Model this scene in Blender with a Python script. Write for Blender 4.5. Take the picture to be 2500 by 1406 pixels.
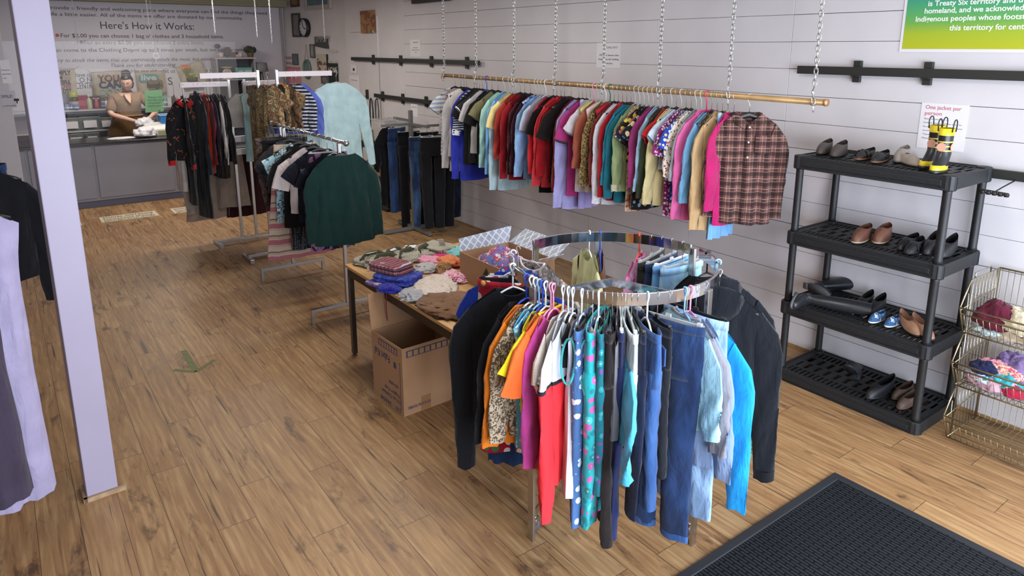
import bpy, math, random
from math import sin, cos, pi, radians, sqrt
from mathutils import Vector, Matrix, noise
for o in list(bpy.data.objects): bpy.data.objects.remove(o)
SC = bpy.context.scene
COL = SC.collection
rnd = random.Random(7)
# ---------------------------------------------------------------- camera
CF, CCX, CCY, CH = 1703.1, 1250.0, 501.8, 2.3
YAW, PITCH = -0.63252, 0.224247
FW = Vector((cos(PITCH)*cos(YAW), cos(PITCH)*sin(YAW), -sin(PITCH)))
RT = Vector((sin(YAW), -cos(YAW), 0)); UP = RT.cross(FW)
cam_d = bpy.data.cameras.new('camera'); cam = bpy.data.objects.new('camera', cam_d); COL.objects.link(cam)
cam_d.sensor_width = 36; cam_d.lens = CF*36/2500; cam_d.shift_y = (CCY-703)/2500
cam_d.clip_start = .05; cam_d.clip_end = 100
cam.matrix_world = Matrix(((RT.x, UP.x, -FW.x, 0), (RT.y, UP.y, -FW.y, 0), (RT.z, UP.z, -FW.z, CH), (0, 0, 0, 1)))
SC.camera = cam
# measuring helpers: where the line of sight through a photo point meets a plane of the room
def _ray(x, y): return FW+RT*((x-CCX)/CF)-UP*((y-CCY)/CF)
def onz(x, y, z=0): d = _ray(x, y); return Vector((0, 0, CH))+d*((z-CH)/d.z)
def ony(x, y, Y): d = _ray(x, y); return Vector((0, 0, CH))+d*(Y/d.y)
def onx(x, y, X): d = _ray(x, y); return Vector((0, 0, CH))+d*(X/d.x)
# ---------------------------------------------------------------- light and exposure
SC.view_settings.view_transform = 'Standard'; SC.view_settings.look = 'None'
SC.view_settings.gamma = 1; SC.view_settings.use_curve_mapping = False
SC.view_settings.exposure = 0.0
W = bpy.data.worlds.new('world'); SC.world = W; W.use_nodes = True
W.node_tree.nodes['Background'].inputs[0].default_value = (.62, .72, .9, 1)
W.node_tree.nodes['Background'].inputs[1].default_value = 1.0
def area(name, loc, sx, sy, power, col, rot):
    l = bpy.data.lights.new(name, 'AREA'); l.shape = 'RECTANGLE'; l.size = sx; l.size_y = sy
    l.energy = power; l.color = col
    o = bpy.data.objects.new(name, l); COL.objects.link(o); o.location = loc; o.rotation_euler = rot
    return o
# daylight through the shop windows behind the camera, and ceiling fluorescents
area('window_light', (-1.35, -2.3, 1.4), 4.6, 2.2, 400, (.80, .88, 1.0), (0, radians(-90), radians(0)))
bpy.data.objects['window_light'].rotation_euler = Vector((1, -.12, -.24)).to_track_quat('-Z', 'Y').to_euler()
for i, (lx, ly, pw) in enumerate(((2.2, -2.4, 30), (5.6, -2.7, 40), (9.0, -2.6, 44), (11.4, -1.8, 52))):
    area('fluorescent_light', (lx, ly, 3.02), .3, 1.25, pw, (1.0, .93, .84), (0, 0, 0))
# ---------------------------------------------------------------- mesh builder
class MB:
    def __init__(s): s.v = []; s.f = []; s.m = []; s.cm = 0
    def add(s, vs, fs, T=None):
        b = len(s.v)
        s.v += [tuple(T @ Vector(p)) if T else tuple(p) for p in vs]
        for f in fs: s.f.append([b+i for i in f]); s.m.append(s.cm)
        return s
    def box(s, x0, x1, y0, y1, z0, z1, T=None):
        vs = [(x, y, z) for z in (z0, z1) for y in (y0, y1) for x in (x0, x1)]
        return s.add(vs, [(0, 2, 3, 1), (4, 5, 7, 6), (0, 1, 5, 4), (2, 6, 7, 3), (0, 4, 6, 2), (1, 3, 7, 5)], T)
    def cbox(s, c, d, T=None):
        return s.box(c[0]-d[0]/2, c[0]+d[0]/2, c[1]-d[1]/2, c[1]+d[1]/2, c[2]-d[2]/2, c[2]+d[2]/2, T)
    def loft(s, rings, closed=True, cap0=True, cap1=True, loop=False, T=None):
        n = len(rings[0]); vs = [p for r in rings for p in r]; fs = []
        R = len(rings)
        for i in range(R if loop else R-1):
            a = i*n; b = ((i+1) % R)*n
            for j in range(n if closed else n-1):
                k = (j+1) % n
                fs.append((a+j, a+k, b+k, b+j))
        if closed and not loop:
            if cap0: fs.append(tuple(range(n))[::-1])
            if cap1: fs.append(tuple((R-1)*n+j for j in range(n)))
        return s.add(vs, fs, T)
    def tube(s, pts, r, n=6, closed=False, T=None, flat=None):
        pts = [Vector(p) for p in pts]; N = len(pts); rings = []; up = None
        for i, p in enumerate(pts):
            if closed: t = pts[(i+1) % N]-pts[i-1]
            else: t = pts[min(i+1, N-1)]-pts[max(i-1, 0)]
            if t.length < 1e-9: t = Vector((0, 0, 1))
            t.normalize()
            if up is None:
                up = Vector((0, 0, 1)) if abs(t.z) < .9 else Vector((1, 0, 0))
            a = up-t*up.dot(t)
            if a.length < 1e-6: a = t.orthogonal()
            a.normalize(); up = a; b = t.cross(a)
            rr = r(i/(N-1 if N > 1 else 1)) if callable(r) else r
            ra, rb = (rr, rr) if flat is None else (rr, rr*flat)
            rings.append([tuple(p+a*(cos(2*pi*(k+.5)/n)*ra)+b*(sin(2*pi*(k+.5)/n)*rb)) for k in range(n)])
        return s.loft(rings, loop=closed, T=T)
    def cyl(s, p0, p1, r, n=12, r1=None):
        r1 = r if r1 is None else r1
        return s.tube([p0, p1], lambda t: r+(r1-r)*t, n)
    def lathe(s, prof, n=16, T=None, cap=True):
        rings = [[(r*cos(2*pi*k/n), r*sin(2*pi*k/n), z) for k in range(n)] for r, z in prof]
        return s.loft(rings, cap0=cap, cap1=cap, T=T)
    def sph(s, c, r, n=10, m=7, T=None):
        r = (r, r, r) if not hasattr(r, '__len__') else r
        rings = [[(c[0]+r[0]*sin(pi*(i+.02)/(m+.04))*cos(2*pi*k/n), c[1]+r[1]*sin(pi*(i+.02)/(m+.04))*sin(2*pi*k/n), c[2]-r[2]*cos(pi*(i+.02)/(m+.04))) for k in range(n)] for i in range(m+1)]
        return s.loft(rings, T=T)
    def grid(s, P, T=None):
        R = len(P); n = len(P[0])
        return s.add([p for r in P for p in r], [(i*n+j, i*n+j+1, (i+1)*n+j+1, (i+1)*n+j) for i in range(R-1) for j in range(n-1)], T)
    def mesh(s, name, mats, smooth=True):
        me = bpy.data.meshes.new(name); me.from_pydata(s.v, [], s.f)
        for m in (mats if isinstance(mats, (list, tuple)) else [mats]): me.materials.append(m)
        if any(s.m):
            me.polygons.foreach_set('material_index', s.m)
        if smooth: me.polygons.foreach_set('use_smooth', [True]*len(s.f))
        me.update(); return me
def put(name, mb, mats, parent=None, smooth=False, bevel=0, sub=0, solid=0, loc=None, rot=None, label=None, disp=None):
    me = mb.mesh(name, mats, smooth) if isinstance(mb, MB) else mb
    o = bpy.data.objects.new(name, me); COL.objects.link(o)
    if parent is not None: o.parent = parent
    if loc is not None: o.location = loc
    if rot is not None: o.rotation_euler = rot
    if solid:
        m = o.modifiers.new('s', 'SOLIDIFY'); m.thickness = solid; m.offset = 0
    if sub:
        m = o.modifiers.new('u', 'SUBSURF'); m.levels = sub; m.render_levels = sub
    if bevel:
        m = o.modifiers.new('b', 'BEVEL'); m.width = bevel; m.segments = 2; m.limit_method = 'ANGLE'
    if label: o['label'] = label
    return o
def tag(o, label, cat, group=None, kind=None):
    o['label'] = label; o['category'] = cat
    if group: o['group'] = group
    if kind: o['kind'] = kind
    return o
def thing(name, label, cat, loc=(0, 0, 0), rotz=0, group=None):
    o = bpy.data.objects.new(name, None); COL.objects.link(o); o.empty_display_size = .05
    o.location = loc; o.rotation_euler = (0, 0, rotz) if not hasattr(rotz, '__len__') else rotz
    return tag(o, label, cat, group)
def struct(name, mb, mat, **k):
    o = put(name, mb, mat, **k); o['kind'] = 'structure'; return o
def copytree(o, loc=None, rot=None, parent=None, label=None):
    c = o.copy(); COL.objects.link(c)
    if parent is not None: c.parent = parent
    if loc is not None: c.location = loc
    if rot is not None: c.rotation_euler = rot
    if label: c['label'] = label
    for ch in list(o.children): copytree(ch, parent=c)
    return c
_FC = {}
def text_mesh(txt, size=.1, depth=.001, align='LEFT', shear=0, width=None, spacing=1.0, bold=0):
    cu = bpy.data.curves.new('t', 'FONT'); cu.body = txt; cu.size = size; cu.extrude = depth; cu.align_x = align
    cu.shear = shear; cu.space_character = spacing; cu.offset = bold; cu.resolution_u = 3
    o = bpy.data.objects.new('t', cu); COL.objects.link(o)
    bpy.context.view_layer.update()
    dg = bpy.context.evaluated_depsgraph_get(); me = bpy.data.meshes.new_from_object(o.evaluated_get(dg))
    bpy.data.objects.remove(o); bpy.data.curves.remove(cu)
    if width and len(me.vertices):
        xs = [v.co.x for v in me.vertices]; k = width/max(1e-6, max(xs)-min(xs)); x0 = min(xs)
        for v in me.vertices: v.co.x = (v.co.x-x0)*k
    return me
def text(name, txt, mat, parent, M=None, loc=None, **k):
    me = text_mesh(txt, **k); me.name = name
    me.materials.clear(); me.materials.append(mat)
    if M is not None: me.transform(M)
    o = put(name, me, mat, parent); 
    if loc is not None: o.location = loc
    return o
# text frames: on a wall facing -X (back wall) the reading direction is -Y; on the right wall (facing +Y) it is -X
def frame(right, up): 
    r = Vector(right).normalized(); u = Vector(up).normalized(); n = r.cross(u)
    return Matrix(((r.x, u.x, n.x, 0), (r.y, u.y, n.y, 0), (r.z, u.z, n.z, 0), (0, 0, 0, 1)))
BACKF = frame((0, -1, 0), (0, 0, 1)); RIGHTF = frame((-1, 0, 0), (0, 0, 1))
# ---------------------------------------------------------------- materials
def lin(c):
    if isinstance(c, str):
        c = [int(c[i:i+2], 16)/255 for i in (0, 2, 4)]
    return tuple((x/12.92 if x <= .04045 else ((x+.055)/1.055)**2.4) for x in c[:3])+(1,)
_M = {}
class NT:
    def __init__(s, name):
        s.mat = bpy.data.materials.new(name); s.mat.use_nodes = True; s.t = s.mat.node_tree
        s.b = s.t.nodes['Principled BSDF']
    def n(s, typ, ins=None, **k):
        nd = s.t.nodes.new(typ)
        for a, v in k.items(): setattr(nd, a, v)
        for a, v in (ins or {}).items():
            i = nd.inputs[a]
            if isinstance(v, bpy.types.NodeSocket): s.t.links.new(v, i)
            else: i.default_value = v
        return nd
    def L(s, a, b): s.t.links.new(a, b)
    def math(s, op, a, b=0, c=0):
        nd = s.n('ShaderNodeMath', {0: a, 1: b, 2: c}, operation=op); return nd.outputs[0]
    def mix(s, f, a, b, t='MIX'):
        nd = s.n('ShaderNodeMix', data_type='RGBA', blend_type=t)
        for i, v in ((0, f), (6, a), (7, b)):
            if isinstance(v, bpy.types.NodeSocket): s.L(v, nd.inputs[i])
            else: nd.inputs[i].default_value = v
        return nd.outputs[2]
    def ramp(s, f, stops, interp='LINEAR'):
        nd = s.n('ShaderNodeValToRGB', {0: f}); cr = nd.color_ramp; cr.interpolation = interp
        while len(cr.elements) < len(stops): cr.elements.new(.5)
        for e, (p, c) in zip(cr.elements, stops): e.position = p; e.color = c
        return nd.outputs[0]
    def co(s, kind='Object', scale=(1, 1, 1), rot=(0, 0, 0), loc=(0, 0, 0)):
        tc = s.n('ShaderNodeTexCoord'); mp = s.n('ShaderNodeMapping', {'Vector': tc.outputs[kind], 'Scale': scale, 'Rotation': rot, 'Location': loc})
        return mp.outputs[0]
    def bump(s, h, strength=.3, dist=.01):
        nd = s.n('ShaderNodeBump', {'Height': h, 'Strength': strength, 'Distance': dist}); s.L(nd.outputs[0], s.b.inputs['Normal'])
def setp(b, **k):
    for a, v in k.items(): b.inputs[a.replace('_', ' ')].default_value = v
def plain(name, col, rough=.5, metal=0, spec=.5, var=0, bump=0, scale=30, **k):
    key = ('p', name, str(col), rough, metal)
    if key in _M: return _M[key]
    t = NT(name); c = lin(col); setp(t.b, Base_Color=c, Roughness=rough, Metallic=metal, **k)
    t.b.inputs['Specular IOR Level'].default_value = spec
    if var or bump:
        nz = t.n('ShaderNodeTexNoise', {'Vector': t.co(), 'Scale': scale, 'Detail': 4.0})
        if var:
            a = tuple(max(0, x*(1-var)) for x in c[:3])+(1,); b = tuple(min(1, x*(1+var)) for x in c[:3])+(1,)
            t.L(t.ramp(nz.outputs[0], [(.3, a), (.7, b)]), t.b.inputs['Base Color'])
        if bump: t.bump(nz.outputs[0], bump, .004)
    _M[key] = t.mat; return t.mat
def glassy(name, col, alpha=.35, rough=.12):
    key = ('g', name, str(col), alpha)
    if key in _M: return _M[key]
    t = NT(name); setp(t.b, Base_Color=lin(col), Roughness=rough, Alpha=alpha); _M[key] = t.mat; return t.mat
def emis(name, col, st):
    t = NT(name); setp(t.b, Base_Color=lin(col), Emission_Color=lin(col), Emission_Strength=st); return t.mat
def cloth(col, pat='solid', c2=None, c3=None, c4=None, s=1.0, rough=.9):
    key = ('c', str(col), pat, str(c2), str(c3), str(c4), s)
    if key in _M: return _M[key]
    t = NT('cloth_'+pat); b = t.b; setp(b, Roughness=rough, Sheen_Weight=.15); b.inputs['Specular IOR Level'].default_value = .2
    c = lin(col); co = t.co()
    nz = t.n('ShaderNodeTexNoise', {'Vector': co, 'Scale': 9.0, 'Detail': 3.0})
    base = t.ramp(nz.outputs[0], [(.3, tuple(x*.86 for x in c[:3])+(1,)), (.7, tuple(min(1, x*1.08) for x in c[:3])+(1,))])
    C2 = lin(c2) if c2 else None; C3 = lin(c3) if c3 else None; C4 = lin(c4) if c4 else None
    def band(axis, per, wid, off=0.):
        sep = t.n('ShaderNodeSeparateXYZ', {0: co}).outputs[axis]
        f = t.math('FRACT', t.math('ADD', t.math('DIVIDE', sep, per), 50+off))
        return t.math('LESS_THAN', f, wid)
    if pat == 'stripeH': base = t.mix(band(2, .035*s, .45), base, C2)
    elif pat == 'stripeV': base = t.mix(band(0, .03*s, .4), base, C2)
    elif pat == 'bands':
        base = t.mix(band(2, .16*s, .3), base, C2); base = t.mix(band(2, .16*s, .1, .5), base, C3)
        base = t.mix(band(2, .08*s, .08, .2), base, C4 or C3)
    elif pat == 'plaid':
        for ax in (0, 2):
            base = t.mix(t.math('MULTIPLY', band(ax, .062*s, .38), .62), base, C2)
            base = t.mix(t.math('MULTIPLY', band(ax, .062*s, .06, .3), .75), base, C3)
            base = t.mix(t.math('MULTIPLY', band(ax, .062*s, .05, .62), .45), base, C3)
    elif pat in ('spots', 'dots'):
        vo = t.n('ShaderNodeTexVoronoi', {'Vector': co, 'Scale': 26/s, 'Randomness': .3 if pat == 'dots' else .85})
        m = t.math('LESS_THAN', vo.outputs['Distance'], .3 if pat == 'dots' else .42)
        sp = t.n('ShaderNodeSeparateColor', {0: vo.outputs['Color']}).outputs[0]
        st = [(0, C2)]
        if C3: st.append((.4, C3))
        if C4: st.append((.7, C4))
        cc = t.ramp(sp, st, 'CONSTANT') if len(st) > 1 else C2
        if pat == 'spots' and len(st) > 1:
            ring = t.math('LESS_THAN', vo.outputs['Distance'], .12); cc = t.mix(t.math('MULTIPLY', ring, .4), cc, (.9, .8, .5, 1))
        base = t.mix(m, base, cc)
    elif pat == 'blotch':
        n2 = t.n('ShaderNodeTexNoise', {'Vector': co, 'Scale': 22/s, 'Detail': 2.0, 'Distortion': 1.2})
        st = [(0, c), (.5, C2)]
        if C3: st.append((.58, C3))
        if C4: st[1] = (.44, C2); st.append((.66, C4))
        base = t.ramp(n2.outputs[0], st, 'CONSTANT')
    elif pat == 'denim':
        n2 = t.n('ShaderNodeTexNoise', {'Vector': t.co(scale=(3, 3, 1)), 'Scale': 4.0, 'Detail': 3.0})
        base = t.mix(t.ramp(n2.outputs[0], [(.42, (0, 0, 0, 1)), (.72, (1, 1, 1, 1))]), base, C2 or tuple(min(1, x*1.9+.02) for x in c[:3])+(1,))
    elif pat in ('diamond', 'diamondY'):
        co2 = t.co(rot=(0, radians(45), 0) if pat == 'diamond' else (radians(45), 0, 0)); sp = t.n('ShaderNodeSeparateXYZ', {0: co2})
        for ax in ((0, 2) if pat == 'diamond' else (1, 2)):
            f = t.math('FRACT', t.math('ADD', t.math('DIVIDE', sp.outputs[ax], .05*s), 50.)); base = t.mix(t.math('LESS_THAN', f, .2), base, C2)
    t.L(base, b.inputs['Base Color'])
    wv = t.n('ShaderNodeTexNoise', {'Vector': co, 'Scale': 420.0, 'Detail': 1.0})
    w2 = t.n('ShaderNodeTexNoise', {'Vector': t.co(scale=(1, 1, .35)), 'Scale': 16.0, 'Detail': 3.0, 'Distortion': .6})
    t.bump(t.math('ADD', t.math('MULTIPLY', wv.outputs[0], .05), w2.outputs[0]), .8, .02)
    _M[key] = t.mat; return t.mat
CHROME = plain('chrome', 'c9ccd2', .12, 1, var=.05, scale=8)
BRUSH = plain('brushed_steel', 'b9b6b4', .3, 1)
WIRE = plain('galvanised_wire', 'b7b3a8', .28, 1)
BLK = plain('black_plastic', '17181a', .5, var=.25)
SHELFM = plain('black_shelf_plastic', '1a1c1f', .55, var=.2, bump=.3, scale=60)
WHITEM = plain('white_paint', 'e4dfe4', .45)
# ================================================================ the room
RW = -4.8; BX = 13.4; CEIL = 3.12
def floor_mat():
    t = NT('wood_plank_floor'); b = t.b; co = t.co(); sp = t.n('ShaderNodeSeparateXYZ', {0: co})
    X, Y = sp.outputs[0], sp.outputs[1]
    r = t.math('DIVIDE', t.math('ADD', Y, 20), .178); row = t.math('FLOOR', r); fr = t.math('FRACT', r)
    wn = t.n('ShaderNodeTexWhiteNoise', {'W': row}, noise_dimensions='1D').outputs[0]
    u = t.math('ADD', t.math('DIVIDE', t.math('ADD', X, 20), 1.22), wn); colm = t.math('FLOOR', u); fc = t.math('FRACT', u)
    idv = t.n('ShaderNodeCombineXYZ', {0: row, 1: colm, 2: 0.})
    w = t.n('ShaderNodeTexWhiteNoise', {'Vector': idv.outputs[0]}, noise_dimensions='3D')
    rv = w.outputs[0]; rc = w.outputs[1]
    off = t.n('ShaderNodeVectorMath', {0: rc, 1: (31., 17., 9.)}, operation='MULTIPLY').outputs[0]
    pv = t.n('ShaderNodeVectorMath', {0: co, 1: off}, operation='ADD').outputs[0]
    g = t.n('ShaderNodeMapping', {'Vector': pv, 'Scale': (1.1, 13, 1)}).outputs[0]
    n1 = t.n('ShaderNodeTexNoise', {'Vector': g, 'Scale': 2.2, 'Detail': 8.0, 'Roughness': .62, 'Distortion': .9}).outputs[0]
    g2 = t.n('ShaderNodeMapping', {'Vector': pv, 'Scale': (2.2, 9, 1)}).outputs[0]
    wv = t.n('ShaderNodeTexWave', {'Vector': g2, 'Scale': .9, 'Distortion': 9.0, 'Detail': 3.0, 'Detail Scale': .7}, bands_direction='Y').outputs[1]
    base = t.ramp(n1, [(.30, lin('5f4330')), (.43, lin('957048')), (.55, lin('b29062')), (.72, lin('caab7c'))])
    base = t.mix(t.math('MULTIPLY', wv, .5), base, lin('8a6443'))
    tint = t.ramp(rv, [(0, lin('9c7250')), (.35, lin('b59064')), (.7, lin('977350')), (1, lin('c7a579'))])
    base = t.mix(.34, base, tint)
    g3 = t.n('ShaderNodeMapping', {'Vector': pv, 'Scale': (1.7, 5.0, 1)}).outputs[0]
    kn = t.n('ShaderNodeTexNoise', {'Vector': g3, 'Scale': 1.25, 'Detail': 5.0, 'Roughness': .7, 'Distortion': .4}).outputs[0]
    base = t.mix(t.ramp(kn, [(.565, (0, 0, 0, 1)), (.68, (.85, .85, .85, 1))]), base, lin('4b3527'))
    g4 = t.n('ShaderNodeMapping', {'Vector': pv, 'Scale': (.55, 17, 1)}).outputs[0]
    st = t.n('ShaderNodeTexNoise', {'Vector': g4, 'Scale': 2.0, 'Detail': 3.0, 'Roughness': .6}).outputs[0]
    base = t.mix(t.ramp(st, [(.635, (0, 0, 0, 1)), (.70, (.8, .8, .8, 1))]), base, lin('3e2c22'))
    e1 = t.math('LESS_THAN', fr, .018); e2 = t.math('LESS_THAN', fc, .003)
    e = t.math('MAXIMUM', e1, e2); base = t.mix(1.0, base, (.875, .865, .87, 1), 'MULTIPLY'); base = t.mix(t.math('MULTIPLY', e, .75), base, lin('3a2a1f'))
    t.L(base, b.inputs['Base Color']); b.inputs['Specular IOR Level'].default_value = .45
    rr = t.math('ADD', .33, t.math('MULTIPLY', n1, .25)); t.L(rr, b.inputs['Roughness'])
    t.bump(t.math('SUBTRACT', t.math('MULTIPLY', n1, .25), e), .25, .003)
    return t.mat
m = MB(); m.grid([[(x, y, 0) for x in (-1.5, BX+.8)] for y in (3, RW-.02)]); struct('floor', m, floor_mat())
wall_grey = plain('painted_wall', 'c3bebf', .6, var=.05, scale=3, bump=.05)
board_m = plain('painted_boards', 'd0cccf', .5, var=.04, scale=2.5, bump=.08)
gap_m = plain('board_gap', '57504c', .9)
# right wall: shiplap boards up to x=9.2, plaster beyond, then an angled stretch to the back wall
m = MB(); BH = .1944
m.box(-1.5, 11.2, RW-.1, RW-.008, 0, CEIL)
m2 = MB()
r2 = random.Random(3)
def wob(): return r2.uniform(0.0006, .0024)
for k in range(17):
    z0, z1 = k*BH, min((k+1)*BH, CEIL)
    segs = [(-1.5, 3.05), (3.05, 9.15)] if k > 6 else [(-1.5, 3.9 if k % 2 else 5.2), (3.9 if k % 2 else 5.2, 9.15)]
    for a, c in segs:
        m2.box(a+.001, c-.001, RW-.02, RW+r2.uniform(0, .003), z0+wob(), z1-wob())
m2.box(9.15, 11.2, RW-.02, RW+.002, 0, CEIL)
struct('wall_right', m, gap_m); w = struct('wall_right_boards', m2, board_m, bevel=.0025); w.name = 'wall_right_shiplap'
m = MB(); m.loft([[(11.2, RW-.1, z), (11.2, RW, z), (BX+.02, -4.52, z), (BX+.02, -4.62, z)] for z in (0, CEIL)]); struct('wall_right_angled', m, wall_grey)
m = MB(); m.box(BX, BX+.1, -4.7, 3, 0, CEIL); struct('wall_back', m, plain('back_wall_paint', 'bab5bd', .55, var=.03, scale=2))
m = MB(); m.box(-1.5, BX+.1, 3, 3.1, 0, CEIL); struct('wall_left', m, wall_grey)
m = MB(); m.box(-1.5, BX+.1, RW-.1, 3.1, CEIL, CEIL+.1); struct('ceiling', m, plain('ceiling_paint', 'd9d5d0', .8))
m = MB(); m.box(-1.6, -1.5, RW-.1, 3.1, 0, .35); m.box(-1.6, -1.5, RW-.1, 3.1, 2.85, CEIL)
m.box(-1.6, -1.5, RW-.1, -4.55, .35, 2.85); m.box(-1.6, -1.5, .9, 3.1, .35, 2.85); m.box(-1.6, -1.5, -1.85, -1.75, .35, 2.85)
struct('wall_front', m, wall_grey)
m = MB(); m.box(-1.5, 9.15, RW+.004, RW+.012, 0, .022); m.box(9.15, 11.2, RW+.004, RW+.012, 0, .022)
struct('baseboard_right', m, plain('quarter_round_wood', '9a7a55', .5, var=.2))
m = MB()
for y, z in ((2.955, .0),): pass
m.box(BX-.3, BX-.002, -4.5, 1.0, 3.0, CEIL-.002); 
for k in range(3): m.box(BX-.31, BX-.3, -4.5, 1.0, 3.005+k*.035, 3.03+k*.035)
struct('trim_1', m, plain('slatted_soffit', '8b8468', .6))
m = MB(); m.cyl((BX-.03, -4.47, 0), (BX-.03, -4.47, CEIL), .022, 10); struct('trim_2', m, plain('pipe_paint', '8c8783', .5))
m = MB(); m.box(BX-.9, BX, -3.2, .6, 0, .2); struct('trim_3', m, plain('platform_floor', '6a5542', .6))
# thin conduit and seams on the plaster stretch of the right wall
m = MB(); m.box(9.98, 10.0, RW+.003, RW+.012, 2.12, 2.75); struct('trim_4', m, WHITEM)
m = MB(); m.box(9.98, 9.99, RW+.002, RW+.004, .3, 2.1); m.box(10.02, 11.0, RW+.002, RW+.004, 2.52, 2.524); struct('trim_5', m, gap_m)
# posts
post_m = plain('post_paint', 'a39bb0', .42, var=.03, scale=3, bump=.04)
t = thing('support_post', 'white painted square post with wooden trim at its foot, nearest the camera', 'post', (3.95, -.177, 0), radians(3), 'square white posts')
m = MB(); m.box(-.071, .071, -.071, .071, 0, CEIL); put('post_shaft', m, post_m, t, bevel=.004)
m = MB(); m.box(-.091, -.072, -.105, .09, 0, .024); m.box(-.091, .078, .072, .088, 0, .024); put('base_trim', m, plain('trim_wood', 'a5896b', .5, var=.2), t, label='bare wood base trim')
c = onz(70, 634); 
t = thing('support_post', 'grey-white square post behind the near one, carrying the smile camera sign', 'post', (c.x+.1, c.y+.02, 0), 0, 'square white posts')
m = MB(); m.box(-.09, .09, -.09, .09, 0, CEIL); put('post_shaft', m, plain('post_grey', 'b6b1b4', .5), t, bevel=.004)
P2 = Vector((c.x+.01, c.y+.02, 0))
# ceiling fluorescents (lamps themselves)
tube_m = emis('lit_tube', 'fff4e6', 3.0)
for i, (lx, ly, pw) in enumerate(((2.2, -2.4, 30), (5.6, -2.7, 40), (9.0, -2.6, 44), (11.4, -1.8, 52))):
    t = thing('ceiling_light', ['nearest', 'second', 'third', 'farthest'][i]+' fluorescent ceiling fixture with white housing and lit tubes', 'ceiling light', (lx, ly, CEIL), 0, 'fluorescent ceiling lights')
    m = MB(); m.box(-.17, .17, -.64, .64, -.05, 0); put('housing', m, WHITEM, t, bevel=.01)
    for s in (-.08, .08):
        m = MB(); m.cyl((s, -.6, -.065), (s, .6, -.065), .013, 8); put('tube', m, tube_m, t)
# ---------------------------------------------------------------- floor mat
def mat_rubber():
    t = NT('ribbed_rubber'); setp(t.b, Base_Color=lin('1d2025'), Roughness=.6); t.b.inputs['Specular IOR Level'].default_value = .2; co = t.co()
    bt = t.n('ShaderNodeTexBrick', {'Vector': t.co(rot=(0, 0, 0)), 'Scale': 1.0, 'Mortar Size': .004, 'Brick Width': .07, 'Row Height': .019, 'Color1': (1, 1, 1, 1), 'Color2': (.8, .8, .8, 1), 'Mortar': (0, 0, 0, 1)})
    t.L(t.mix(bt.outputs[0], lin('040507'), lin('262b31')), t.b.inputs['Base Color'])
    t.bump(bt.outputs[0], 1.0, .006); return t.mat
t = thing('floor_mat', 'black ribbed rubber doormat on the wood floor, bottom right', 'mat', (1.71, -3.46, 0))
m = MB(); m.box(-3.0, -.045, .045, 1.9, .001, .009); put('ribbed_field', m, mat_rubber(), t)
m = MB(); m.box(-3.05, 0, 0, .045, .001, .013); m.box(-.045, 0, .045, 1.95, .001, .013); m.box(-3.05, -.045, 1.9, 1.95, .001, .013); m.box(-3.05, -3.0, .045, 1.9, .001, .013)
put('border', m, plain('rubber_edge', '24262b', .55), t, bevel=.004)
# ---------------------------------------------------------------- floor stickers and tape arrow
sig = plain('vinyl_decal', 'd2c6ae', .5)
for i, (ax, ay, bx, by, lab) in enumerate(((240, 530, 374, 514, 'beige social distance floor decal in the middle of the aisle before the counter'), (412, 508, 520, 492, 'beige social distance floor decal half hidden under the hanging clothes'), (150, 546, 196, 540, 'beige floor decal end peeking out beside the white post'))):
    a = onz(ax, ay); b2 = onz(bx, by); wdt = .7
    yy = a.y if i < 2 else b2.y+.7; xx = 10.9
    t = thing('floor_decal', lab, 'floor decal', (xx, yy, .001), 0, 'social distance floor decals')
    m = MB(); m.box(-.36, 0, -.7, 0, 0, .001); put('decal_sheet', m, sig, t)
    F = frame((0, -1, 0), (1, 0, 0)); ink = plain('decal_ink', '3a332c', .7)
    text('lettering', 'SOCIAL DISTANCE', ink, t, Matrix.Translation((-.13, -.04, .002)) @ F, size=.11, width=.62, depth=.0005)
    text('lettering', 'MAINTAIN SPACE', ink, t, Matrix.Translation((-.24, -.04, .002)) @ F, size=.08, width=.6, depth=.0005)
    text('lettering', 'BETWEEN EACH OTHER', ink, t, Matrix.Translation((-.33, -.04, .002)) @ F, size=.08, width=.62, depth=.0005)
t = thing('tape_arrow', 'faded green tape arrow on the wood floor pointing towards the camera', 'tape', (5.15, -.89, .001))
tp = plain('green_tape', '6b7048', .6, var=.2)
m = MB()
for a, b2, w_ in (((448, 856), (478, 905), .022), ((425, 903), (478, 908), .016), ((478, 908), (525, 878), .016)):
    p = onz(*a)-Vector((5.15, -.89, 0)); q = onz(*b2)-Vector((5.15, -.89, 0)); d = (q-p).normalized(); n_ = Vector((-d.y, d.x, 0))*w_
    m.add([p-n_, p+n_, q+n_, q-n_], [(0, 1, 2, 3)])
put('tape_strips', m, tp, t, solid=.0008)
# ---------------------------------------------------------------- wall rails with brackets
rail_m = plain('dark_steel', '3d3e3b', .45, .6)
def rail(x0, x1, z, tz, bxs, label, y=RW):
    t = thing('wall_rail', label, 'rail', (x0, y, z), 0, 'black steel wall rails')
    m = MB(); m.box(0, x1-x0, .035, .06, -.028, .028); put('rail_bar', m, rail_m, t, bevel=.002)
    for b_ in bxs:
        m = MB(); m.box(b_-x0-.025, b_-x0+.025, .004, .034, -.075, .07); m.box(b_-x0-.025, b_-x0+.025, .034, .064, -.034, -.028); put('bracket', m, rail_m, t, bevel=.002)
bx = lambda xs, y: [ony(x, y, RW).x for x in xs]
rail(7.15, 10.9, 2.105, 0, bx((914, 981, 1056, 1143), 143), 'upper black steel wall rail above the jeans, left end of the board wall')
rail(7.3, 10.1, 1.56, 0, bx((899, 937, 986, 1043), 235), 'lower black steel wall rail with hooks behind the plastic tubs')
rail(-.5, 2.95, 2.135, 0, bx((2097, 2270), 175), 'black steel wall rail above the black shoe shelf')
rail(-.5, 1.75, 1.56, 0, [], 'black steel wall rail behind the rubber boots, right edge')
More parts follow.
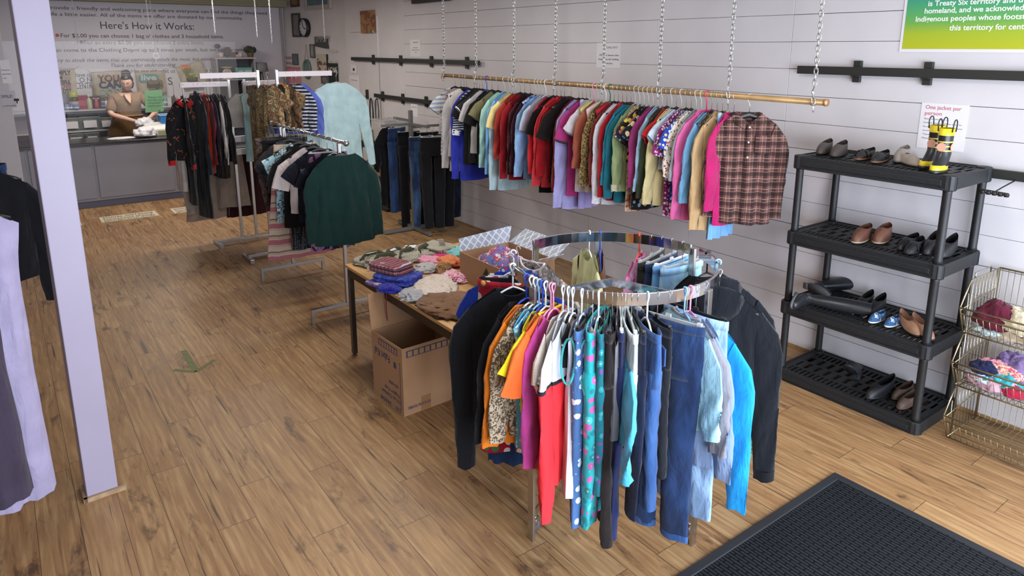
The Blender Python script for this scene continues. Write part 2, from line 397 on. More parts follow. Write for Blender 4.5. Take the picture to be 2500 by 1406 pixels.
# peg hook on right rail
t = thing('face_out_hook', 'short black wire arm with five clips on the rail right of the shelf', 'hook', tuple(ony(2480, 440, RW+.06)))
m = MB(); m.tube([(0, 0, 0), (.02, .12, -.03), (.03, .2, -.05)], .004, 6)
for k in range(5): m.lathe([(.012, 0), (.016, .01), (.012, .02)], 10, T=Matrix.Translation((.09-.03*k, .2, -.07)))
m.tube([(.1, .2, -.045), (-.04, .2, -.05)], .004, 6)
put('hook_arm', m, BLK, t)
# wall papers
PAPER = plain('paper_white', 'dedbdf', .7)
INK = plain('ink_black', '2a2a2e', .8); INKG = plain('ink_grey', '8b8a8e', .8)
def paper(c0, c1, label, lines, plane='R', X=RW, mat=None, cat='notice', name='wall_notice', head=None, headm=None, extra=None):
    """c0, c1: upper-left and lower-right corners measured on the photo"""
    if plane == 'R': a, b_ = ony(c0[0], c0[1], X+.004), ony(c1[0], c1[1], X+.004); wd = a.x-b_.x; F = RIGHTF
    else: a, b_ = onx(c0[0], c0[1], X-.004), onx(c1[0], c1[1], X-.004); wd = a.y-b_.y; F = BACKF
    h = a.z-b_.z
    t = thing(name, label, cat, tuple(a)); T = F
    m = MB(); m.add([(0, 0, 0), (wd, 0, 0), (wd, -h, 0), (0, -h, 0)], [(0, 3, 2, 1)]); me = m.mesh('sheet', mat or PAPER, False); me.transform(T)
    put('sheet', me, None, t, solid=.0015)
    for (u, v, wf, s, txt, mt) in lines:
        text('lettering', txt, mt, t, T @ Matrix.Translation((u*wd, -v*h, .0015)), size=s*h, width=wf*wd, depth=.0004)
    return t, wd, h, T
paper((1001, 97), (1027, 138), 'small white notice above the upper rail beside the hanging chains', [(.3, .2, .5, .1, 'CLOTHING DEPOT', INKG), (.3, .5, .45, .07, 'Please leave the', INK), (.15, .64, .75, .07, 'hangers on the clothes', INK), (.45, .78, .2, .07, 'racks', INK)])
paper((1457, 105), (1513, 167), 'white notice on the boards behind the fifth chain asking to leave hangers', [(.3, .22, .6, .12, 'CLOTHING DEPOT', INKG), (.15, .52, .8, .1, 'Please leave the', INK), (.1, .68, .85, .1, 'hangers on the clothing', INK), (.4, .84, .3, .1, 'racks', INK)])
RED = plain('ink_red', 'c0606a', .8)
paper((2251, 250), (2351, 372), 'white sheet reading One jacket per person above the rubber boots', [(.1, .13, .75, .12, 'One jacket per', RED), (.1, .26, .36, .12, 'person', RED)]+[(.1, .36+.085*k, w_, .05, s_, INKG) for k, (w_, s_) in enumerate(((.5, 'Because we have a'), (.8, 'limited supply and we want to'), (.82, 'be able to offer as many options'), (.7, 'as possible with a warm coat.'), (.2, 'Thanks,'), (.35, 'Management')))])
paper((1003, 253), (1020, 285), 'small white card standing above the jeans rack', [(.1, .3, .8, .15, 'JEANS', INKG)], X=RW+.35)
# green-yellow acknowledgement poster
def poster_mat():
    t = NT('gradient_print'); sp = t.n('ShaderNodeSeparateXYZ', {0: t.co('Generated')})
    t.L(t.ramp(sp.outputs[2], [(0, lin('b2b61c')), (.12, lin('a0b428')), (.2, lin('6aa84a')), (.3, lin('4aa268')), (.42, lin('2f9080')), (.6, lin('2a7f90')), (1, lin('286f90'))]), t.b.inputs['Base Color'])
    t.b.inputs['Roughness'].default_value = .5; return t.mat
a = ony(2195, 127, RW+.004); s_ = .0
t = thing('poster', 'green to yellow acknowledgement poster with white lettering, top right', 'poster', tuple(a))
m = MB(); m.box(-1.25, 0, 0, .003, 0, .85); put('paper_border', m, PAPER, t)
m = MB(); m.box(-1.23, -.018, .003, .0045, .02, .83); put('print', m, poster_mat(), t)
WINK = plain('ink_white', 'e8f0e4', .6)
for (x0, y0, x1, txt) in ((2265, 15, 2560, 'is Treaty Six territory and traditional Metis'), (2256, 33, 2640, 'homeland, and we acknowledge the many'), (2234, 53, 2620, 'Indigenous peoples whose footsteps have marked'), (2317, 74, 2560, 'this territory for centuries.')):
    p = ony(x0, y0, RW+.01); q = ony(2500, y0, RW+.01)
    text('lettering', txt, WINK, t, Matrix.Translation(p-a) @ RIGHTF, size=.045, depth=.0006, bold=.0008)
a = ony(1015, 10, RW)
t = thing('wall_screen', 'black flat panel at the top of the board wall', 'screen', (a.x, RW, a.z)); 
m = MB(); m.box(-.95, 0, .01, .07, 0, .3); put('panel', m, BLK, t, bevel=.006)
# ================================================================ fixtures
PX0, PX1, PY, PZ0, PZ1 = 2.36, 7.0, -4.15, 1.96, 1.98
pipe_m = plain('worn_brass_pipe', 'a07f52', .38, .35, var=.25, scale=6)
t = thing('hanging_pipe', 'long brown wooden pole hung from chains along the board wall', 'clothes pole', (PX0, PY, PZ0))
m = MB(); m.cyl((0, 0, 0), (PX1-PX0, 0, PZ1-PZ0), .02, 14); put('pole', m, pipe_m, t, smooth=True)
for x in (-.004, PX1-PX0-.012):
    m = MB(); m.cyl((x, 0, 0), (x+.016, 0, 0), .0235, 14); put('end_cap', m, plain('cap_copper', 'b98c63', .4, .4), t, smooth=True)
def pipez(x): return PZ0+(PZ1-PZ0)*(x-PX0)/(PX1-PX0)
CHM = plain('zinc_chain', 'c9cac8', .25, .9)
def link(m, c, L, w, r, rot):
    pts = []
    for k in range(10):
        a = 2*pi*k/10; x = w*cos(a); z = (L-w)*(1 if sin(a) > 0 else -1)+w*sin(a) if abs(sin(a)) > .01 else 0
        pts.append((x*cos(rot), x*sin(rot), z))
    m.tube(pts, r, 5, closed=True, T=Matrix.Translation(c))
def chain(m, p, q, L=.023, w=.0115, r=.0036):
    p, q = Vector(p), Vector(q); n_ = max(1, int((q-p).length/(L*1.5))); d = (q-p).normalized()
    Q = Vector((0, 0, 1)).rotation_difference(d).to_matrix().to_4x4()
    for k in range(n_):
        c = p+(q-p)*((k+.5)/n_); mm = MB(); link(mm, (0, 0, 0), L, w, r, (k % 2)*pi/2+.3)
        m.add(mm.v, mm.f, Matrix.Translation(c) @ Q)
ORD = ['leftmost', 'second', 'third', 'fourth', 'fifth', 'sixth', 'rightmost']
for i, (ix, iy) in enumerate(((1085, 182), (1163, 190), (1255, 201), (1355, 212), (1472, 222), (1608, 230), (1778, 238), (1985, 250))):
    x = ony(ix, iy, PY).x; z = pipez(x)
    nm = ['leftmost', 'second from left', 'third from left', 'fourth from left', 'fifth from left', 'third from right', 'second from right', 'rightmost'][i]
    t = thing('hanging_chain', 'silver link chain holding the long pole, '+nm+' of its eight chains', 'chain', (x, PY, z), 0, 'chains carrying the long clothes pole')
    m = MB(); chain(m, (0, 0, .1), (.0, 0, CEIL-z-.01)); put('links', m, CHM, t, smooth=True)
    m = MB(); m.tube([(.024*cos(a), 0, .024*sin(a)) for a in [pi*2*k/12 for k in range(12)]], .004, 6, closed=True); 
    m.tube([(0, 0, .026), (.014, .0, .06), (0, 0, .1), (-.012, 0, .09)], .004, 6); put('loop_hook', m, CHM, t, smooth=True)
    m = MB(); chain(m, (-.01, .026, .075), (-.028, .035, -.06)); put('loose_end', m, CHM, t, smooth=True)
# thin loose chains in the back area
THINM = plain('thin_chain_grey', 'b5b2b6', .5)
thin = [(380, 130, 10.5), (367, 95, 9.6), (525, 82, 9.2), (628, 90, 9.5), (664, 103, 9.0), (793, 100, 8.6), (190, 108, 8.8)]
for i, (ix, iy, X) in enumerate(thin):
    p = onx(ix, iy, X)
    t = thing('thin_chain', ['white ball chain with a round ring at its end, before the counter', 'thin white chain just left of the ringed chain', 'thin white chain before the lettered wall, above the far shelf unit', 'thin white cord chain, shorter of two near the wall corner', 'thin white chain, longer of two near the wall corner', 'thin white chain in front of the wall clock', 'thin clear chain beside the near white post'][i], 'chain', tuple(p), 0, 'loose thin chains from the ceiling')
    m = MB(); chain(m, (0, 0, 0), (0, 0, CEIL-p.z-.01), .017, .006, .0014); put('links', m, THINM, t, smooth=True)
    if i == 0:
        m = MB(); m.tube([(0, .035*cos(a), -.035+.035*sin(a)) for a in [pi*2*k/14 for k in range(14)]], .005, 6, closed=True); put('ring', m, WHITEM, t, smooth=True)
# ---------------------------------------------------------------- black plastic shelf units
def shelf_unit(label, loc, rot, L, D, levels, deck=.075, group='black plastic shelf units', only=None):
    t = thing('plastic_shelf_unit', label, 'shelf unit', loc, rot, group)
    for li, z in enumerate(levels):
        m = MB(); tk = .018
        # deck: frame + lattice of slats with slots
        zt = z; zb = z-tk
        m.box(.002, L-.002, .0125, .05, zb, zt); m.box(.002, L-.002, D-.05, D-.0125, zb, zt); m.box(.0125, .06, .05, D-.05, zb, zt); m.box(L-.06, L-.0125, .05, D-.05, zb, zt)
        ys = [.05, .135, .15, .215, .23, .31, .325, D-.05]
        nb = 26
        for k in range(nb):
            x = .06+(L-.12)*(k+.5)/nb
            m.box(x-.006, x+.006, .05, .14, zb, zt-.002); m.box(x-.006, x+.006, D-.14, D-.05, zb, zt-.002)
        m.box(.06, L-.06, .14, .16, zb, zt); m.box(.06, L-.06, D-.16, D-.14, zb, zt); m.box(.06, L-.06, D/2-.012, D/2+.012, zb, zt)
        for k in range(12):
            x = .06+(L-.12)*(k+.5)/12
            m.box(x-.02, x+.02, .16, D/2-.012, zb, zt); m.box(x-.02+.03, x+.05, D/2+.012, D-.16, zb, zt)
        d = put('shelf_deck', m, SHELFM, t)
        m = MB()
        for (x0, x1, y0, y1) in ((.03, L-.03, 0, .012), (.03, L-.03, D-.012, D), (0, .012, .03, D-.03), (L-.012, L, .03, D-.03)):
            m.box(x0, x1, y0, y1, z-deck, z+.006)
        m.box(.06, L-.06, -.006, 0, z-deck*.75, z-deck*.3)
        m.box(.04, L-.04, -.008, .01, z-deck-.004, z-deck+.006)
        put('apron', m, SHELFM, t, bevel=.003)
        for cx_ in (.036, L-.036):
            for cy_ in (.036, D-.036):
                m = MB(); m.lathe([(.040, z-deck-.006), (.043, z-deck), (.043, z+.004), (.038, z+.008)], 12, T=Matrix.Translation((cx_, cy_, 0)))
                for k in range(6):
                    a = 2*pi*k/6; m.cbox((cx_+.042*cos(a), cy_+.042*sin(a), z-deck/2), (.006, .006, deck))
                put('corner_socket', m, SHELFM, t)
    for cx_ in (.036, L-.036):
        for cy_ in (.036, D-.036):
            for a, b_ in zip(levels[:-1], levels[1:]):
                m = MB(); m.lathe([(.028, a), (.024, a+.03), (.024, b_-deck-.02), (.027, b_-deck)], 14, T=Matrix.Translation((cx_, cy_, 0)))
                put('post', m, BLK, t, smooth=True)
    return t
SX0, SX1, SY0, SD = 1.62, 2.58, -4.765, .54
SLV = [.07, .57, 1.07, 1.59]
# built with its front (y=0 local) facing +Y of the room: local x runs toward -X
shelf_unit('black plastic shelf unit with four tiers of shoes by the board wall', (SX1+.02, SY0+SD, 0), pi, SX1-SX0+.02, SD, SLV)
sh2 = onz(955, 520); 
shelf_unit('black plastic shelf unit in the far corner holding tubs, behind the jeans', (9.75, -4.28, 0), pi, .92, .46, [.05, .47, .93])
# ---------------------------------------------------------------- table
TB = (3.10, 4.74, -2.93, -1.93); TZ = .72
t = thing('folding_table', 'wooden top table with dark steel legs piled with folded clothes', 'table', (TB[0], TB[2], 0))
Lx, Ly = TB[1]-TB[0], TB[3]-TB[2]
m = MB(); m.box(0, Lx, 0, Ly, TZ-.022, TZ); 
tw = NT('light_wood_top'); nz = tw.n('ShaderNodeTexNoise', {'Vector': tw.co(scale=(2, 22, 2)), 'Scale': 2.0, 'Detail': 5.0}).outputs[0]
tw.L(tw.ramp(nz, [(.3, lin('b58a56')), (.7, lin('d1aa75'))]), tw.b.inputs['Base Color']); tw.b.inputs['Roughness'].default_value = .45
put('table_top', m, tw.mat, t, bevel=.003)
steel_d = plain('dark_steel_leg', '5c5650', .3, .8, var=.2, scale=5)
m = MB(); m.box(.02, Lx-.02, Ly-.035, Ly-.01, TZ-.085, TZ-.022); m.box(.02, Lx-.02, .01, .035, TZ-.085, TZ-.022); m.box(.02, .045, .03, Ly-.03, TZ-.085, TZ-.022); m.box(Lx-.045, Lx-.02, .03, Ly-.03, TZ-.085, TZ-.022)
put('apron_frame', m, plain('apron_dark', '3a322a', .4, .5), t, bevel=.002)
for x in (.03, Lx-.03):
    for y in (.03, Ly-.03):
        m = MB(); m.box(x-.018, x+.018, y-.018, y+.018, .012, TZ-.085); m.cyl((x, y, 0), (x, y, .012), .014, 8); put('leg', m, steel_d, t, bevel=.002)
# ---------------------------------------------------------------- cardboard boxes
card = plain('cardboard', 'a98361', .8, var=.08, scale=4, bump=.05)
card_in = plain('cardboard_inside', '8a6a4d', .85)
def carton(label, loc, rot, L, D, H, flaps, mat=card, patt=None):
    t = thing('cardboard_box', label, 'box', loc, rot, 'cardboard boxes')
    m = MB(); w_ = .006
    m.box(0, L, 0, D, 0, w_); m.box(0, L, 0, w_, w_, H); m.box(0, L, D-w_, D, w_, H); m.box(0, w_, w_, D-w_, w_, H); m.box(L-w_, L, w_, D-w_, w_, H)
    put('carton_body', m, mat, t)
    for (side, ang, ln, mt) in flaps:
        m = MB(); a = radians(ang)
        if side == 'y1': m.add([(0, D, H), (L, D, H), (L-.01, D+ln*cos(a), H+ln*sin(a)), (.01, D+ln*cos(a), H+ln*sin(a))], [(0, 1, 2, 3)])
        if side == 'y0': m.add([(0, 0, H), (L, 0, H), (L-.01, -ln*cos(a), H+ln*sin(a)), (.01, -ln*cos(a), H+ln*sin(a))], [(0, 1, 2, 3)])
        if side == 'x1': m.add([(L, 0, H), (L, D, H), (L+ln*cos(a), D-.01, H+ln*sin(a)), (L+ln*cos(a), .01, H+ln*sin(a))], [(0, 1, 2, 3)])
        if side == 'x0': m.add([(0, 0, H), (0, D, H), (-ln*cos(a), D-.01, H+ln*sin(a)), (-ln*cos(a), .01, H+ln*sin(a))], [(0, 1, 2, 3)])
        put('flap', m, mt or mat, t, solid=.005)
    return t
a = onz(987, 1018); b_ = onz(920, 965); c_ = onz(1110, 960)
ang = math.atan2(b_.y-a.y, b_.x-a.x)
# local x along the left face (away from camera), local y to the left; box extends to -y
BL = .40; BD = .50; BHT = .46
t = carton('brown cardboard box with upside-down blue print standing open under the table', (a.x, a.y, 0), ang-pi/2+pi/2, BL, BD, BHT, [], card)
t.location = a; t.rotation_euler = (0, 0, ang)
for ch in t.children: ch.location = (0, -BD, 0)
for (side, an, ln) in (('x1', 78, .24), ('y0', 100, .2), ('x0', -8, .16)):
    m = MB(); an = radians(an)
    if side == 'x1': m.add([(BL, -BD, BHT), (BL, 0, BHT), (BL+ln*cos(an), -.01, BHT+ln*sin(an)), (BL+ln*cos(an), -BD+.01, BHT+ln*sin(an))], [(0, 1, 2, 3)])
    if side == 'y0': m.add([(0, -BD, BHT), (BL, -BD, BHT), (BL-.01, -BD-ln*cos(an), BHT+ln*sin(an)), (.01, -BD-ln*cos(an), BHT+ln*sin(an))], [(0, 1, 2, 3)])
    if side == 'x0': m.add([(0, -BD, BHT), (0, 0, BHT), (ln*.9, -.01, BHT-.10), (ln*.9, -BD+.01, BHT-.10)], [(0, 1, 2, 3)])
    put('flap', m, card, t, solid=.005)
BLUEI = plain('ink_blue', '3f4663', .8); 
# print on the left face (facing +y): upside down, reading direction +x, up = -z
Fu = frame((1, 0, 0), (0, 0, -1))
for (x, z, s, wd, txt) in ((.16, BHT-.10, .075, .2, 'Fabri Kal'), (.06, .19, .03, .12, '4274 0705'), (.04, .13, .034, .2, 'Yogurt Cup'), (.04, .09, .034, .24, '5.3 oz Chobani'), (.16, .035, .04, .14, '36558'), (.04, .035, .04, .06, '5.31')):
    text('lettering', txt, BLUEI, t, Matrix.Translation((x, .0015, z)) @ Fu, size=s, width=wd, depth=.0004)
for (x0, x1, z0, z1) in ((.03, .034, .03, BHT-.1), (.08, .11, BHT-.16, BHT-.12)):
    m = MB(); m.box(x0, x1, .0, .0015, z0, z1); put('printed_rule', m, BLUEI, t)
for face in (0, 1):
    m = MB()
    if face == 0: m.box(.06, .3, 0, .0016, BHT-.065, BHT-.02)
    else: m.box(-.0016, 0, -.34, -.03, BHT-.065, BHT-.02)
    put('printed_symbol_strip', m, BLUEI, t)
    for k in range(7):
        m = MB()
        if face == 0: m.box(.068+k*.033, .09+k*.033, .0016, .0024, BHT-.06, BHT-.026)
        else: m.box(-.0024, -.0016, -.33+k*.043, -.298+k*.043, BHT-.06, BHT-.026)
        put('printed_symbol', m, card, t)
text('lettering', 'FABRI-KAL MADE IN USA', BLUEI, t, Matrix.Translation((-.002, -.3, .04)) @ frame((0, -1, 0), (0, 0, 1)) @ Matrix.Translation((-.27, 0, 0)), size=.03, width=.17, depth=.0004)
m = MB(); m.box(-.0015, 0, -.2, -.13, 0, .1); put('tape', m, plain('packing_tape', '9c6f49', .35), t)
# box standing on the table with patterned flaps
gp = cloth('a4adbd', 'diamond', 'd6dae2', s=.9); gpy = cloth('a4adbd', 'diamondY', 'd6dae2', s=.9)
a = onz(1150, 715, TZ)
a = Vector((3.30, -2.40, TZ)); BL2, BD2, BH2 = .55, .40, .20
t = thing('cardboard_box', 'open cardboard box with grey diamond patterned flaps at the end of the table', 'box', (3.42, -2.86, TZ), radians(0), 'cardboard boxes')
m = MB(); w_ = .006
m.box(0, .52, 0, .42, 0, w_); m.box(0, .52, 0, w_, w_, .2); m.box(0, .52, .42-w_, .42, w_, .2); m.box(0, w_, w_, .42-w_, w_, .2); m.box(.52-w_, .52, w_, .42-w_, w_, .2)
put('carton_body', m, card, t)
m = MB(); m.add([(.52, 0, .2), (.52, .42, .2), (.545, .41, .285), (.545, -.04, .31)], [(0, 1, 2, 3)]); put('flap', m, gpy, t, solid=.004, label='grey diamond patterned flap')
m = MB(); m.add([(0, 0, .2), (.52, 0, .2), (.5, -.14, .28), (.02, -.14, .28)], [(0, 1, 2, 3)]); put('flap', m, gp, t, solid=.004, label='grey diamond patterned flap')
m = MB(); m.add([(0, 0, .2), (0, .42, .2), (-.10, .40, .26), (-.10, .01, .26)], [(0, 1, 2, 3)]); put('flap', m, gpy, t, solid=.004, label='grey diamond patterned flap')
m = MB(); m.add([(.18, .425, .05), (.30, .425, .05), (.30, .425, .10), (.18, .425, .10)], []); m.add([(.14, .4225, .10), (.24, .4225, .10), (.19, .4225, .17)], [(0, 1, 2)]); m.box(.175, .205, .421, .4225, .03, .10); put('printed_arrow', m, plain('ink_dark', '3a2f26', .8), t)
# ---------------------------------------------------------------- two-way racks in the back
def bar(m, p, q, w_=.03, h=.03):
    p, q = Vector(p), Vector(q); d = (q-p); L = d.length; Q = d.to_track_quat('X', 'Z').to_matrix().to_4x4()
    m.box(0, L, -w_/2, w_/2, -h/2, h/2, Matrix.Translation(p) @ Q)
white_bar = plain('white_enamel', 'e6dce2', .35, var=.02)
def way_rack(label, X, ya, yb, H, armL, armR, mid):
    t = thing('clothing_rack', label, 'clothing rack', (X, (ya+yb)/2, 0), 0, 'steel clothing racks')
    c = (ya+yb)/2
    for y, s in ((ya-c, 1), (yb-c, -1)):
        m = MB(); bar(m, (0, y, .03), (0, y, H), .032, .032); put('upright', m, BRUSH, t, bevel=.003)
        arm = armL if s > 0 else armR
        m = MB(); m.box(-.014, .014, min(y, y+s*arm), max(y, y+s*arm), H-.075, H-.02); put('arm', m, white_bar, t, bevel=.003)
    m = MB(); m.box(-.02, .02, -.36, .36, .03, .065); put('base_bar', m, BRUSH, t, bevel=.003)
    for s in (-1, 1):
        m = MB(); m.box(-.17, .17, s*.36-.022, s*.36+.022, 0, .045); put('foot', m, BRUSH, t, bevel=.003)
    for z in mid:
        m = MB(); m.box(-.012, .012, min(ya, yb)-c, max(ya, yb)-c, z-.04, z+.03); put('cross_plate', m, white_bar, t, bevel=.003)
    return t
way_rack('far steel clothing rack with white arms, before the counter', 8.45, -2.17, -2.34, 1.93, .52, .40, (1.25, 1.1))
way_rack('tall steel clothing rack with white arms just left of the pale aqua shirt', 7.66, -2.27, -2.47, 2.055, .58, .62, ())
# straight rack with round chrome bar
t = thing('clothing_rack', 'low steel clothing rack with round chrome bar and two T feet', 'clothing rack', (6.2, -2.24, 0), 0, 'steel clothing racks')
BZ = 1.52
for x in (.66, -.72):
    m = MB(); bar(m, (x, 0, .13), (x, 0, BZ), .03, .03); put('upright', m, BRUSH, t, bevel=.003)
    m = MB(); m.box(x-.016, x+.016, -.33, .33, .1, .13); m.box(x-.016, x+.016, -.33, -.3, .0, .1); m.box(x-.016, x+.016, .3, .33, .0, .1); put('foot', m, BRUSH, t, bevel=.002)
m = MB(); m.cyl((-.86, 0, BZ+.015), (1.0, 0, BZ+.015), .014, 12); put('round_bar', m, CHROME, t, smooth=True)
for x in (-.87, 1.0):
    m = MB(); m.sph((x, 0, BZ+.015), .026, 10, 6); put('end_knob', m, CHROME, t, smooth=True)
BARZ = BZ+.015
# grey leaning pole by the wall
a = ony(853, 262, RW+.5)
t = thing('leaning_pole', 'grey metal pole standing beside the pale aqua shirt', 'pole', (9.6, -4.1, 0)); m = MB(); p = ony(853, 258, -4.1); t.location = (p.x, -4.1, 0)
m.cyl((0, 0, 0), (0, 0, p.z), .022, 10); put('tube', m, BRUSH, t, smooth=True)
# ---------------------------------------------------------------- round rack
RC = Vector((2.30, -2.29, 0)); RR = .49; RZ = 1.31
t = thing('round_clothing_rack', 'round chrome clothing rack full of children clothes in the foreground', 'clothing rack', tuple(RC), 0, 'steel clothing racks')
def arc_band(a0, a1, r, z0, z1, th=.012):
    m = MB(); n_ = max(3, int(abs(a1-a0)/5)); rings = []
    for k in range(n_+1):
        a = radians(a0+(a1-a0)*k/n_); c, s = cos(a), sin(a)
        rings.append([(r*c, r*s, z0), ((r+th)*c, (r+th)*s, z0), ((r+th)*c, (r+th)*s, z1), (r*c, r*s, z1)])
    return m.loft(rings)
for a0, a1 in ((262, 374), (46, 254)):
    put('rail_arc', arc_band(a0, a1, RR-.006, RZ-.055, RZ), CHROME, t, smooth=False, bevel=.0015)
for a in (110, 165):
    p = (RR*cos(radians(a)), RR*sin(radians(a)), RZ-.02); m = MB(); bar(m, p, (-.208, .21, RZ-.02), .008, .036); put('brace', m, CHROME, t)
for a, z in ((92, 1), (191, 1), (325, 1), (262, 1), (10, 1), (50, 0)):
    r_ = radians(a)
    if z:
        m = MB(); m.box(-.008, .008, -.02, .02, .0, RZ-.038 if a in (92, 191) else RZ-.02, Matrix.Translation(((RR+.012)*cos(r_), (RR+.012)*sin(r_), 0)) @ Matrix.Rotation(r_, 4, 'Z')); put('leg', m, BRUSH, t, bevel=.002)
for a0, a1 in ((92, 191),):
    pass
for a, b2 in ((92, 325), (191, 10)):
    p = Vector((RR*cos(radians(a)), RR*sin(radians(a)), .13)); q = Vector((RR*cos(radians(b2)), RR*sin(radians(b2)), .13)); m = MB(); bar(m, p, q, .008, .04); put('base_brace', m, BRUSH, t)
for a in (86, 196, 319, 16):
    r_ = radians(a); c = Vector(((RR-.045)*cos(r_), (RR-.045)*sin(r_), 0))
    m = MB(); m.cyl(c+Vector((0, 0, .055)), c+Vector((0, 0, .12)), .012, 10); m.box(-.02, .02, -.016, .016, .03, .07, Matrix.Translation(c) @ Matrix.Rotation(r_+.6, 4, 'Z'))
    w_ = put('caster', m, CHROME, t, smooth=True, bevel=.003)
    m = MB(); ax = Vector((sin(r_), -cos(r_), 0))*.014; m.cyl(c+ax+Vector((0, 0, .028)), c-ax+Vector((0, 0, .028)), .027, 14); put('caster_wheel', m, plain('wheel_grey', '5d5f63', .4), w_, smooth=True)
# ---------------------------------------------------------------- jeans rack by the wall
JX, JY = 7.75, -4.12
t = thing('clothing_rack', 'grey four-arm rack of hanging jeans beside the far shelf unit', 'clothing rack', (JX, JY, 0), 0, 'steel clothing racks')
greyst = plain('grey_steel', '7f7f7c', .4, .5)
m = MB(); m.box(-.022, .022, -.022, .022, .03, 1.53); put('upright', m, greyst, t, bevel=.003)
for s, z in ((1, 1.40), (-1, 1.36)):
    m = MB(); bar(m, (0, 0, z), (s*.45, 0, z), .02, .03); put('arm', m, greyst, t)
    m = MB(); bar(m, (0, 0, z-.04), (0, s*.4, z-.04), .02, .03); put('arm', m, greyst, t)
for a in (0, pi/2):
    m = MB(); m.box(-.42, .42, -.02, .02, .01, .05, Matrix.Rotation(a, 4, 'Z')); put('foot', m, greyst, t, bevel=.003)
# ---------------------------------------------------------------- wire basket tower
gold = plain('nickel_wire', 'b9ab86', .25, .9)
def wire_tower(label, loc, L, D):
    t = thing('wire_basket_stand', label, 'basket stand', loc, pi)
    for k, zb in enumerate((.02, .36, .69)):
        m = MB(); fh = .17; bh = .31; lean = .09; r = .0035
        F0 = [(0, 0, zb), (L, 0, zb)]
        def P(u, v):  # u along, v 0 front top .. 
            return None
        # outline wires; local y 0 = front, D = back
        fr = [(0, -lean, zb+fh), (L, -lean, zb+fh)]
        m.tube([fr[0], fr[1]], .0055, 6); m.tube([(0, -lean*.75, zb+fh*.75), (L, -lean*.75, zb+fh*.75)], .005, 6)
        m.tube([(0, 0, zb), (L, 0, zb)], .0045, 6); m.tube([(0, 0, zb), (0, D, zb)], .0045, 6); m.tube([(L, 0, zb), (L, D, zb)], .0045, 6); m.tube([(0, D, zb), (L, D, zb)], .0045, 6)
        m.tube([(0, D, zb+bh), (L, D, zb+bh)], .0055, 6)
        for x in (0, L):
            m.tube([(x, 0, zb), (x, -lean, zb+fh), (x, -lean+.10, zb+bh), (x, D, zb+bh), (x, D, zb)], .0045, 6)
            m.tube([(x, -lean*.9, zb+fh*.9), (x, D, zb+bh*.6)], .003, 5)
            for j in range(9):
                y = D*(j+.5)/9; m.tube([(x, y, zb), (x, y-.02, zb+min(bh, fh+.05+ (y/D)*.3))], .0025, 4)
        for j in range(int(L/.032)):
            x = .016+j*.032
            m.tube([(x, -lean*.75, zb+fh*.75), (x, 0, zb), (x, D, zb), (x, D, zb+bh)], .002, 4)
        for j in range(5): m.tube([(0, D*(j+1)/6, zb), (L, D*(j+1)/6, zb)], .0022, 4)
        put('wire_basket', m, gold if k < 3 else WIRE, t, smooth=True)
    for x in (.0, L):
        for yy, hh in ((.05, .98), (D-.02, 1.0)):
            m = MB(); m.tube([(x, yy, .0), (x, yy, hh)], .005, 6); put('upright_wire', m, WIRE, t, smooth=True)
    m = MB(); m.tube([(0, .06, 1.0), (0, .06, 1.035), (0, .28, 1.035), (0, .28, 1.0)], .004, 6)
    put('top_handle', m, WIRE, t, smooth=True)
    return t
wire_tower('three-tier wire basket stand with soft winter clothes, right edge', (1.50, -4.33, 0), 1.0, .42)
# ================================================================ clothes and hangers
def sgn(x): return -1 if x < 0 else 1
HMAT = {}
def hcol(c):
    if c not in HMAT:
        if c == 'clear': HMAT[c] = glassy('clear_plastic', 'd3d8da', .55, .08)
        elif c == 'wire': HMAT[c] = plain('hanger_wire', 'c8c8c6', .25, .8)
        else: HMAT[c] = plain('hanger_'+c, {'white': 'eceef2', 'black': '141416', 'blue': '2b4bc8', 'light blue': '8fc0f0', 'pink': 'f4a0c0', 'hot pink': 'e0356f', 'red': 'e04038', 'green': '1d5c4c', 'orange': 'b4602a', 'brown': '4a3a2c'}[c], .35)
    return HMAT[c]
def hook(m, rr, drop, r=.0022):
    R_ = rr+r
    pts = [(R_*cos(a), 0, R_*sin(a)) for a in [radians(200-20*k) for k in range(11)]]
    pts += [(R_*.6, 0, -R_*1.1), (0, 0, -R_*1.8-.008), (0, 0, -drop)]
    m.tube(pts, r, 5)
_HC = {}
def hanger_mesh(kind, W_, rr, drop):
    """frame below the hook; z=0 at the rail's middle, neck at -drop"""
    key = (kind, round(W_, 3))
    m = MB()
    if kind == 'tube':
        hook(m, rr, drop, .0042)
        m.tube([(0, 0, -drop), (.03, 0, -drop-.012), (W_-.02, 0, -drop-.085), (W_, 0, -drop-.10), (W_-.015, 0, -drop-.118), (0, 0, -drop-.112), (-W_+.015, 0, -drop-.118), (-W_, 0, -drop-.10), (-W_+.02, 0, -drop-.085), (-.03, 0, -drop-.012), (0, 0, -drop)], .0045, 6)
    elif kind == 'wire':
        hook(m, rr, drop, .0018)
        m.tube([(0, 0, -drop), (.02, 0, -drop-.01), (W_, 0, -drop-.09), (W_-.01, 0, -drop-.10), (-W_+.01, 0, -drop-.10), (-W_, 0, -drop-.09), (-.02, 0, -drop-.01), (0, 0, -drop)], .0018, 5)
    elif kind == 'wide':
        rings = []
        for k in range(13):
            x = -W_+2*W_*k/12; u = abs(x)/W_; z = -drop-.012-.075*u**1.2; h = .020*(1-u*.45); d_ = .005+.005*u
            rings.append([(x, d_*cos(a), z+h*sin(a)) for a in [2*pi*j/8 for j in range(8)]])
        m.loft(rings)
    elif kind == 'clip':
        m.box(-W_, W_, -.004, .004, -drop-.018, -drop-.004)
        m.box(-.012, .012, -.004, .004, -drop-.01, -drop+.01)
    return m
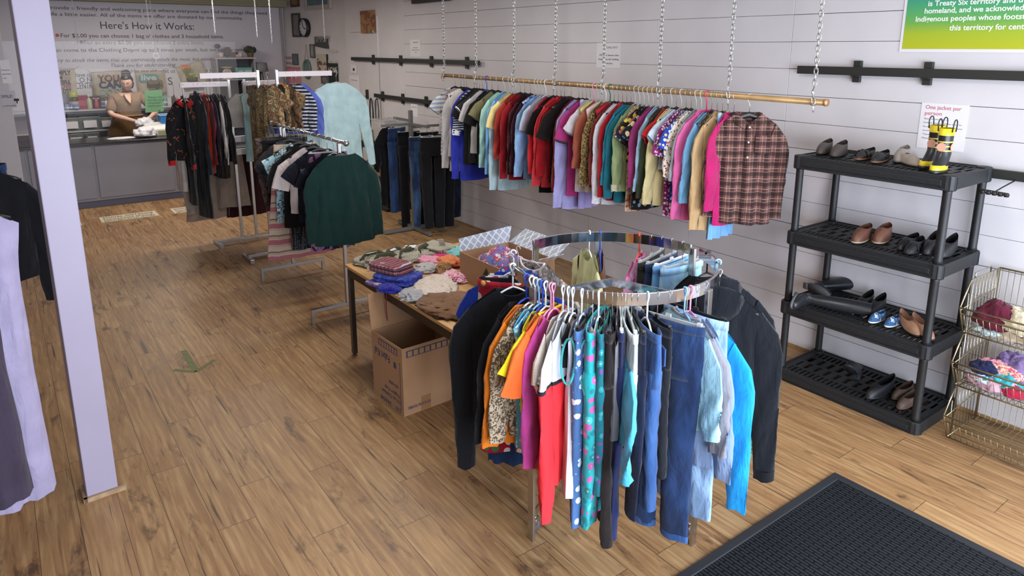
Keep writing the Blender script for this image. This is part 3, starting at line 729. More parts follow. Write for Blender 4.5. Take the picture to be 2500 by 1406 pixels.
def make_hanger(label, kind, col, W_, rr, drop, loc, rot, group):
    t = thing('clothes_hanger', label, 'hanger', loc, rot, group)
    m = hanger_mesh(kind, W_, rr, drop)
    if kind in ('wide', 'clip'):
        h = MB(); hook(h, rr, drop, .002); put('hook', h, hcol('wire'), t, smooth=True, label='metal hook')
    put('hanger_frame', m, hcol(col), t, smooth=kind != 'clip')
    if kind == 'clip':
        for s in (-1, 1):
            c = MB(); c.box(s*(W_-.02)-.011, s*(W_-.02)+.011, -.008, .008, -drop-.05, -drop+.004); put('clip', c, hcol(col), t, bevel=.002)
    return t
def shirt_body(W_, L, thick, rg, nw=.075, scoop=.05, back=.012, drop=.065, hemw=1.0, waist=.95, strap=False, curve=.012, flare=0, open_front=False):
    nx, nz = 20, 20; ph = rg.uniform(0, 6); k1 = rg.uniform(5, 8); k2 = rg.uniform(2, 4); amp = thick*rg.uniform(.35, .6)
    lean = rg.uniform(-.03, .03)
    def ztop(x, front):
        ax = abs(x)*W_
        if ax < nw: return -(scoop if front else back)*sqrt(max(0, 1-(ax/nw)**2))
        return -drop*((ax-nw)/(W_-nw))**1.15
    def wid(t):
        if t < .12: w = W_*(1-.0*t)
        w = W_*(1-(.10 if strap else .035)*min(1, t/.12)) if t < .12 else W_*((.90 if strap else .965)+((waist-.965)*sin(min(1, (t-.12)/.4)*pi/2)))
        if t > .5: w += W_*(hemw-waist)*((t-.5)/.5)+flare*((t-.4)/.6)**1.3
        return w
    vs = []; rows = []
    P = {}
    m = MB()
    def pt(i, j, side):
        x = -1+2*i/nx; t = j/nz; zt = ztop(x, side > 0); z = zt+(-L-zt+curve*(abs(x)**2)*(1 if t > .5 else 0))*t
        w = wid(t); X = x*w+lean*t*.3
        prof = sqrt(max(0, 1-abs(x)**3))
        d = (.012+thick*min(1, t*2.2))*prof
        rip = amp*min(1, t*1.6)*(sin(k1*x+ph+1.5*t)+.5*sin(k1*2.1*x+ph*2-k2*t))*prof**.5
        if abs(x) < .5 and t < .4: d += .006
        fo = (thick/.022)*prof**.5*min(1, t*2.5)*(.016*noise.noise(Vector((x*4.2+ph, t*2.6, ph)))+.007*noise.noise(Vector((x*9, t*7+ph, 3.)))*(1 if side > 0 else -1))
        return (X+.006*noise.noise(Vector((t*6, ph, side*.2)))*sgn(x)*abs(x), side*d+rip*.6+(.2*rip if side > 0 else -.1*rip)+fo, z)
    for side in (1, -1):
        m.grid([[pt(i, j, side) for i in range(nx+1)] for j in range(nz+1)])
    return m, lean
def sleeve_mesh(W_, L, s, rg, kind='long', drop=.065, hw0=.085, hw1=.045, splay=.05, th=.022):
    m = MB()
    if kind == 'short':
        path = [(W_-.035, -drop-.075), (W_+.01, -drop-.10), (W_+.05, -drop-.10-L*.55), (W_+.075, -drop-.10-L)]
    else:
        path = [(W_-.035, -drop-.07), (W_+.0, -drop-.12), (W_+.022, -drop-.2)]
        n_ = 12
        for k in range(1, n_+1): path.append((W_+.022+splay*(k/n_), -drop-.2-(L-.2)*k/n_))
    N = len(path); ph = rg.uniform(0, 6); rings = []
    sub = []
    for i, (x, z) in enumerate(path):
        u = i/(N-1)
        a = path[max(0, i-1)]; b_ = path[min(N-1, i+1)]; d = Vector((b_[0]-a[0], 0, b_[1]-a[1])).normalized(); n = Vector((-d.z, 0, d.x))
        if i == 0: n = Vector((.35, 0, .94)).normalized()
        hw = (hw0+(hw1-hw0)*u**.8); y0 = .010*sin(ph+3*u)
        t_ = th*(.75+.35*sin(ph+5*u)) if kind != 'short' else th*.9
        rings.append([(s*(x+n.x*hw*cos(q)*(1+.12*noise.noise(Vector((q, i*.9, ph)))*(u > 0))), y0+t_*sin(q)*(1 if i else .8)*(1+.5*noise.noise(Vector((cos(q)*2, i*.8+ph, 1.)))*(u > 0))+.007*sin(q*3+ph+i*.9)*(u > 0), z+n.z*hw*cos(q)+.008*noise.noise(Vector((q, ph, i)))*(u > 0)) for q in [2*pi*k/14 for k in range(14)]])
    m.loft(rings, cap1=False, cap0=False)
    return m
def collar_mesh(nw, scoop, style, rg):
    m = MB(); n_ = 18
    rings = []
    if style == 'rib':
        pts = [(nw*1.02*cos(a), (.016 if sin(a) > 0 else -.014)*abs(sin(a)), (-.012 if sin(a) < 0 else -scoop)*abs(sin(a))) for a in [2*pi*k/n_ for k in range(n_)]]
        m.tube(pts, .006, 5, closed=True)
    elif style == 'shirt':
        for s in (-1, 1):
            m.grid([[(s*nw*.95, -.018, .006), (s*nw*1.15, .0, .002), (s*nw*.6, .024, -scoop*.55), (s*.004, .026, -scoop*1.02)],
                    [(s*nw*1.2, -.028, -.018), (s*nw*1.5, .006, -.03), (s*nw*1.25, .034, -scoop*.75-.02), (s*.03, .034, -scoop*1.02-.045)]])
        m.grid([[(-nw*.95, -.018, .008), (0, -.026, .004), (nw*.95, -.018, .008)], [(-nw*1.2, -.028, -.018), (0, -.036, -.026), (nw*1.2, -.028, -.018)]])
    elif style == 'hood':
        for i in range(9):
            u = i/8; a = -pi*.08+pi*1.16*u
            rings.append([(nw*1.25*cos(a)*(1+.25*q), -.03-.05*sin(a)*q+.02*q, .01+.035*sin(a)*(1-q*.2)-.16*q*q*max(.15, sin(a))) for q in [0, .25, .5, .75, 1]])
        m.grid(rings)
        m.grid([[(nw*1.25*cos(a), .02*sin(a*2)*0-.0+.03*sin(a)*(-1), .02-.06*abs(sin(a))*v) for a in [pi*k/10 for k in range(11)]] for v in (0, .6)])
    elif style == 'turtle':
        m.loft([[(nw*.95*cos(a), .022*sin(a), z) for a in [2*pi*k/n_ for k in range(n_)]] for z in (-scoop, .02, .035)], cap0=False, cap1=False)
    return m
GN = 0
def garment(kind, label, short, mat, hook_loc, yaw, L=.62, Wd=.2, rr=.02, drop=.115, sleeve=None, sl=.55, hang=('wire', 'wire'), group=None, smat=None, collar=None, cmat=None, thick=.022, flare=0, hemw=1.0, seed=None, scoop=.05, parts=(), cat=None, flip=False, splay=.04, hgroup=None, cuff=None, tilt=0, leg=1.0, nw=.075, under=None, hanger_off=0):
    """kind: shirt / tank / dress / skirt / pants; hook_loc: centre of the rail where it hangs"""
    global GN; GN += 1
    rg = random.Random(seed if seed is not None else GN*13+1)
    name = {'shirt': 'shirt', 'tank': 'tank_top', 'dress': 'dress', 'skirt': 'skirt', 'pants': 'trousers'}[kind]
    if kind == 'shirt' and sleeve == 'long': name = 'long_sleeved_shirt'
    if parts and 'name' in parts: name = parts['name']
    parts = parts or {}
    t = thing(name, label, cat or {'shirt': 'shirt', 'tank': 'top', 'dress': 'dress', 'skirt': 'skirt', 'pants': 'trousers'}[kind], hook_loc, (tilt, 0, yaw), group)
    zt = -drop-.004
    if kind in ('shirt', 'tank', 'dress'):
        drp = .082*Wd/.2 if kind != 'tank' else .06
        m, lean = shirt_body(Wd, L, thick, rg, nw=nw, scoop=scoop, drop=drp, hemw=hemw, strap=kind == 'tank' or (kind == 'dress' and not sleeve), flare=flare)
        put('torso', m, mat, t, smooth=True, loc=(0, 0, zt))
        if sleeve:
            for s in (-1, 1):
                sm = sleeve_mesh(Wd, sl if sleeve == 'long' else min(sl, .16), s, rg, sleeve, drp, hw1=.045 if sleeve == 'long' else .078, splay=splay*(1 if s > 0 else .6))
                so = put('sleeve', sm, smat or mat, t, smooth=True, loc=(0, 0, zt))
                if cuff:
                    lr = sm.v[-14:]; cm = MB(); cc = Vector((sum(p[0] for p in lr)/14, sum(p[1] for p in lr)/14, sum(p[2] for p in lr)/14))
                    cm.loft([[tuple(cc+(Vector(p)-cc)*1.08+Vector((0, 0, .05 if sleeve == 'long' else .012))) for p in lr], [tuple(cc+(Vector(p)-cc)*1.08-Vector((0, 0, .004))) for p in lr]], cap0=False, cap1=False)
                    put('cuff', cm, cuff, so, smooth=True)
        if collar: put('collar', collar_mesh(nw, scoop, collar, rg), cmat or smat or mat, t, smooth=True, loc=(0, 0, zt), solid=.003 if collar in ('shirt', 'hood') else 0)
        if 'buttons' in parts:
            for k in range(6):
                b = MB(); b.lathe([(.006, 0), (.006, .003)], 8, T=Matrix.Translation((0, thick+.02, -scoop-.03-k*(L-scoop-.1)/6)) @ Matrix.Rotation(-pi/2, 4, 'X')); put('button', b, WHITEM, t, loc=(0, 0, zt))
            b = MB(); b.box(-.013, .013, thick*.9+.006, thick+.016, -L+.02, -scoop-.015); put('placket', b, mat, t, loc=(0, 0, zt), bevel=.003)
        if 'pocket' in parts:
            b = MB(); T_ = Matrix.Translation((-.095, thick+.015, -.2)) @ Matrix.Rotation(radians(0), 4, 'Y'); b.box(-.05, .05, 0, .006, -.06, .055, T_); b.loft([[(-.05, .0, -.06), (.05, .0, -.06), (.05, .006, -.06), (-.05, .006, -.06)], [(-.002, 0, -.082), (.002, 0, -.082), (.002, .006, -.082), (-.002, .006, -.082)]], T=T_); put('pocket', b, parts['pocket'], t, loc=(0, 0, zt), bevel=.003)
        if 'trim' in parts:
            for s in (-1, 1):
                b = MB(); b.tube([(s*(Wd*.97-.012*cos(u)), .03*sin(u), -drp-.085+.095*cos(u)) for u in [2*pi*k/18 for k in range(18)]], .005, 6, closed=True)
                put('armhole_trim', b, parts['trim'], t, smooth=True, loc=(0, 0, zt))
    elif kind == 'skirt':
        m = MB(); n_ = 26; ph = rg.uniform(0, 6); kf = rg.choice((4, 5, 6)); rings = []
        for j in range(12):
            u = j/11; w = Wd*(1+.0*u)+flare*u; d = thick*(1+u); 
            rings.append([((w*cos(q))*(1+.03*u*sin(kf*q+ph)), d*sin(q)+.018*u*sin(kf*q*1.5+ph+u), -.02-L*u) for q in [2*pi*k/n_ for k in range(n_)]])
        m.loft(rings, cap0=False, cap1=False); put('skirt_panel', m, mat, t, smooth=True, loc=(0, 0, zt-.01))
        m = MB(); m.loft([[(Wd*1.01*cos(q), (thick+.002)*sin(q), z) for q in [2*pi*k/n_ for k in range(n_)]] for z in (.0, -.035)], cap0=False, cap1=False); put('waistband', m, smat or mat, t, smooth=True, loc=(0, 0, zt-.01))
    elif kind == 'pants':
        n_ = 20; ph = rg.uniform(0, 6); hip = Wd*1.08; cr = .24*Wd/.17
        m = MB(); rings = []
        for j in range(7):
            u = j/6; w = Wd+(hip-Wd)*min(1, u*1.5)-0.01*u; d = thick*(1+.5*u)
            rings.append([(w*cos(q), d*sin(q)*(1-.3*u*(abs(cos(q)) < .3))+.003*sin(4*q+ph), -.02-(cr-.02)*u) for q in [2*pi*k/n_ for k in range(n_)]])
        m.loft(rings, cap0=False, cap1=True); put('seat', m, mat, t, smooth=True, loc=(0, 0, zt-.015))
        m = MB(); m.loft([[(Wd*1.02*cos(q), (thick+.003)*sin(q)-.002, z-.012*max(0, sin(q))) for q in [2*pi*k/n_ for k in range(n_)]] for z in (.012, -.028)], cap0=False, cap1=False); put('waistband', m, smat or mat, t, smooth=True, loc=(0, 0, zt-.015), solid=.003)
        for s in (-1, 1):
            m = MB(); rings = []; l1 = L; gap = .008
            for j in range(20):
                u = j/19; z = -cr*.72-(l1-cr*.72)*u; hw = (hip*.5-gap)*(1-u)+ (hip*.5*.62*leg)*u
                hw = max(hw, .02); cx_ = s*(hip*.5*(1-u*.12)+ .006*sin(ph+u*4)) ; d = thick*(1.35-.35*u)
                rings.append([(cx_+hw*cos(q)*(1+.10*noise.noise(Vector((cos(q), u*7, ph+s)))), d*sin(q)*(1+.45*noise.noise(Vector((cos(q)*1.5, u*9+ph, s))))+.006*u*sin(3*q+ph+s)+.012*u*sin(ph*s+u*3), z) for q in [2*pi*k/16 for k in range(16)]])
            m.loft(rings, cap0=True, cap1=False); lo = put('trouser_leg', m, mat, t, smooth=True, loc=(0, 0, zt-.015))
            if 'hem' in parts:
                b = MB(); lr = rings[-1]; c = Vector((sum(p[0] for p in lr)/16, sum(p[1] for p in lr)/16, 0))
                b.loft([[(c.x+(p[0]-c.x)*1.03, c.y+(p[1]-c.y)*1.06, p[2]+z) for p in lr] for z in (.03, -.002)], cap0=False, cap1=False); put('hem', b, parts['hem'], lo, smooth=True)
        if 'pockets' in parts:
            for s in (-1, 1):
                b = MB(); b.loft([[(s*Wd*.52-.052, y, -.065), (s*Wd*.52+.052, y, -.065), (s*Wd*.52+.048, y+.002, -.14), (s*Wd*.52, y+.002, -.165), (s*Wd*.52-.048, y+.002, -.14)] for y in (thick*1.12, thick*1.12+.007)]); put('pocket', b, parts['pockets'], t, loc=(0, 0, zt-.015), bevel=.002)
            b = MB()
        if 'fly' in parts:
            b = MB(); b.lathe([(.008, 0), (.006, .004)], 8, T=Matrix.Translation((0, thick+.004, -.01)) @ Matrix.Rotation(-pi/2, 4, 'X')); put('button', b, plain('copper', 'b07a4a', .4, .8), t, loc=(0, 0, zt-.015))
    if hang:
        hk, hc = hang; hw = Wd*.9 if hk != 'clip' else min(Wd*.98, .18)
        desc = {'tube': 'plastic', 'wire': 'thin', 'wide': 'moulded', 'clip': 'clip'}[hk]
        cdesc = {'wire': 'silver wire', 'clear': 'clear plastic'}.get(hc, hc)
        lb = f'{cdesc} {desc} hanger of the {short}'.replace('wire thin', 'wire').replace('plastic plastic', 'plastic')
        make_hanger(lb, hk, hc, hw, rr, drop, hook_loc, (0, 0, yaw), hgroup)
    return t
def crumple(name, label, cat, c, r, mat, seed=1, amp=.35, group=None, rot=0, n=40, flat=1, parent=None, f=2.2, part='cloth_folds', lobes=None):
    rg = random.Random(seed); m = MB(); off = Vector((rg.uniform(0, 50), rg.uniform(0, 50), 0)); rings = []
    for i in range(n//2+1):
        th = pi*(i+.02)/(n//2+.04); row = []
        for j in range(n):
            q = 2*pi*j/n; d = Vector((sin(th)*cos(q), sin(th)*sin(q), cos(th)))
            wv = d+.25*Vector((noise.noise(d*2+off), noise.noise(d*2+off*1.3), 0)); k = 1+amp*(.7*noise.noise(d*1.5+off)+.75*(.35-abs(noise.noise(wv*f*1.7+off))*1.5)+.25*noise.noise(d*f*4.5+off))
            z = d.z*k*r[2]
            if z < 0: z *= .25
            row.append((d.x*k*r[0], d.y*k*r[1], z+r[2]*.25))
        rings.append(row)
    m.loft(rings)
    zmin = min(v[2] for v in m.v); m.v = [(x, y, z-zmin) for x, y, z in m.v]
    if parent is not None: return put(part, m, mat, parent, smooth=True)
    t = thing(name, label, cat, c, rot, group); put(part, m, mat, t, smooth=True); return t
# ================================================================ clothes on the long pole
POLEX = {}
GP = 'clothes hanging from the long wooden pole'; HP = 'hangers on the long wooden pole'
yw90 = -pi/2   # local +x (sleeve side nearest the room) points to +Y of the room after this turn
def on_pole(ix, iyb, kind, label, short, mat, iysl=None, Wd=.20, jit=None, group=GP, **k):
    """ix: photo x of the near edge (at mid height), iyb: photo y of the hem, iysl: photo y of the sleeve end"""
    Ye = PY+Wd; x = POLEX.get(ix) or min(max(ony(ix, 340, Ye).x, PX0+.06), PX1-.05); k.setdefault('thick', .017); z0 = pipez(x); drop = k.get('drop', .115)
    L = z0-drop-.004-ony(ix, iyb, Ye-.06).z
    if iysl:
        zt = z0-drop-.085; sl = zt-ony(ix, iysl, Ye+.03).z
        if k.get('sleeve') == 'short': sl -= .1
        k['sl'] = max(.05, sl)
    yaw = pi/2+(jit if jit is not None else rnd.uniform(-.1, .1))
    return garment(kind, label, short, mat, (x, PY, z0), yaw, L=L, Wd=Wd, group=group, hgroup=HP, **k)
C = cloth
ST, LT = dict(sleeve='short'), dict(sleeve='long')
hb, hw_, hc_ = ('wide', 'black'), ('wire', 'wire'), ('tube', 'clear')
POLE = [
 (1076, 377, 'shirt', 'white tee with pale blue stripes, leftmost on the long pole', 'blue striped white tee', C('cfcdcb', 'stripeH', '8e9bb5', s=1.3), 272, dict(hang=hb, **ST)),
 (1090, 345, 'tank', 'dusty pink sleeveless top squeezed beside the striped tee', 'dusty pink sleeveless top', C('a58d8b'), None, dict(hang=hb)),
 (1097, 415, 'shirt', 'light grey long top showing below the white pleated one', 'light grey long top', C('b9b5b2'), 410, dict(hang=hb, **LT)),
 (1103, 382, 'tank', 'cream white pleated sleeveless top near the left pole end', 'cream pleated sleeveless top', C('cfcac4', 'stripeV', 'bdb7b0', s=.8), None, dict(hang=hb, hemw=1.08, Wd=.23)),
 (1122, 438, 'shirt', 'royal blue long-sleeved top beside the cream pleated top', 'royal blue long top', C('2a35a8'), 436, dict(hang=hb, **LT)),
 (1127, 318, 'shirt', 'navy and white striped short top with a white cuff', 'navy striped short top', C('15172a', 'stripeH', 'cfd2dc', s=.7), 330, dict(hang=hb, cuff=C('dcdce4'), **LT)),
 (1133, 400, 'shirt', 'plain black tee next to the navy striped top', 'plain black tee by navy stripes', C('131418'), 290, dict(hang=hb, **ST)),
 (1141, 396, 'shirt', 'charcoal tee with white sleeve edge', 'charcoal tee', C('232428'), 270, dict(hang=hb, cuff=C('dcdce4'), **ST)),
 (1151, 373, 'shirt', 'light grey marl tee with a small black print', 'light grey marl tee', C('b3b1b1'), 300, dict(hang=('tube', 'blue'), **ST)),
 (1163, 400, 'shirt', 'black long tee hanging lower behind the grey marl tee', 'black long tee behind marl tee', C('101115'), 310, dict(hang=hb, **ST)),
 (1177, 396, 'shirt', 'olive green tee with short sleeves', 'olive green tee', C('6f6a4c'), 290, dict(hang=hb, **ST)),
 (1193, 412, 'shirt', 'mint green long-sleeved blouse with gathered cuffs', 'mint green blouse', C('9cc9bf'), 410, dict(hang=hc_, **LT)),
 (1206, 428, 'shirt', 'sky blue long-sleeved shirt beside the mint blouse', 'sky blue shirt', C('6fa2d2'), 426, dict(hang=hc_, **LT)),
 (1215, 462, 'shirt', 'pale aqua long-sleeved top hanging lowest near the sky blue shirt', 'pale aqua low-hanging top', C('b4d3dc'), 463, dict(hang=hc_, **LT)),
 (1217, 362, 'shirt', 'pale yellow short-sleeved blouse', 'pale yellow blouse', C('d9c483'), 352, dict(hang=hc_, **ST)),
 (1230, 392, 'shirt', 'brick red long-sleeved top', 'brick red top', C('a23029'), 388, dict(hang=hb, **LT)),
 (1241, 437, 'shirt', 'crimson long-sleeved cardigan beside the brick red top', 'crimson cardigan', C('8f1620'), 436, dict(hang=hb, **LT)),
 (1254, 430, 'shirt', 'dark maroon long-sleeved top, left of two', 'dark maroon top, left one', C('3a1420'), 425, dict(hang=hb, **LT)),
 (1268, 425, 'shirt', 'dark maroon long-sleeved top, right of two', 'dark maroon top, right one', C('341420'), 422, dict(hang=hc_, **LT)),
 (1278, 400, 'tank', 'blue and white leaf print top peeking over the grey-blue tee', 'leaf print top', C('2c3f8c', 'blotch', 'c7d2e6', s=.5), None, dict(hang=hc_)),
 (1287, 395, 'shirt', 'pale grey-blue tee with wide short sleeves', 'pale grey-blue tee', C('a9b2c2'), 322, dict(hang=('tube', 'white'), **ST)),
 (1283, 436, 'shirt', 'light denim blue long-sleeved shirt', 'light denim blue shirt', C('6e8fb4', 'denim'), 432, dict(hang=hc_, Wd=.21, **LT)),
 (1311, 425, 'shirt', 'bright red top under the black short-sleeved tee', 'bright red under-top', C('c0222c'), 424, dict(hang=hb, **LT)),
 (1314, 468, 'shirt', 'black tee hanging long between two red tops', 'black tee between red tops', C('0f1012'), 350, dict(hang=hb, **ST)),
 (1328, 456, 'shirt', 'coral red long-sleeved top under the dark brown tee', 'coral red top', C('cf3a41'), 456, dict(hang=hb, **LT)),
 (1351, 447, 'shirt', 'dark brown tee with wide sleeves in the middle of the pole', 'dark brown wide tee', C('1c1514'), 352, dict(hang=hb, Wd=.23, **ST)),
 (1334, 430, 'shirt', 'red collared fleece showing above the dark brown tee', 'red collared fleece', C('a31420'), 430, dict(hang=hb, collar='shirt', **LT)),
 (1383, 473, 'shirt', 'dark red long-sleeved top right of the brown tee', 'dark red top', C('6e1518'), 470, dict(hang=hb, **LT)),
 (1391, 512, 'shirt', 'lavender long-sleeved shirt with one sleeve hanging lowest', 'lavender shirt', C('a9a6dc'), 512, dict(hang=hb, **LT)),
 (1412, 485, 'shirt', 'magenta tee with black cuffs', 'magenta tee', C('a83474'), 365, dict(hang=hb, cuff=C('3a3436'), Wd=.22, **ST)),
 (1424, 500, 'skirt', 'sheer lavender skirt hanging under the magenta tee', 'sheer lavender skirt', C('a99fd8'), None, dict(hang=('clip', 'clear'), Wd=.12, thick=.01)),
 (1440, 475, 'shirt', 'white lace tee with tiny dots on a pink hanger', 'white lace tee', C('cfc9cc', 'dots', 'a49ca0', s=.25), 330, dict(hang=('tube', 'pink'), **ST)),
 (1455, 455, 'tank', 'pale yellow top below the terracotta one', 'pale yellow under-top', C('d8cd86'), None, dict(hang=hc_)),
 (1462, 427, 'shirt', 'terracotta top with three-quarter sleeves', 'terracotta top', C('9e5540'), 420, dict(hang=hc_, **LT)),
 (1486, 482, 'tank', 'pale peach sleeveless blouse', 'pale peach blouse', C('d8c1b8'), None, dict(hang=('tube', 'white'), Wd=.21)),
 (1498, 470, 'shirt', 'leopard print blouse behind the red sleeveless top', 'leopard print blouse', C('a38a55', 'blotch', '4a3826', s=.3), 468, dict(hang=('tube', 'green'), **LT)),
 (1512, 472, 'tank', 'bright red sleeveless vest top on the right half', 'red sleeveless vest top', C('b0202f'), None, dict(hang=hb, Wd=.21)),
 (1523, 470, 'shirt', 'brown-red knitted top beside the red vest', 'brown-red knitted top', C('6b2324'), 465, dict(hang=hb, **LT)),
 (1532, 513, 'shirt', 'white floral long-sleeved shirt hanging low between red tops', 'white long-sleeved low shirt', C('d6d3d6', 'spots', 'c3c3d0', s=.5), 513, dict(hang=hb, **LT)),
 (1541, 502, 'shirt', 'scarlet collared shirt left of the teal blouse', 'scarlet collared shirt', C('a51420'), 495, dict(hang=hb, collar='shirt', **LT)),
 (1546, 467, 'shirt', 'teal blue long-sleeved blouse', 'teal blouse', C('1a7b92'), 465, dict(hang=hb, **LT)),
 (1562, 508, 'shirt', 'dark teal long top showing below the teal blouse', 'dark teal long top', C('1c6675'), 500, dict(hang=hc_, **LT)),
 (1570, 478, 'shirt', 'sage green top with spotted cuffs', 'sage green top', C('8b9a6c'), 478, dict(hang=hc_, cuff=C('bcb79a', 'dots', '3e3a30', s=.3), **LT)),
 (1582, 530, 'dress', 'cream and orange floral blouse under the hearts tee', 'orange floral blouse', C('c5b49c', 'blotch', 'b84a2e', 'd4c8b4', s=.9), None, dict(hang=hc_)),
 (1592, 407, 'shirt', 'black tee printed with coloured candy hearts', 'black candy hearts tee', C('1b1a1f', 'spots', 'd5b33e', 'd0668e', '7fb3c8', s=1.2), 352, dict(hang=hc_, Wd=.21, **ST)),
 (1605, 526, 'shirt', 'black spotted long top with pale heart shapes at its hem', 'black spotted long top', C('17161a', 'spots', 'bda98a', '7d99b0', s=1.4), 350, dict(hang=hc_, **ST)),
 (1612, 480, 'shirt', 'mauve thin long-sleeved top', 'mauve thin top', C('8c2f62'), 470, dict(hang=hc_, **LT)),
 (1616, 478, 'shirt', 'light blue thin long-sleeved top left of the olive cardigan', 'light blue thin top', C('94b6cc'), 478, dict(hang=hc_, **LT)),
 (1629, 500, 'shirt', 'dark olive cardigan in the floral group', 'dark olive cardigan', C('2d3422'), 496, dict(hang=hb, **LT)),
 (1641, 510, 'shirt', 'cream yellow long-sleeved top hanging between olive and plum', 'cream yellow top', C('cfc291'), 510, dict(hang=hb, **LT)),
 (1634, 400, 'shirt', 'tomato red tee with short sleeves above the cream yellow top', 'tomato red tee', C('b31d22'), 350, dict(hang=hc_, Wd=.21, **ST)),
 (1645, 420, 'shirt', 'pale blue-white tee behind the plum floral top', 'pale blue-white tee', C('bccbd8'), 350, dict(hang=hc_, Wd=.21, **ST)),
 (1657, 535, 'shirt', 'plum floral scrub top with white blossoms', 'plum floral scrub top', C('7a1f5c', 'spots', 'd9cfe0', 'c9a9c8', s=.6), 385, dict(hang=hb, Wd=.21, **ST)),
 (1672, 520, 'shirt', 'royal blue floral scrub top with white blossoms', 'blue floral scrub top', C('1f3f9c', 'spots', 'd8dce8', 'c4b070', s=.7), 372, dict(hang=hb, Wd=.21, **ST)),
 (1690, 440, 'shirt', 'white fox print pyjama shirt', 'white fox print shirt', C('d8d3cb', 'spots', 'b0432c', 'd8d3cb', '6a7a5c', s=.5), 442, dict(hang=hc_, **LT)),
 (1697, 455, 'shirt', 'grey long-sleeved top squeezed beside the fox print', 'grey squeezed top', C('94949c'), 450, dict(hang=hc_, **LT)),
 (1712, 547, 'shirt', 'bubblegum pink long-sleeved shirt on a hot pink hanger', 'bubblegum pink shirt', C('d8659f'), 547, dict(hang=('tube', 'hot pink'), collar='shirt', **LT)),
 (1724, 505, 'shirt', 'light chambray blue long-sleeved shirt', 'chambray blue shirt', C('6b9cc0'), 505, dict(hang=hb, **LT)),
 (1728, 552, 'dress', 'leopard spotted dress showing below the chambray shirt', 'leopard spotted dress', C('8c7c62', 'blotch', '2e2620', s=.3), None, dict(hang=hb)),
 (1738, 568, 'shirt', 'tan camel long-sleeved collared shirt', 'tan camel shirt', C('b3946a'), 568, dict(hang=hb, collar='shirt', **LT)),
 (1752, 572, 'skirt', 'sky blue tulle skirt peeking out lowest on the right', 'sky blue tulle skirt', C('74a9dc'), None, dict(hang=('clip', 'clear'), flare=.03, Wd=.12, thick=.01)),
 (1756, 553, 'shirt', 'raspberry pink long-sleeved collared shirt', 'raspberry pink shirt', C('b01f62'), 523, dict(hang=hb, Wd=.17, jit=0, collar='shirt', **LT)),
]
# keep neighbours on the pole apart
_xs = sorted(((min(max(ony(r_[0], 340, PY+.2).x, PX0+.06), PX1-.05), r_[0]) for r_ in POLE), reverse=True)
_v = [a for a, b in _xs]; _lo = ony(1742, 340, PY+.2).x
for _ in range(500):
    for i in range(len(_v)): _v[i] = max(_v[i], _lo+.042*(len(_v)-1-i))
    for i in range(len(_v)-1):
        g_ = _v[i]-_v[i+1]
        if g_ < .05: _v[i] = min(PX1-.04, _v[i]+(.05-g_)/2); _v[i+1] -= (.05-g_)/2
for v_, (a, b) in zip(_v, _xs): POLEX[b] = v_
for (ix, iyb, kd, lab, sh, mt, isl, kw) in POLE:
    on_pole(ix, iyb, kd, lab, sh, mt, isl, **kw)
# plaid flannel turned to the room
PLAID = C('6a4540', 'plaid', '1c1416', 'a08a80', s=1.15)
p = ony(1832, 240, PY); zz = pipez(p.x)
garment('shirt', 'brown plaid flannel shirt facing the room at the right pole end', 'brown plaid flannel shirt', PLAID, (p.x, PY, zz), radians(46), L=.78, Wd=.187, sleeve='long', sl=.66, hang=('wide', 'black'), group=GP, hgroup=HP, collar='shirt', scoop=.06, parts={'name': 'flannel_shirt', 'buttons': 1, 'pocket': PLAID}, splay=.02, thick=.03, drop=.105)

# ================================================================ round rack in the foreground
def proj(p):
    v = Vector(p)-Vector((0, 0, CH)); return CCX+CF*v.dot(RT)/v.dot(FW), CCY-CF*v.dot(UP)/v.dot(FW)
def zat(x, y, iy):
    lo, hi = -.5, 3.
    for _ in range(40):
        mm = (lo+hi)/2
        if proj((x, y, mm))[1] > iy: lo = mm
        else: hi = mm
    return lo
def phi_front(hx):
    best = min(range(500, 2180), key=lambda a: abs(proj((RC.x+RR*cos(radians(a/10)), RC.y+RR*sin(radians(a/10)), RZ))[0]-hx)); return best/10
GR = 'childrens clothes on the round chrome rack'; HR = 'hangers on the round chrome rack'
def on_ring(hx, iyb, kind, label, short, mat, iysl=None, phi=None, Wd=.16, dyaw=None, L=None, **k):
    a = radians(phi if phi is not None else phi_front(hx)); rr = .009
    dx, dy = cos(a), sin(a)
    drop = k.pop('drop', .10); z0 = RZ-rr+.001
    R_ = RR+.004
    if L is None:
        ro = R_+Wd*(.6 if kind == 'pants' else .8); L = z0-drop-.004-zat(RC.x+ro*dx, RC.y+ro*dy, iyb)
        if kind == 'pants': L -= .01
    if iysl:
        ro = R_+Wd+.03; k['sl'] = z0-drop-.07-zat(RC.x+ro*dx, RC.y+ro*dy, iysl)-(.08 if k.get('sleeve') == 'short' else 0)
    return garment(kind, label, short, mat, (RC.x+R_*dx, RC.y+R_*dy, z0), a+(dyaw if dyaw is not None else rnd.uniform(-.08, .08)), L=L, Wd=Wd, rr=rr, drop=drop, group=GR, hgroup=HR, **k)
def split_mat(c1, c2, c3, z1, z2):
    t = NT('colour_block'); sp = t.n('ShaderNodeSeparateXYZ', {0: t.co()}).outputs[2]
    b = t.mix(t.math('LESS_THAN', sp, z1), lin(c1), lin(c2)); b = t.mix(t.math('LESS_THAN', sp, z2), b, lin(c3)); t.L(b, t.b.inputs['Base Color']); t.b.inputs['Roughness'].default_value = .9
    return t.mat
K = dict
DJ = C('182a4c', 'denim', '26406c'); MJ = C('2a4a7e', 'denim', '44689c'); LJ = C('7c97b8', 'denim'); PJ = C('a9bccb', 'denim'); 
hwt, hbt, hpt, hlb = ('tube', 'white'), ('tube', 'blue'), ('tube', 'pink'), ('tube', 'light blue')
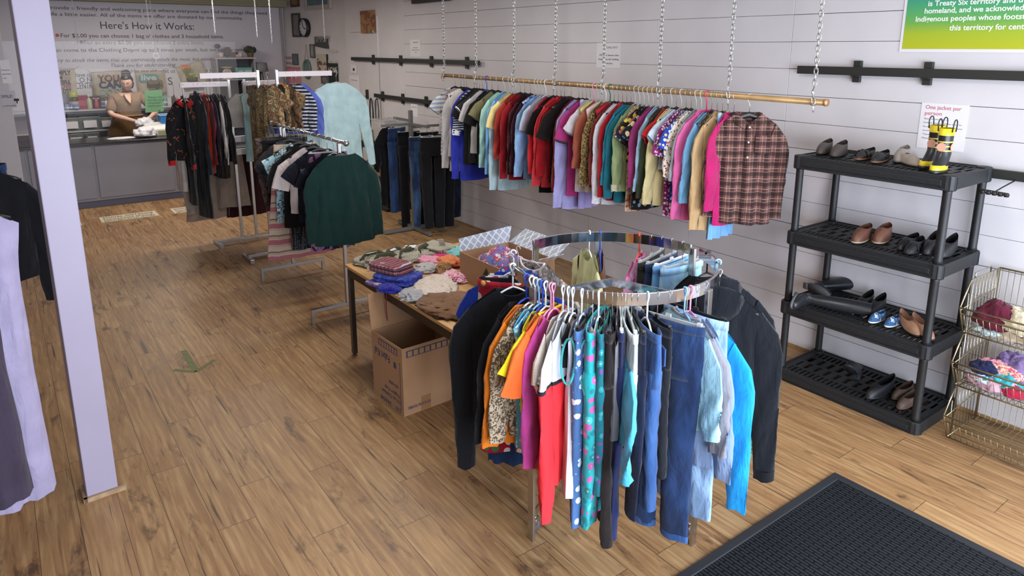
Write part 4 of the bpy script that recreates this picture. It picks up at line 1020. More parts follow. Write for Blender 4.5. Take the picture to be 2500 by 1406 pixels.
hcc, hcb = ('clip', 'clear'), ('clip', 'black')
RING = [
 (0, 1095, 'pants', 'red christmas print pyjama trousers on a black clip hanger, left of the rack', 'red christmas trousers', C('a5182a', 'spots', 'd8d0c8', '3f6a4a', 'c9a04a', s=1.3), None, K(phi=50, hang=hcb, thick=.03, leg=1.5)),
 (0, 1108, 'skirt', 'dark denim skirt whose hem shows below the christmas trousers', 'dark denim skirt', DJ, None, K(phi=46, hang=hcc, Wd=.12, thick=.02)),
 (1254, 1050, 'shirt', 'large black sweatshirt on a thick white hanger, leftmost on the round rack', 'large black sweatshirt', C('0c0e13'), 1128, K(sleeve='long', Wd=.21, hang=hwt, parts={'name': 'sweatshirt'}, scoop=.04, thick=.035, splay=.0, collar='rib')),
 (1287, 1070, 'shirt', 'narrow black long-sleeved top beside the large sweatshirt', 'narrow black top', C('101116'), 1075, K(sleeve='long', hang=hbt)),
 (1300, 1080, 'shirt', 'light orange long-sleeved top on the round rack', 'light orange top', C('e07d20'), 1085, K(sleeve='long', hang=hwt)),
 (1309, 1062, 'shirt', 'beige snake print long-sleeved blouse', 'beige snake print blouse', C('b9ab92', 'blotch', '5a4a3a', s=.35), 1068, K(sleeve='long', hang=hwt)),
 (1318, 1094, 'dress', 'sky blue dress with white polka dots', 'polka dot dress', C('69b7d8', 'dots', 'e4eef2', s=.75), None, K(hang=hlb)),
 (1327, 1060, 'tank', 'navy and pink trimmed sleeveless top behind the yellow tee', 'navy pink-trimmed top', C('23305c'), None, K(hang=hbt, Wd=.14)),
 (1334, 1010, 'shirt', 'bright yellow tee with wide short sleeves', 'bright yellow tee', C('e4c81c'), 905, K(sleeve='short', hang=hwt, Wd=.155, splay=.02)),
 (1347, 1145, 'shirt', 'bright orange tee with a yellow neckline', 'bright orange tee', C('e5652a'), 985, K(sleeve='short', hang=hpt, Wd=.16, splay=.02, collar='rib', cmat=C('e4b81c'))),
 (1353, 1132, 'shirt', 'orchid pink long-sleeved top', 'orchid pink top', C('c4499a'), 1135, K(sleeve='long', hang=hpt, Wd=.115)),
 (1376, 980, 'shirt', 'cream ribbed top with three-quarter sleeves', 'cream ribbed top', C('d9cfc4', 'stripeH', 'cfc4b8', s=.3), 950, K(sleeve='long', hang=hwt, Wd=.145)),
 (1389, 1180, 'shirt', 'white raglan shirt with black band and long red sleeves', 'white and red raglan shirt', split_mat('dfe6f2', '16161c', 'd8242e', -.245, -.262), 1252, K(sleeve='long', hang=hwt, Wd=.17)),
 (1400, 900, 'tank', 'black sleeveless top on a white hanger above the grey tank', 'black sleeveless top', C('17171b'), None, K(hang=hwt, Wd=.13)),
 (1422, 1215, 'tank', 'long pale grey tank top with teal armhole trim', 'pale grey teal-trimmed tank', C('c3c2c8'), None, K(hang=hwt, Wd=.155, parts={'trim': C('3fa3a5')})),
 (1436, 1278, 'pants', 'blue jeans printed with small white birds', 'white bird jeans', C('44689a', 'spots', 'c9d3e0', '44689a', '44689a', s=.9), None, K(hang=hcb, thick=.024)),
 (1449, 900, 'tank', 'white tank top with teal edging beside the teal trousers', 'white teal-edged tank', C('cfd8da'), None, K(hang=('wire', 'clear'), Wd=.14, parts={'trim': C('3fa3a5')})),
 (1463, 1283, 'pants', 'turquoise floral trousers with pink peace signs', 'turquoise floral trousers', C('27a0a5', 'spots', '1d8088', 'b8609c', '4fbcc0', s=1.1), None, K(hang=hwt, thick=.028)),
 (1478, 1200, 'pants', 'darker teal floral trousers behind the turquoise pair', 'darker teal trousers', C('136c78', 'spots', '2d9298', '6a4a8c', s=.8), None, K(hang=('wire', 'wire'), thick=.022)),
 (1496, 1328, 'pants', 'dark brown leggings hanging lowest at the front', 'dark brown leggings', C('1b1415'), None, K(hang=hcb, thick=.026, leg=.75)),
 (1508, 1080, 'tank', 'grey camisole between the leggings and the cyan top', 'grey camisole', C('6a6c72'), None, K(hang=('wire', 'wire'))),
 (1519, 1315, 'pants', 'thin navy leggings beside the dark brown pair', 'thin navy leggings', C('17204a'), None, K(hang=hcc, thick=.018, leg=.6, Wd=.14)),
 (1527, 1090, 'shirt', 'aqua blue long-sleeved top at the front of the rack', 'aqua blue top', C('4db0d4'), 1165, K(sleeve='long', hang=('wire', 'clear'), drop=.2)),
 (1543, 1062, 'pants', 'pale washed denim trousers with clear clip hanger', 'pale washed trousers', C('b4c8cc', 'denim'), None, K(hang=hcc, thick=.024)),
 (1557, 1250, 'pants', 'dark navy flared trousers', 'dark navy flared trousers', C('0e1730'), None, K(hang=hcb, thick=.02, leg=1.6)),
 (1581, 1235, 'pants', 'medium blue jeans on an ivory hanger', 'medium blue jeans', MJ, None, K(hang=hwt, thick=.03, parts={'pockets': MJ})),
 (1606, 1160, 'pants', 'black jeans partly hidden by the dark blue jeans', 'black jeans', C('12151c'), None, K(Wd=.12, hang=hcb, thick=.024)),
 (1634, 1318, 'pants', 'dark blue jeans with frayed hems facing the camera', 'dark blue frayed jeans', DJ, None, K(hang=hcc, Wd=.165, thick=.03, leg=1.25, parts={'pockets': DJ, 'hem': MJ, 'fly': 1}, dyaw=.5)),
 (1672, 1050, 'shirt', 'pale cyan tee peeking between grey tops', 'pale cyan tee', C('9fcfe2'), 1060, K(sleeve='long', hang=hlb)),
 (1678, 1000, 'shirt', 'warm grey long-sleeved tee right of the dark jeans', 'warm grey tee', C('85838c'), 1100, K(sleeve='long', hang=('wire', 'clear'), collar='rib')),
 (1686, 1140, 'shirt', 'slate blue sweatshirt with a small red heart', 'slate blue sweatshirt', C('7f94b8'), 1165, K(sleeve='long', hang=hpt, collar='rib', parts={'name': 'sweatshirt'})),
 (1700, 1258, 'pants', 'light blue jeans clipped on a black hanger', 'light blue clipped jeans', LJ, None, K(hang=hcb, thick=.028, leg=1.2, parts={'pockets': LJ, 'fly': 1})),
 (1722, 1100, 'shirt', 'bright azure blue long-sleeved shirt', 'bright azure shirt', C('1a93d4'), 1247, K(sleeve='long', hang=('wire', 'wire'), drop=.17, Wd=.155, splay=.03)),
 (1742, 1085, 'shirt', 'black hooded sweatshirt, rightmost on the round rack', 'rightmost black hoodie', C('0e1118'), 1158, K(sleeve='long', Wd=.2, hang=('wide', 'black'), collar='hood', parts={'name': 'hooded_sweatshirt'}, thick=.04, cuff=C('0b0d13'), phi=212)),
 (0, 1000, 'shirt', 'black hooded sweatshirt behind the rightmost one, on a light blue hanger', 'rear black hoodie', C('11141c'), None, K(sleeve='long', L=.5, sl=.5, Wd=.2, hang=hlb, collar='hood', parts={'name': 'hooded_sweatshirt'}, thick=.035, phi=229)),
 (0, 0, 'shirt', 'royal blue shirt on a white hanger beside the patterned box', 'royal blue shirt', C('1c3fb4'), None, K(sleeve='short', sl=.12, L=.5, phi=40, hang=hwt, Wd=.17)),
 (0, 0, 'dress', 'colourful blue and red print dress on a clear hanger at the rack gap', 'colourful print dress', C('3c5fae', 'spots', 'c8324a', 'd8d8e4', '6fb0c8', s=.6), None, K(L=.6, phi=31, hang=('wire', 'clear'), Wd=.14)),
 (0, 0, 'shirt', 'pale grey floral tee at the back left of the round rack', 'pale grey floral tee', C('bdb5ac', 'blotch', '8a8078', s=.8), None, K(sleeve='short', sl=.12, L=.5, phi=14, hang=('wire', 'clear'), Wd=.18, collar='rib', cmat=C('d5bfc0'))),
 (0, 0, 'shirt', 'pale yellow tee on a white hanger at the back of the ring', 'pale yellow tee', C('d6dba6'), None, K(sleeve='short', sl=.12, L=.55, phi=331, hang=hwt, Wd=.17)),
 (0, 0, 'shirt', 'brown tee on a blue hanger at the back of the ring', 'brown tee', C('6a4232'), None, K(sleeve='short', sl=.1, L=.55, phi=324, hang=hbt, Wd=.17)),
 (0, 0, 'shirt', 'pink flower print top on a red hanger at the back', 'pink flower print top', C('e08fc0', 'spots', 'c83a86', 'e8b8d8', s=.8), None, K(sleeve='short', sl=.14, L=.5, phi=299, hang=('tube', 'red'), Wd=.17)),
 (0, 0, 'pants', 'black cargo trousers on a clear clip hanger behind the pink top', 'black cargo trousers', C('22241f'), None, K(L=.6, phi=291, hang=hcc)),
 (0, 0, 'pants', 'dark navy jeans in the clear-hanger stack at the back', 'dark navy back jeans', DJ, None, K(L=.6, phi=284, hang=hcc)),
 (0, 0, 'pants', 'sky blue denim shorts on a thick white clip hanger', 'sky blue denim shorts', C('5f97c8', 'denim'), None, K(L=.35, phi=277, hang=('clip', 'white'), thick=.03)),
 (0, 0, 'pants', 'light blue shorts with rolled cuff at the back right of the ring', 'light blue back shorts', C('8ab4dc', 'denim'), None, K(L=.35, phi=269, hang=hcc, thick=.03)),
 (0, 0, 'shirt', 'black folded sleeve top at the back right of the ring', 'black back right top', C('14151a'), None, K(sleeve='short', L=.5, sl=.12, phi=246, hang=('tube', 'black'), Wd=.17)),
]
for (hx, iyb, kd, lab, sh, mt, isl, kw) in RING:
    on_ring(hx, iyb, kd, lab, sh, mt, isl, **kw)
# ================================================================ clothes on the racks in the back
def hang_at(X, y, zr, yaw, iyb, kind, label, short, mat, L=None, iysl=None, group=None, Wd=.2, rr=.014, drop=.11, **k):
    ex, ey = X-abs(cos(yaw))*Wd*.8, y+abs(sin(yaw))*Wd*.3
    if L is None: L = zr-drop-.004-zat(ex, ey, iyb)
    if iysl: k['sl'] = zr-drop-.08-zat(ex, ey+abs(sin(yaw))*Wd*.7, iysl)-(.08 if k.get('sleeve') == 'short' else 0)
    return garment(kind, label, short, mat, (X, y, zr), yaw, L=L, Wd=Wd, group=group, rr=rr, drop=drop, **k)
GF, HF = 'clothes on the far white-armed rack', 'hangers on the far white-armed rack'
XA, HA = 8.45, 1.89
xm = split_mat('16161a', '16161a', 'b8202a', -5, -6)
rk = dict(group=GF, hgroup=HF)
CARD = C('101013', 'spots', '7a6238', '101013', '101013', s=1.0) if 0 else C('101013', 'blotch', '17171b', '141416', '8a4a30', s=1.3)
hang_at(XA-.1, onx(455, 300, XA-.1).y, HA, pi/2+.5, 392, 'shirt', 'black christmas cardigan with red collar facing the counter aisle', 'black christmas cardigan', CARD, iysl=402, sleeve='long', collar='shirt', cmat=C('b81e1c'), cuff=C('b01e1c'), hang=hwt, Wd=.17, drop=.15, parts={'name': 'cardigan'}, **rk)
for (ix, iyb, kd, lab, sh, mt, isl, kw) in [
 (462, 500, 'dress', 'long black dress under the christmas cardigan', 'long black dress', C('0e0e12'), None, K(flare=.05, Wd=.22, sleeve='long', sl=.7, cuff=C('b01e1c'))),
 (440, 470, 'dress', 'cream white dress hanging below the christmas cardigan', 'cream white dress', C('b9b2ac'), None, K(Wd=.14)),
 (489, 535, 'dress', 'black long coat left of the navy jacket', 'black long coat', C('101116'), None, K(Wd=.24)),
 (500, 425, 'shirt', 'navy blue jacket with hood left of the orange vest', 'navy hooded jacket', C('1c2334'), 422, K(sleeve='long', collar='hood')),
 (514, 424, 'shirt', 'bright orange long vest on the far rack', 'bright orange vest', C('c83c14'), None, K(collar='rib', parts={'name': 'vest'})),
 (521, 400, 'shirt', 'deep crimson top beside the orange vest', 'deep crimson top', C('6a0f22'), 398, K(sleeve='long')),
 (530, 405, 'shirt', 'dark aubergine top on the far rack', 'dark aubergine top', C('26142a'), 400, K(sleeve='long')),
 (538, 438, 'shirt', 'dark camouflage patterned top', 'dark camouflage top', C('2a241c', 'blotch', '15130f', '3a3228', s=.6), 430, K(sleeve='long')),
 (545, 402, 'shirt', 'narrow white top between camouflage and black', 'narrow white top', C('d0ccc8'), 398, K(sleeve='long')),
 (556, 396, 'shirt', 'black long-sleeved top, last before the upright', 'black top by the upright', C('0c0c0f'), 394, K(sleeve='long', Wd=.23)),
]:
    y = onx(ix, 300, XA-.18).y
    hang_at(XA, y, HA, rnd.uniform(-.1, .1)+pi, iyb, kd, lab, sh, mt, iysl=isl, hang=rnd.choice((hw_, hb)), **rk, **kw)
# lower tier skirts
hang_at(XA+.15, -1.86, 1.18, pi/2+.1, 530, 'skirt', 'beige pleated skirt on the lower tier of the far rack', 'beige pleated skirt', C('8e7d70'), Wd=.19, flare=.07, hang=hcc, **rk)
hang_at(XA+.1, -1.72, 1.18, pi/2+.3, 520, 'pants', 'pale stone trousers beside the beige skirt', 'pale stone trousers', C('998b80'), Wd=.16, hang=hcc, **rk)
hang_at(XA+.15, -2.30, 1.18, pi/2, 520, 'skirt', 'dark maroon long skirt behind the rack uprights', 'dark maroon skirt', C('2a0a10'), Wd=.19, flare=.06, hang=hcc, **rk)
hang_at(XA+.1, -2.12, 1.2, pi/2-.2, 500, 'skirt', 'taupe skirt beside the steel upright', 'taupe skirt', C('857569'), Wd=.15, flare=.05, hang=hcc, **rk)
for (ix, iyb, kd, lab, sh, mt, isl, kw, yw) in [
 (600, 310, 'shirt', 'oatmeal knit sweater facing forward between the uprights', 'oatmeal knit sweater', C('a6a19c', 'stripeH', '97928d', s=.5), 300, K(sleeve='long', Wd=.19, parts={'name': 'sweater'}, nw=.09, scoop=.09), pi/2+.3),
 (612, 395, 'dress', 'mint aqua tie-waist dress on the far rack', 'mint aqua dress', C('9dbdc0'), None, K(Wd=.13), pi/2+.6),
 (640, 330, 'shirt', 'pale powder blue blouse on the far rack', 'powder blue blouse', C('9aacc4'), 330, K(sleeve='long', Wd=.16), .4),
 (651, 262, 'tank', 'lime green top next to the tall rack upright', 'lime green top', C('9da648'), None, K(Wd=.12), .2),
]:
    y = onx(ix, 250, XA-.1).y
    hang_at(XA-.05, y, HA, yw, iyb, kd, lab, sh, mt, iysl=isl, hang=hw_, **rk, **kw)
# tall rack, right arm
GT, HT = 'clothes on the tall white-armed rack', 'hangers on the tall white-armed rack'
XT, HTZ = 7.66, 2.02
rt = dict(group=GT, hgroup=HT)
FLO = C('a8946a', 'blotch', '7d5a44', 'b8a67e', '655c40', s=1.6)
for (ix, iyb, kd, lab, sh, mt, isl, kw, yw) in [
 (640, 420, 'dress', 'olive camouflage dress behind the tall rack upright', 'olive camouflage dress', C('6c5a3c', 'blotch', '3c3022', '85734e', s=1.3), None, K(Wd=.17), .3),
 (668, 305, 'shirt', 'yellow tropical print shirt, left of two', 'left tropical shirt', FLO, 260, K(sleeve='short'), .5),
 (690, 300, 'tank', 'dark brown top between the tropical shirts', 'dark brown top', C('2e1a14'), None, K(), .1),
 (698, 310, 'shirt', 'yellow tropical print shirt, right of two on a wooden hanger', 'right tropical shirt', C('a4905f', 'blotch', '744c34', 'bca878', s=1.7), 245, K(sleeve='short', hang=('wide', 'orange')), .75),
 (712, 318, 'shirt', 'brown floral top beside the striped shirt', 'brown floral top', C('5a4032', 'blotch', '8a6a48', s=.8), 310, K(sleeve='long'), .2),
 (728, 325, 'shirt', 'navy shirt with white stripes on the tall rack', 'navy white-striped shirt', C('1b2036', 'stripeH', 'c9ccd8', s=1.1), 320, K(sleeve='long'), .6),
 (738, 330, 'shirt', 'periwinkle blue top beside the striped shirt', 'periwinkle top', C('6272c8'), 330, K(sleeve='long', Wd=.21), .7),
]:
    y = onx(ix, 250, XT-.15).y; kw.setdefault('hang', hw_)
    hang_at(XT, y-.0, HTZ, yw, iyb, kd, lab, sh, mt, iysl=isl, **rt, **kw)
hang_at(XT-.1, -3.10, HTZ, -pi/2-.08, 430, 'shirt', 'large pale aqua blouse facing the room at the rack end', 'pale aqua blouse', C('b3cfd2'), Wd=.265, L=.95, sleeve='long', sl=.85, hang=('wide', 'clear'), thick=.03, splay=.09, nw=.09, scoop=.015, parts={'name': 'blouse'}, **rt)
# low chrome bar
GL, HL = 'clothes on the low chrome bar', 'hangers on the low chrome bar'
rl = dict(group=GL, hgroup=HL)
YB = -2.24
GREEN = C('12302c')
for (X, iyb, kd, lab, sh, mt, isl, kw) in [
 (5.44, 598, 'shirt', 'dark green long-sleeved sweater hanging at the front of the chrome bar', 'dark green sweater', GREEN, 590, K(sleeve='long', Wd=.235, hang=hb, scoop=.05, nw=.115, thick=.04, parts={'name': 'sweater'}, hemw=1.12, splay=.035, collar='rib', drop=.10)),
 (5.60, 560, 'shirt', 'black tee right behind the dark green sweater', 'black tee behind green sweater', C('0e1220'), 420, K(sleeve='short', Wd=.25, hang=('tube', 'clear'))),
 (5.74, 600, 'skirt', 'purple and black patterned skirt below the green sweater', 'purple patterned skirt', C('2a2030', 'blotch', '8f6a90', s=1.4), None, K(hang=hcc, Wd=.17, flare=.03)),
 (5.92, 540, 'shirt', 'dark navy top between the white tee and the sweater', 'dark navy top', C('0f1524'), 430, K(sleeve='short', Wd=.23, hang=hb)),
 (6.08, 520, 'shirt', 'off-white tee hanging on the chrome bar', 'off-white tee', C('cfc6c8'), 478, K(sleeve='short', Wd=.24, hang=hb)),
 (6.26, 552, 'shirt', 'black tee on the chrome bar left of the white tee', 'black tee left of white', C('0b0b0e'), 455, K(sleeve='short', Wd=.25, hang=hb)),
 (6.36, 598, 'skirt', 'black skirt with tiny white specks', 'black speckled skirt', C('14151c', 'dots', '8890a0', s=.3), None, K(hang=hcb, Wd=.15, flare=.02, drop=.13)),
 (6.44, 540, 'shirt', 'light blue floral blouse with ruffled sleeve', 'light blue floral blouse', C('9cc4d4', 'blotch', '2f4c58', 'c8dce4', s=1.1), 400, K(sleeve='short', Wd=.25, hang=hb)),
 (6.56, 618, 'skirt', 'long pink and cream banded maxi skirt, lowest on the chrome bar', 'pink banded maxi skirt', C('c9b7a2', 'bands', 'b06a72', '8a6a5c', 'b48c90', s=1.0), None, K(hang=hcb, Wd=.2, flare=.14, thick=.03, drop=.12)),
 (6.70, 470, 'shirt', 'charcoal grey collared top on the chrome bar', 'charcoal collared top', C('34353c'), 420, K(sleeve='long', Wd=.25, hang=hb)),
 (6.84, 560, 'pants', 'black trousers on a black clip hanger, chrome bar', 'black bar trousers', C('101013'), None, K(hang=hcb, Wd=.22, thick=.03)),
 (6.98, 510, 'pants', 'brown snakeskin print trousers at the far end of the chrome bar', 'brown snakeskin trousers', C('6c5c54', 'blotch', '453a36', s=.5), None, K(hang=hcb, Wd=.24, thick=.03)),
]:
    hang_at(X, YB, BARZ, pi/2+rnd.uniform(-.1, .1)+(0 if X > 5.5 else .02)+pi*(X < 5.5), iyb, kd, lab, sh, mt, iysl=isl, rr=.014, **rl, **kw)
# jeans rack
GJ, HJ = 'trousers on the grey four-arm rack', 'hangers on the grey four-arm rack'
rj = dict(group=GJ, hgroup=HJ, rr=.016)
for (ix, X, iyb, zr, lab, sh, mt, kw) in [
 (952, 8.2, 500, 1.40, 'black long top at the left of the jeans rack', 'black long top', C('0c0c10'), K(kd='shirt', sleeve='long', sl=.5, Wd=.16, hang=hb)),
 (972, 8.1, 515, 1.40, 'indigo blue straight jeans, left of two blue pairs', 'left indigo jeans', C('1e3157', 'denim', '2e4a78'), K(parts={'pockets': C('1e3157', 'denim', '2e4a78')}, leg=1.35)),
 (1000, 7.95, 553, 1.36, 'black jeans between the two blue pairs', 'middle black jeans', C('121318'), K(leg=1.2)),
 (1028, 7.55, 548, 1.34, 'faded dark blue jeans, right of two blue pairs', 'right faded jeans', C('1a2a48', 'denim', '3d5a80'), K(parts={'pockets': C('1a2a48', 'denim', '3d5a80')}, leg=.9)),
 (1058, 7.42, 556, 1.34, 'charcoal black trousers right of the faded jeans', 'charcoal trousers', C('16171b'), K(leg=1.1)),
 (1082, 7.48, 552, 1.34, 'black trousers second from the right on the jeans rack', 'second black trousers', C('0e0f13'), K(leg=1.2)),
 (1098, 7.62, 530, 1.34, 'midnight blue trousers, rightmost on the jeans rack', 'midnight blue trousers', C('0f1626', 'denim', '1c2c44'), K(leg=1.4)),
 (1045, 7.9, 545, 1.34, 'dark grey jeans at the back of the jeans rack', 'back grey jeans', C('1d1f24'), K(leg=1.1)),
]:
    y = onx(ix, 420, X).y; kd = kw.pop('kd', 'pants'); kw.setdefault('hang', hcc if ix != 1058 else ('clip', 'white')); kw.setdefault('Wd', .155)
    hang_at(X, y, zr, -pi/2+rnd.uniform(-.35, .35), iyb, kd, lab, sh, mt, thick=.035, **rj, **kw)
# clothes at the left edge, hanging from a rail
t = thing('wall_clothes_rail', 'steel rail at the left edge carrying long garments', 'clothes rail', (3.0, .46, 1.78))
m = MB(); m.cyl((-.1, 0, 0), (2.4, 0, 0), .014, 10); put('rail_bar', m, BRUSH, t, smooth=True)
for x in (0, 2.2):
    m = MB(); m.cyl((x, 0, 0), (x, 0, CEIL-1.78), .008, 8); put('hanger_rod', m, BRUSH, t)
GE = 'long garments at the left edge'; HE = 'hangers at the left edge'
for (X, yr, iyb, kd, lab, sh, mt, kw) in [
 (3.36, onx(84, 1150, 3.36).y, 1300, 'dress', 'long dark purple-grey coat at the left edge, nearest', 'dark purple-grey coat', C('3c3444'), K()),
 (3.62, onx(148, 1150, 3.62).y, 1275, 'dress', 'long pale lavender dress behind the dark coat', 'pale lavender dress', C('a098b6'), K()),
 (4.75, onx(98, 640, 4.75).y, 700, 'dress', 'black coat farther back at the left edge', 'black back coat', C('121319'), K(sleeve='long', sl=.7)),
 (4.9, onx(52, 640, 4.9).y, 712, 'pants', 'dark blue jeans peeking below the black coat', 'dark blue left jeans', DJ, K(leg=1.2)),
]:
    Wd = .26 if kd == 'dress' else .17
    hang_at(X, yr+Wd, 1.766, pi/2+(.22 if X < 4 else .0), iyb, kd, lab, sh, mt, group=GE, hgroup=HE, Wd=Wd, hang=hb, thick=.05, **kw)
# ================================================================ clothes lying on the table
GTB = 'clothes lying on the table'
def lay(name, label, cat, ix, iy, w, d, h, mat, rot=0, z=TZ, seed=1, amp=.45, f=2.4, group=GTB):
    c = onz(ix, iy, z+h*.4); c.x = min(c.x, 4.62); t = crumple(name, label, cat, (c.x, c.y, z+.001), (w*.66, d*.66, h), mat, seed, amp, group, rot, n=48, f=f); return t
def folded(name, label, cat, ix, iy, w, d, h, mat, rot=0, z=TZ, seed=1, layers=3, group=GTB, trim=None, loc=None):
    c = onz(ix, iy, z+h*.5) if loc is None else Vector(loc); c.x = min(c.x, 4.60); rg = random.Random(seed)
    t = thing(name, label, cat, (c.x, c.y, z+.001), rot, group)
    for k in range(layers):
        m = MB(); zz = h*k/layers; hh = h/layers; n_ = 40; G = []; dw, dd = rg.uniform(-.01, .01), rg.uniform(-.01, .01)
        rings = []
        for (s, q) in ((.93, 0), (1.0, .25), (1.02, .6), (.99, .92), (.9, 1.06), (.5, 1.1), (.02, 1.1)):
            row = []
            for j in range(n_):
                a = 2*pi*j/n_; x = w/2*abs(cos(a))**.35*sgn(cos(a))*s+dw; y = d/2*abs(sin(a))**.35*sgn(sin(a))*s+dd
                nz = noise.noise(Vector((x*14, y*14, k*3+seed))); row.append((x+.006*nz, y+.006*noise.noise(Vector((y*20, x*9, seed))), zz+hh*q+(.010*nz if q > .5 else 0)))
            rings.append(row)
        m.loft(rings, cap0=True, cap1=True); put('folded_layer', m, mat if (k < layers-1 or not trim) else trim, t, smooth=True)
    return t
OLV = C('c6c2b0', 'stripeV', '5c5a48', s=.35); OL = C('4c4c38')
def tagp(parent, loc, rot, s=1):
    m = MB(); m.box(-.022*s, .022*s, -.045*s, .045*s, 0, .0015); put('price_tag', m, PAPER, parent, loc=loc, rot=rot)
t = folded('striped_shirt', 'stack of olive striped white shirts at the far corner with a card on top', 'folded shirt', 1035, 592, .26, .20, .06, OLV, .3, layers=4); tagp(t, (-.03, -.02, .075), (.9, .1, .4), 1.1)
for i, (ix, iy, lb) in enumerate(((880, 614, 'olive trimmed striped shirt draped over the near table corner with hanging tag'), (935, 608, 'olive trimmed striped shirt in the middle of the striped row'), (985, 606, 'olive trimmed striped shirt at the right end of the striped row'))):
    t = lay('striped_shirt', lb, 'folded shirt', ix, iy, .27, .2, .05, OLV, .5+i*.3, seed=11+i, amp=.3)
    for k in range(2):
        m = MB(); m.tube([(-.12+.1*k, -.1, .03), (-.09+.1*k, -.03, .075), (-.04+.1*k, .04, .07), (-.05+.12*k, .1, .03)], .022, 7, flat=.5); put('olive_sleeve', m, OL, t, smooth=True)
    tagp(t, (.03, .03, .085), (.1, .2, .6*i), 1.0)
    if i == 0: tagp(t, (-.06, .14, -.03), (1.3, .2, .9), 1.5)
TART = C('8c2f3a', 'plaid', '24263e', 'd0c8cc', s=.55)
z1 = TZ
folded('purple_plaid_shirt', 'purple and white plaid shirt at the table edge below the blue one', 'folded shirt', 935, 690, .22, .16, .02, C('8c6aa0', 'plaid', '4a3a86', 'd8c8d8', s=.9), .25, layers=1)
folded('blue_shirt', 'royal blue printed folded shirt under the red plaid shirt', 'folded shirt', 972, 676, .30, .22, .045, C('27348c', 'blotch', '303fa8', '4b5ab8', s=.6), .45, z=TZ+.018, layers=3)
folded('plaid_shirt', 'red tartan flannel folded on top of the blue shirt', 'folded shirt', 958, 650, .28, .2, .06, TART, .35, z=TZ+.066, layers=2, seed=5)
c = onz(908, 720, TZ); t = thing('drawstring', 'thin red drawstring hanging from the table edge', 'string', (c.x, TB[3]+.012, TZ)); m = MB(); m.tube([(0, -.03, .02), (0, .005, .0), (.004, .01, -.09), (-.006, .01, -.2)], .004, 5); put('cord', m, C('8a2a3a'), t, smooth=True)
lay('blue_cloth', 'royal blue sleeve hanging over the table edge under the plaid pile', 'folded shirt', 950, 705, .14, .10, .03, C('2c2f9c'), .2, seed=3)
lay('black_cap', 'crumpled black knit cap on the table', 'cap', 1028, 612, .13, .10, .055, C('15161a'), 0, seed=8, amp=.2)
for (nm, lb, ix, iy, w, d, h, mt, sd) in (
 ('pink_leggings', 'pale pink cloth between the black cap and turquoise tee', 1050, 606, .14, .13, .03, C('dba0b0'), 21),
 ('pink_cloth', 'bubblegum pink top beside the grey ruffled one', 1052, 636, .22, .12, .03, C('e39ab4'), 22),
 ('hot_pink_cloth', 'hot pink cloth below the turquoise tee', 1078, 627, .16, .10, .025, C('c93a78'), 23),
 ('turquoise_tee', 'turquoise tee with silver print near the patterned box', 1102, 614, .24, .17, .035, C('7cc9c8'), 24),
 ('grey_cloth', 'light grey ruffled top right of the red plaid pile', 1044, 655, .14, .14, .035, C('b8b6b6'), 25),
 ('orange_tulle_skirt', 'orange tulle skirt on the table next to the box', 1095, 640, .18, .13, .045, C('e48858'), 26),
 ('coral_cloth', 'bright coral top touching the cardboard box', 1128, 642, .11, .13, .035, C('d8552c'), 27),
 ('leopard_scarf', 'leopard print scrunched scarf on the orange tulle', 1085, 658, .13, .10, .05, C('a47a50', 'blotch', '3a2418', 'c8a070', s=.3), 28),
 ('pink_baby_shirt', 'pink and white folded baby shirt near the box', 1110, 677, .17, .12, .04, C('e8c0cc', 'blotch', 'd8608c', 'e8d0d8', s=1.), 29),
 ('rose_cloth', 'rose pink cloth edge below the leopard scarf', 1065, 680, .11, .08, .025, C('e080a0'), 30),
 ('cream_tee', 'large cream tee with faint print in the table centre', 1062, 702, .36, .22, .035, C('d6cbbf', 'blotch', 'd8cfc4', 'c4b4a4', s=.6), 31),
 ('grey_tee', 'pale blue-grey tee hanging at the front table edge', 1022, 718, .22, .18, .03, C('a9acb2'), 32),
 ('brown_trousers', 'brown trousers folded at the near end of the table', 1108, 745, .36, .28, .045, C('7c5b42'), 33)):
    lay(nm, lb, 'folded clothing', ix, iy, w, d, h, mt, random.Random(sd).uniform(-.5, .5), seed=sd, amp=.38)
# scraps inside the patterned box
crumple('box_clothing', 'colourful printed cloth bundle inside the patterned box', 'clothing', (3.68, -2.62, TZ+.01), (.2, .16, .19), C('5a6cb0', 'blotch', 'c03a54', 'd8d8e0', 's', s=.8) if 0 else C('6a78b4', 'blotch', 'c03a54', 'd8d8e0', s=.8), 41, .3)
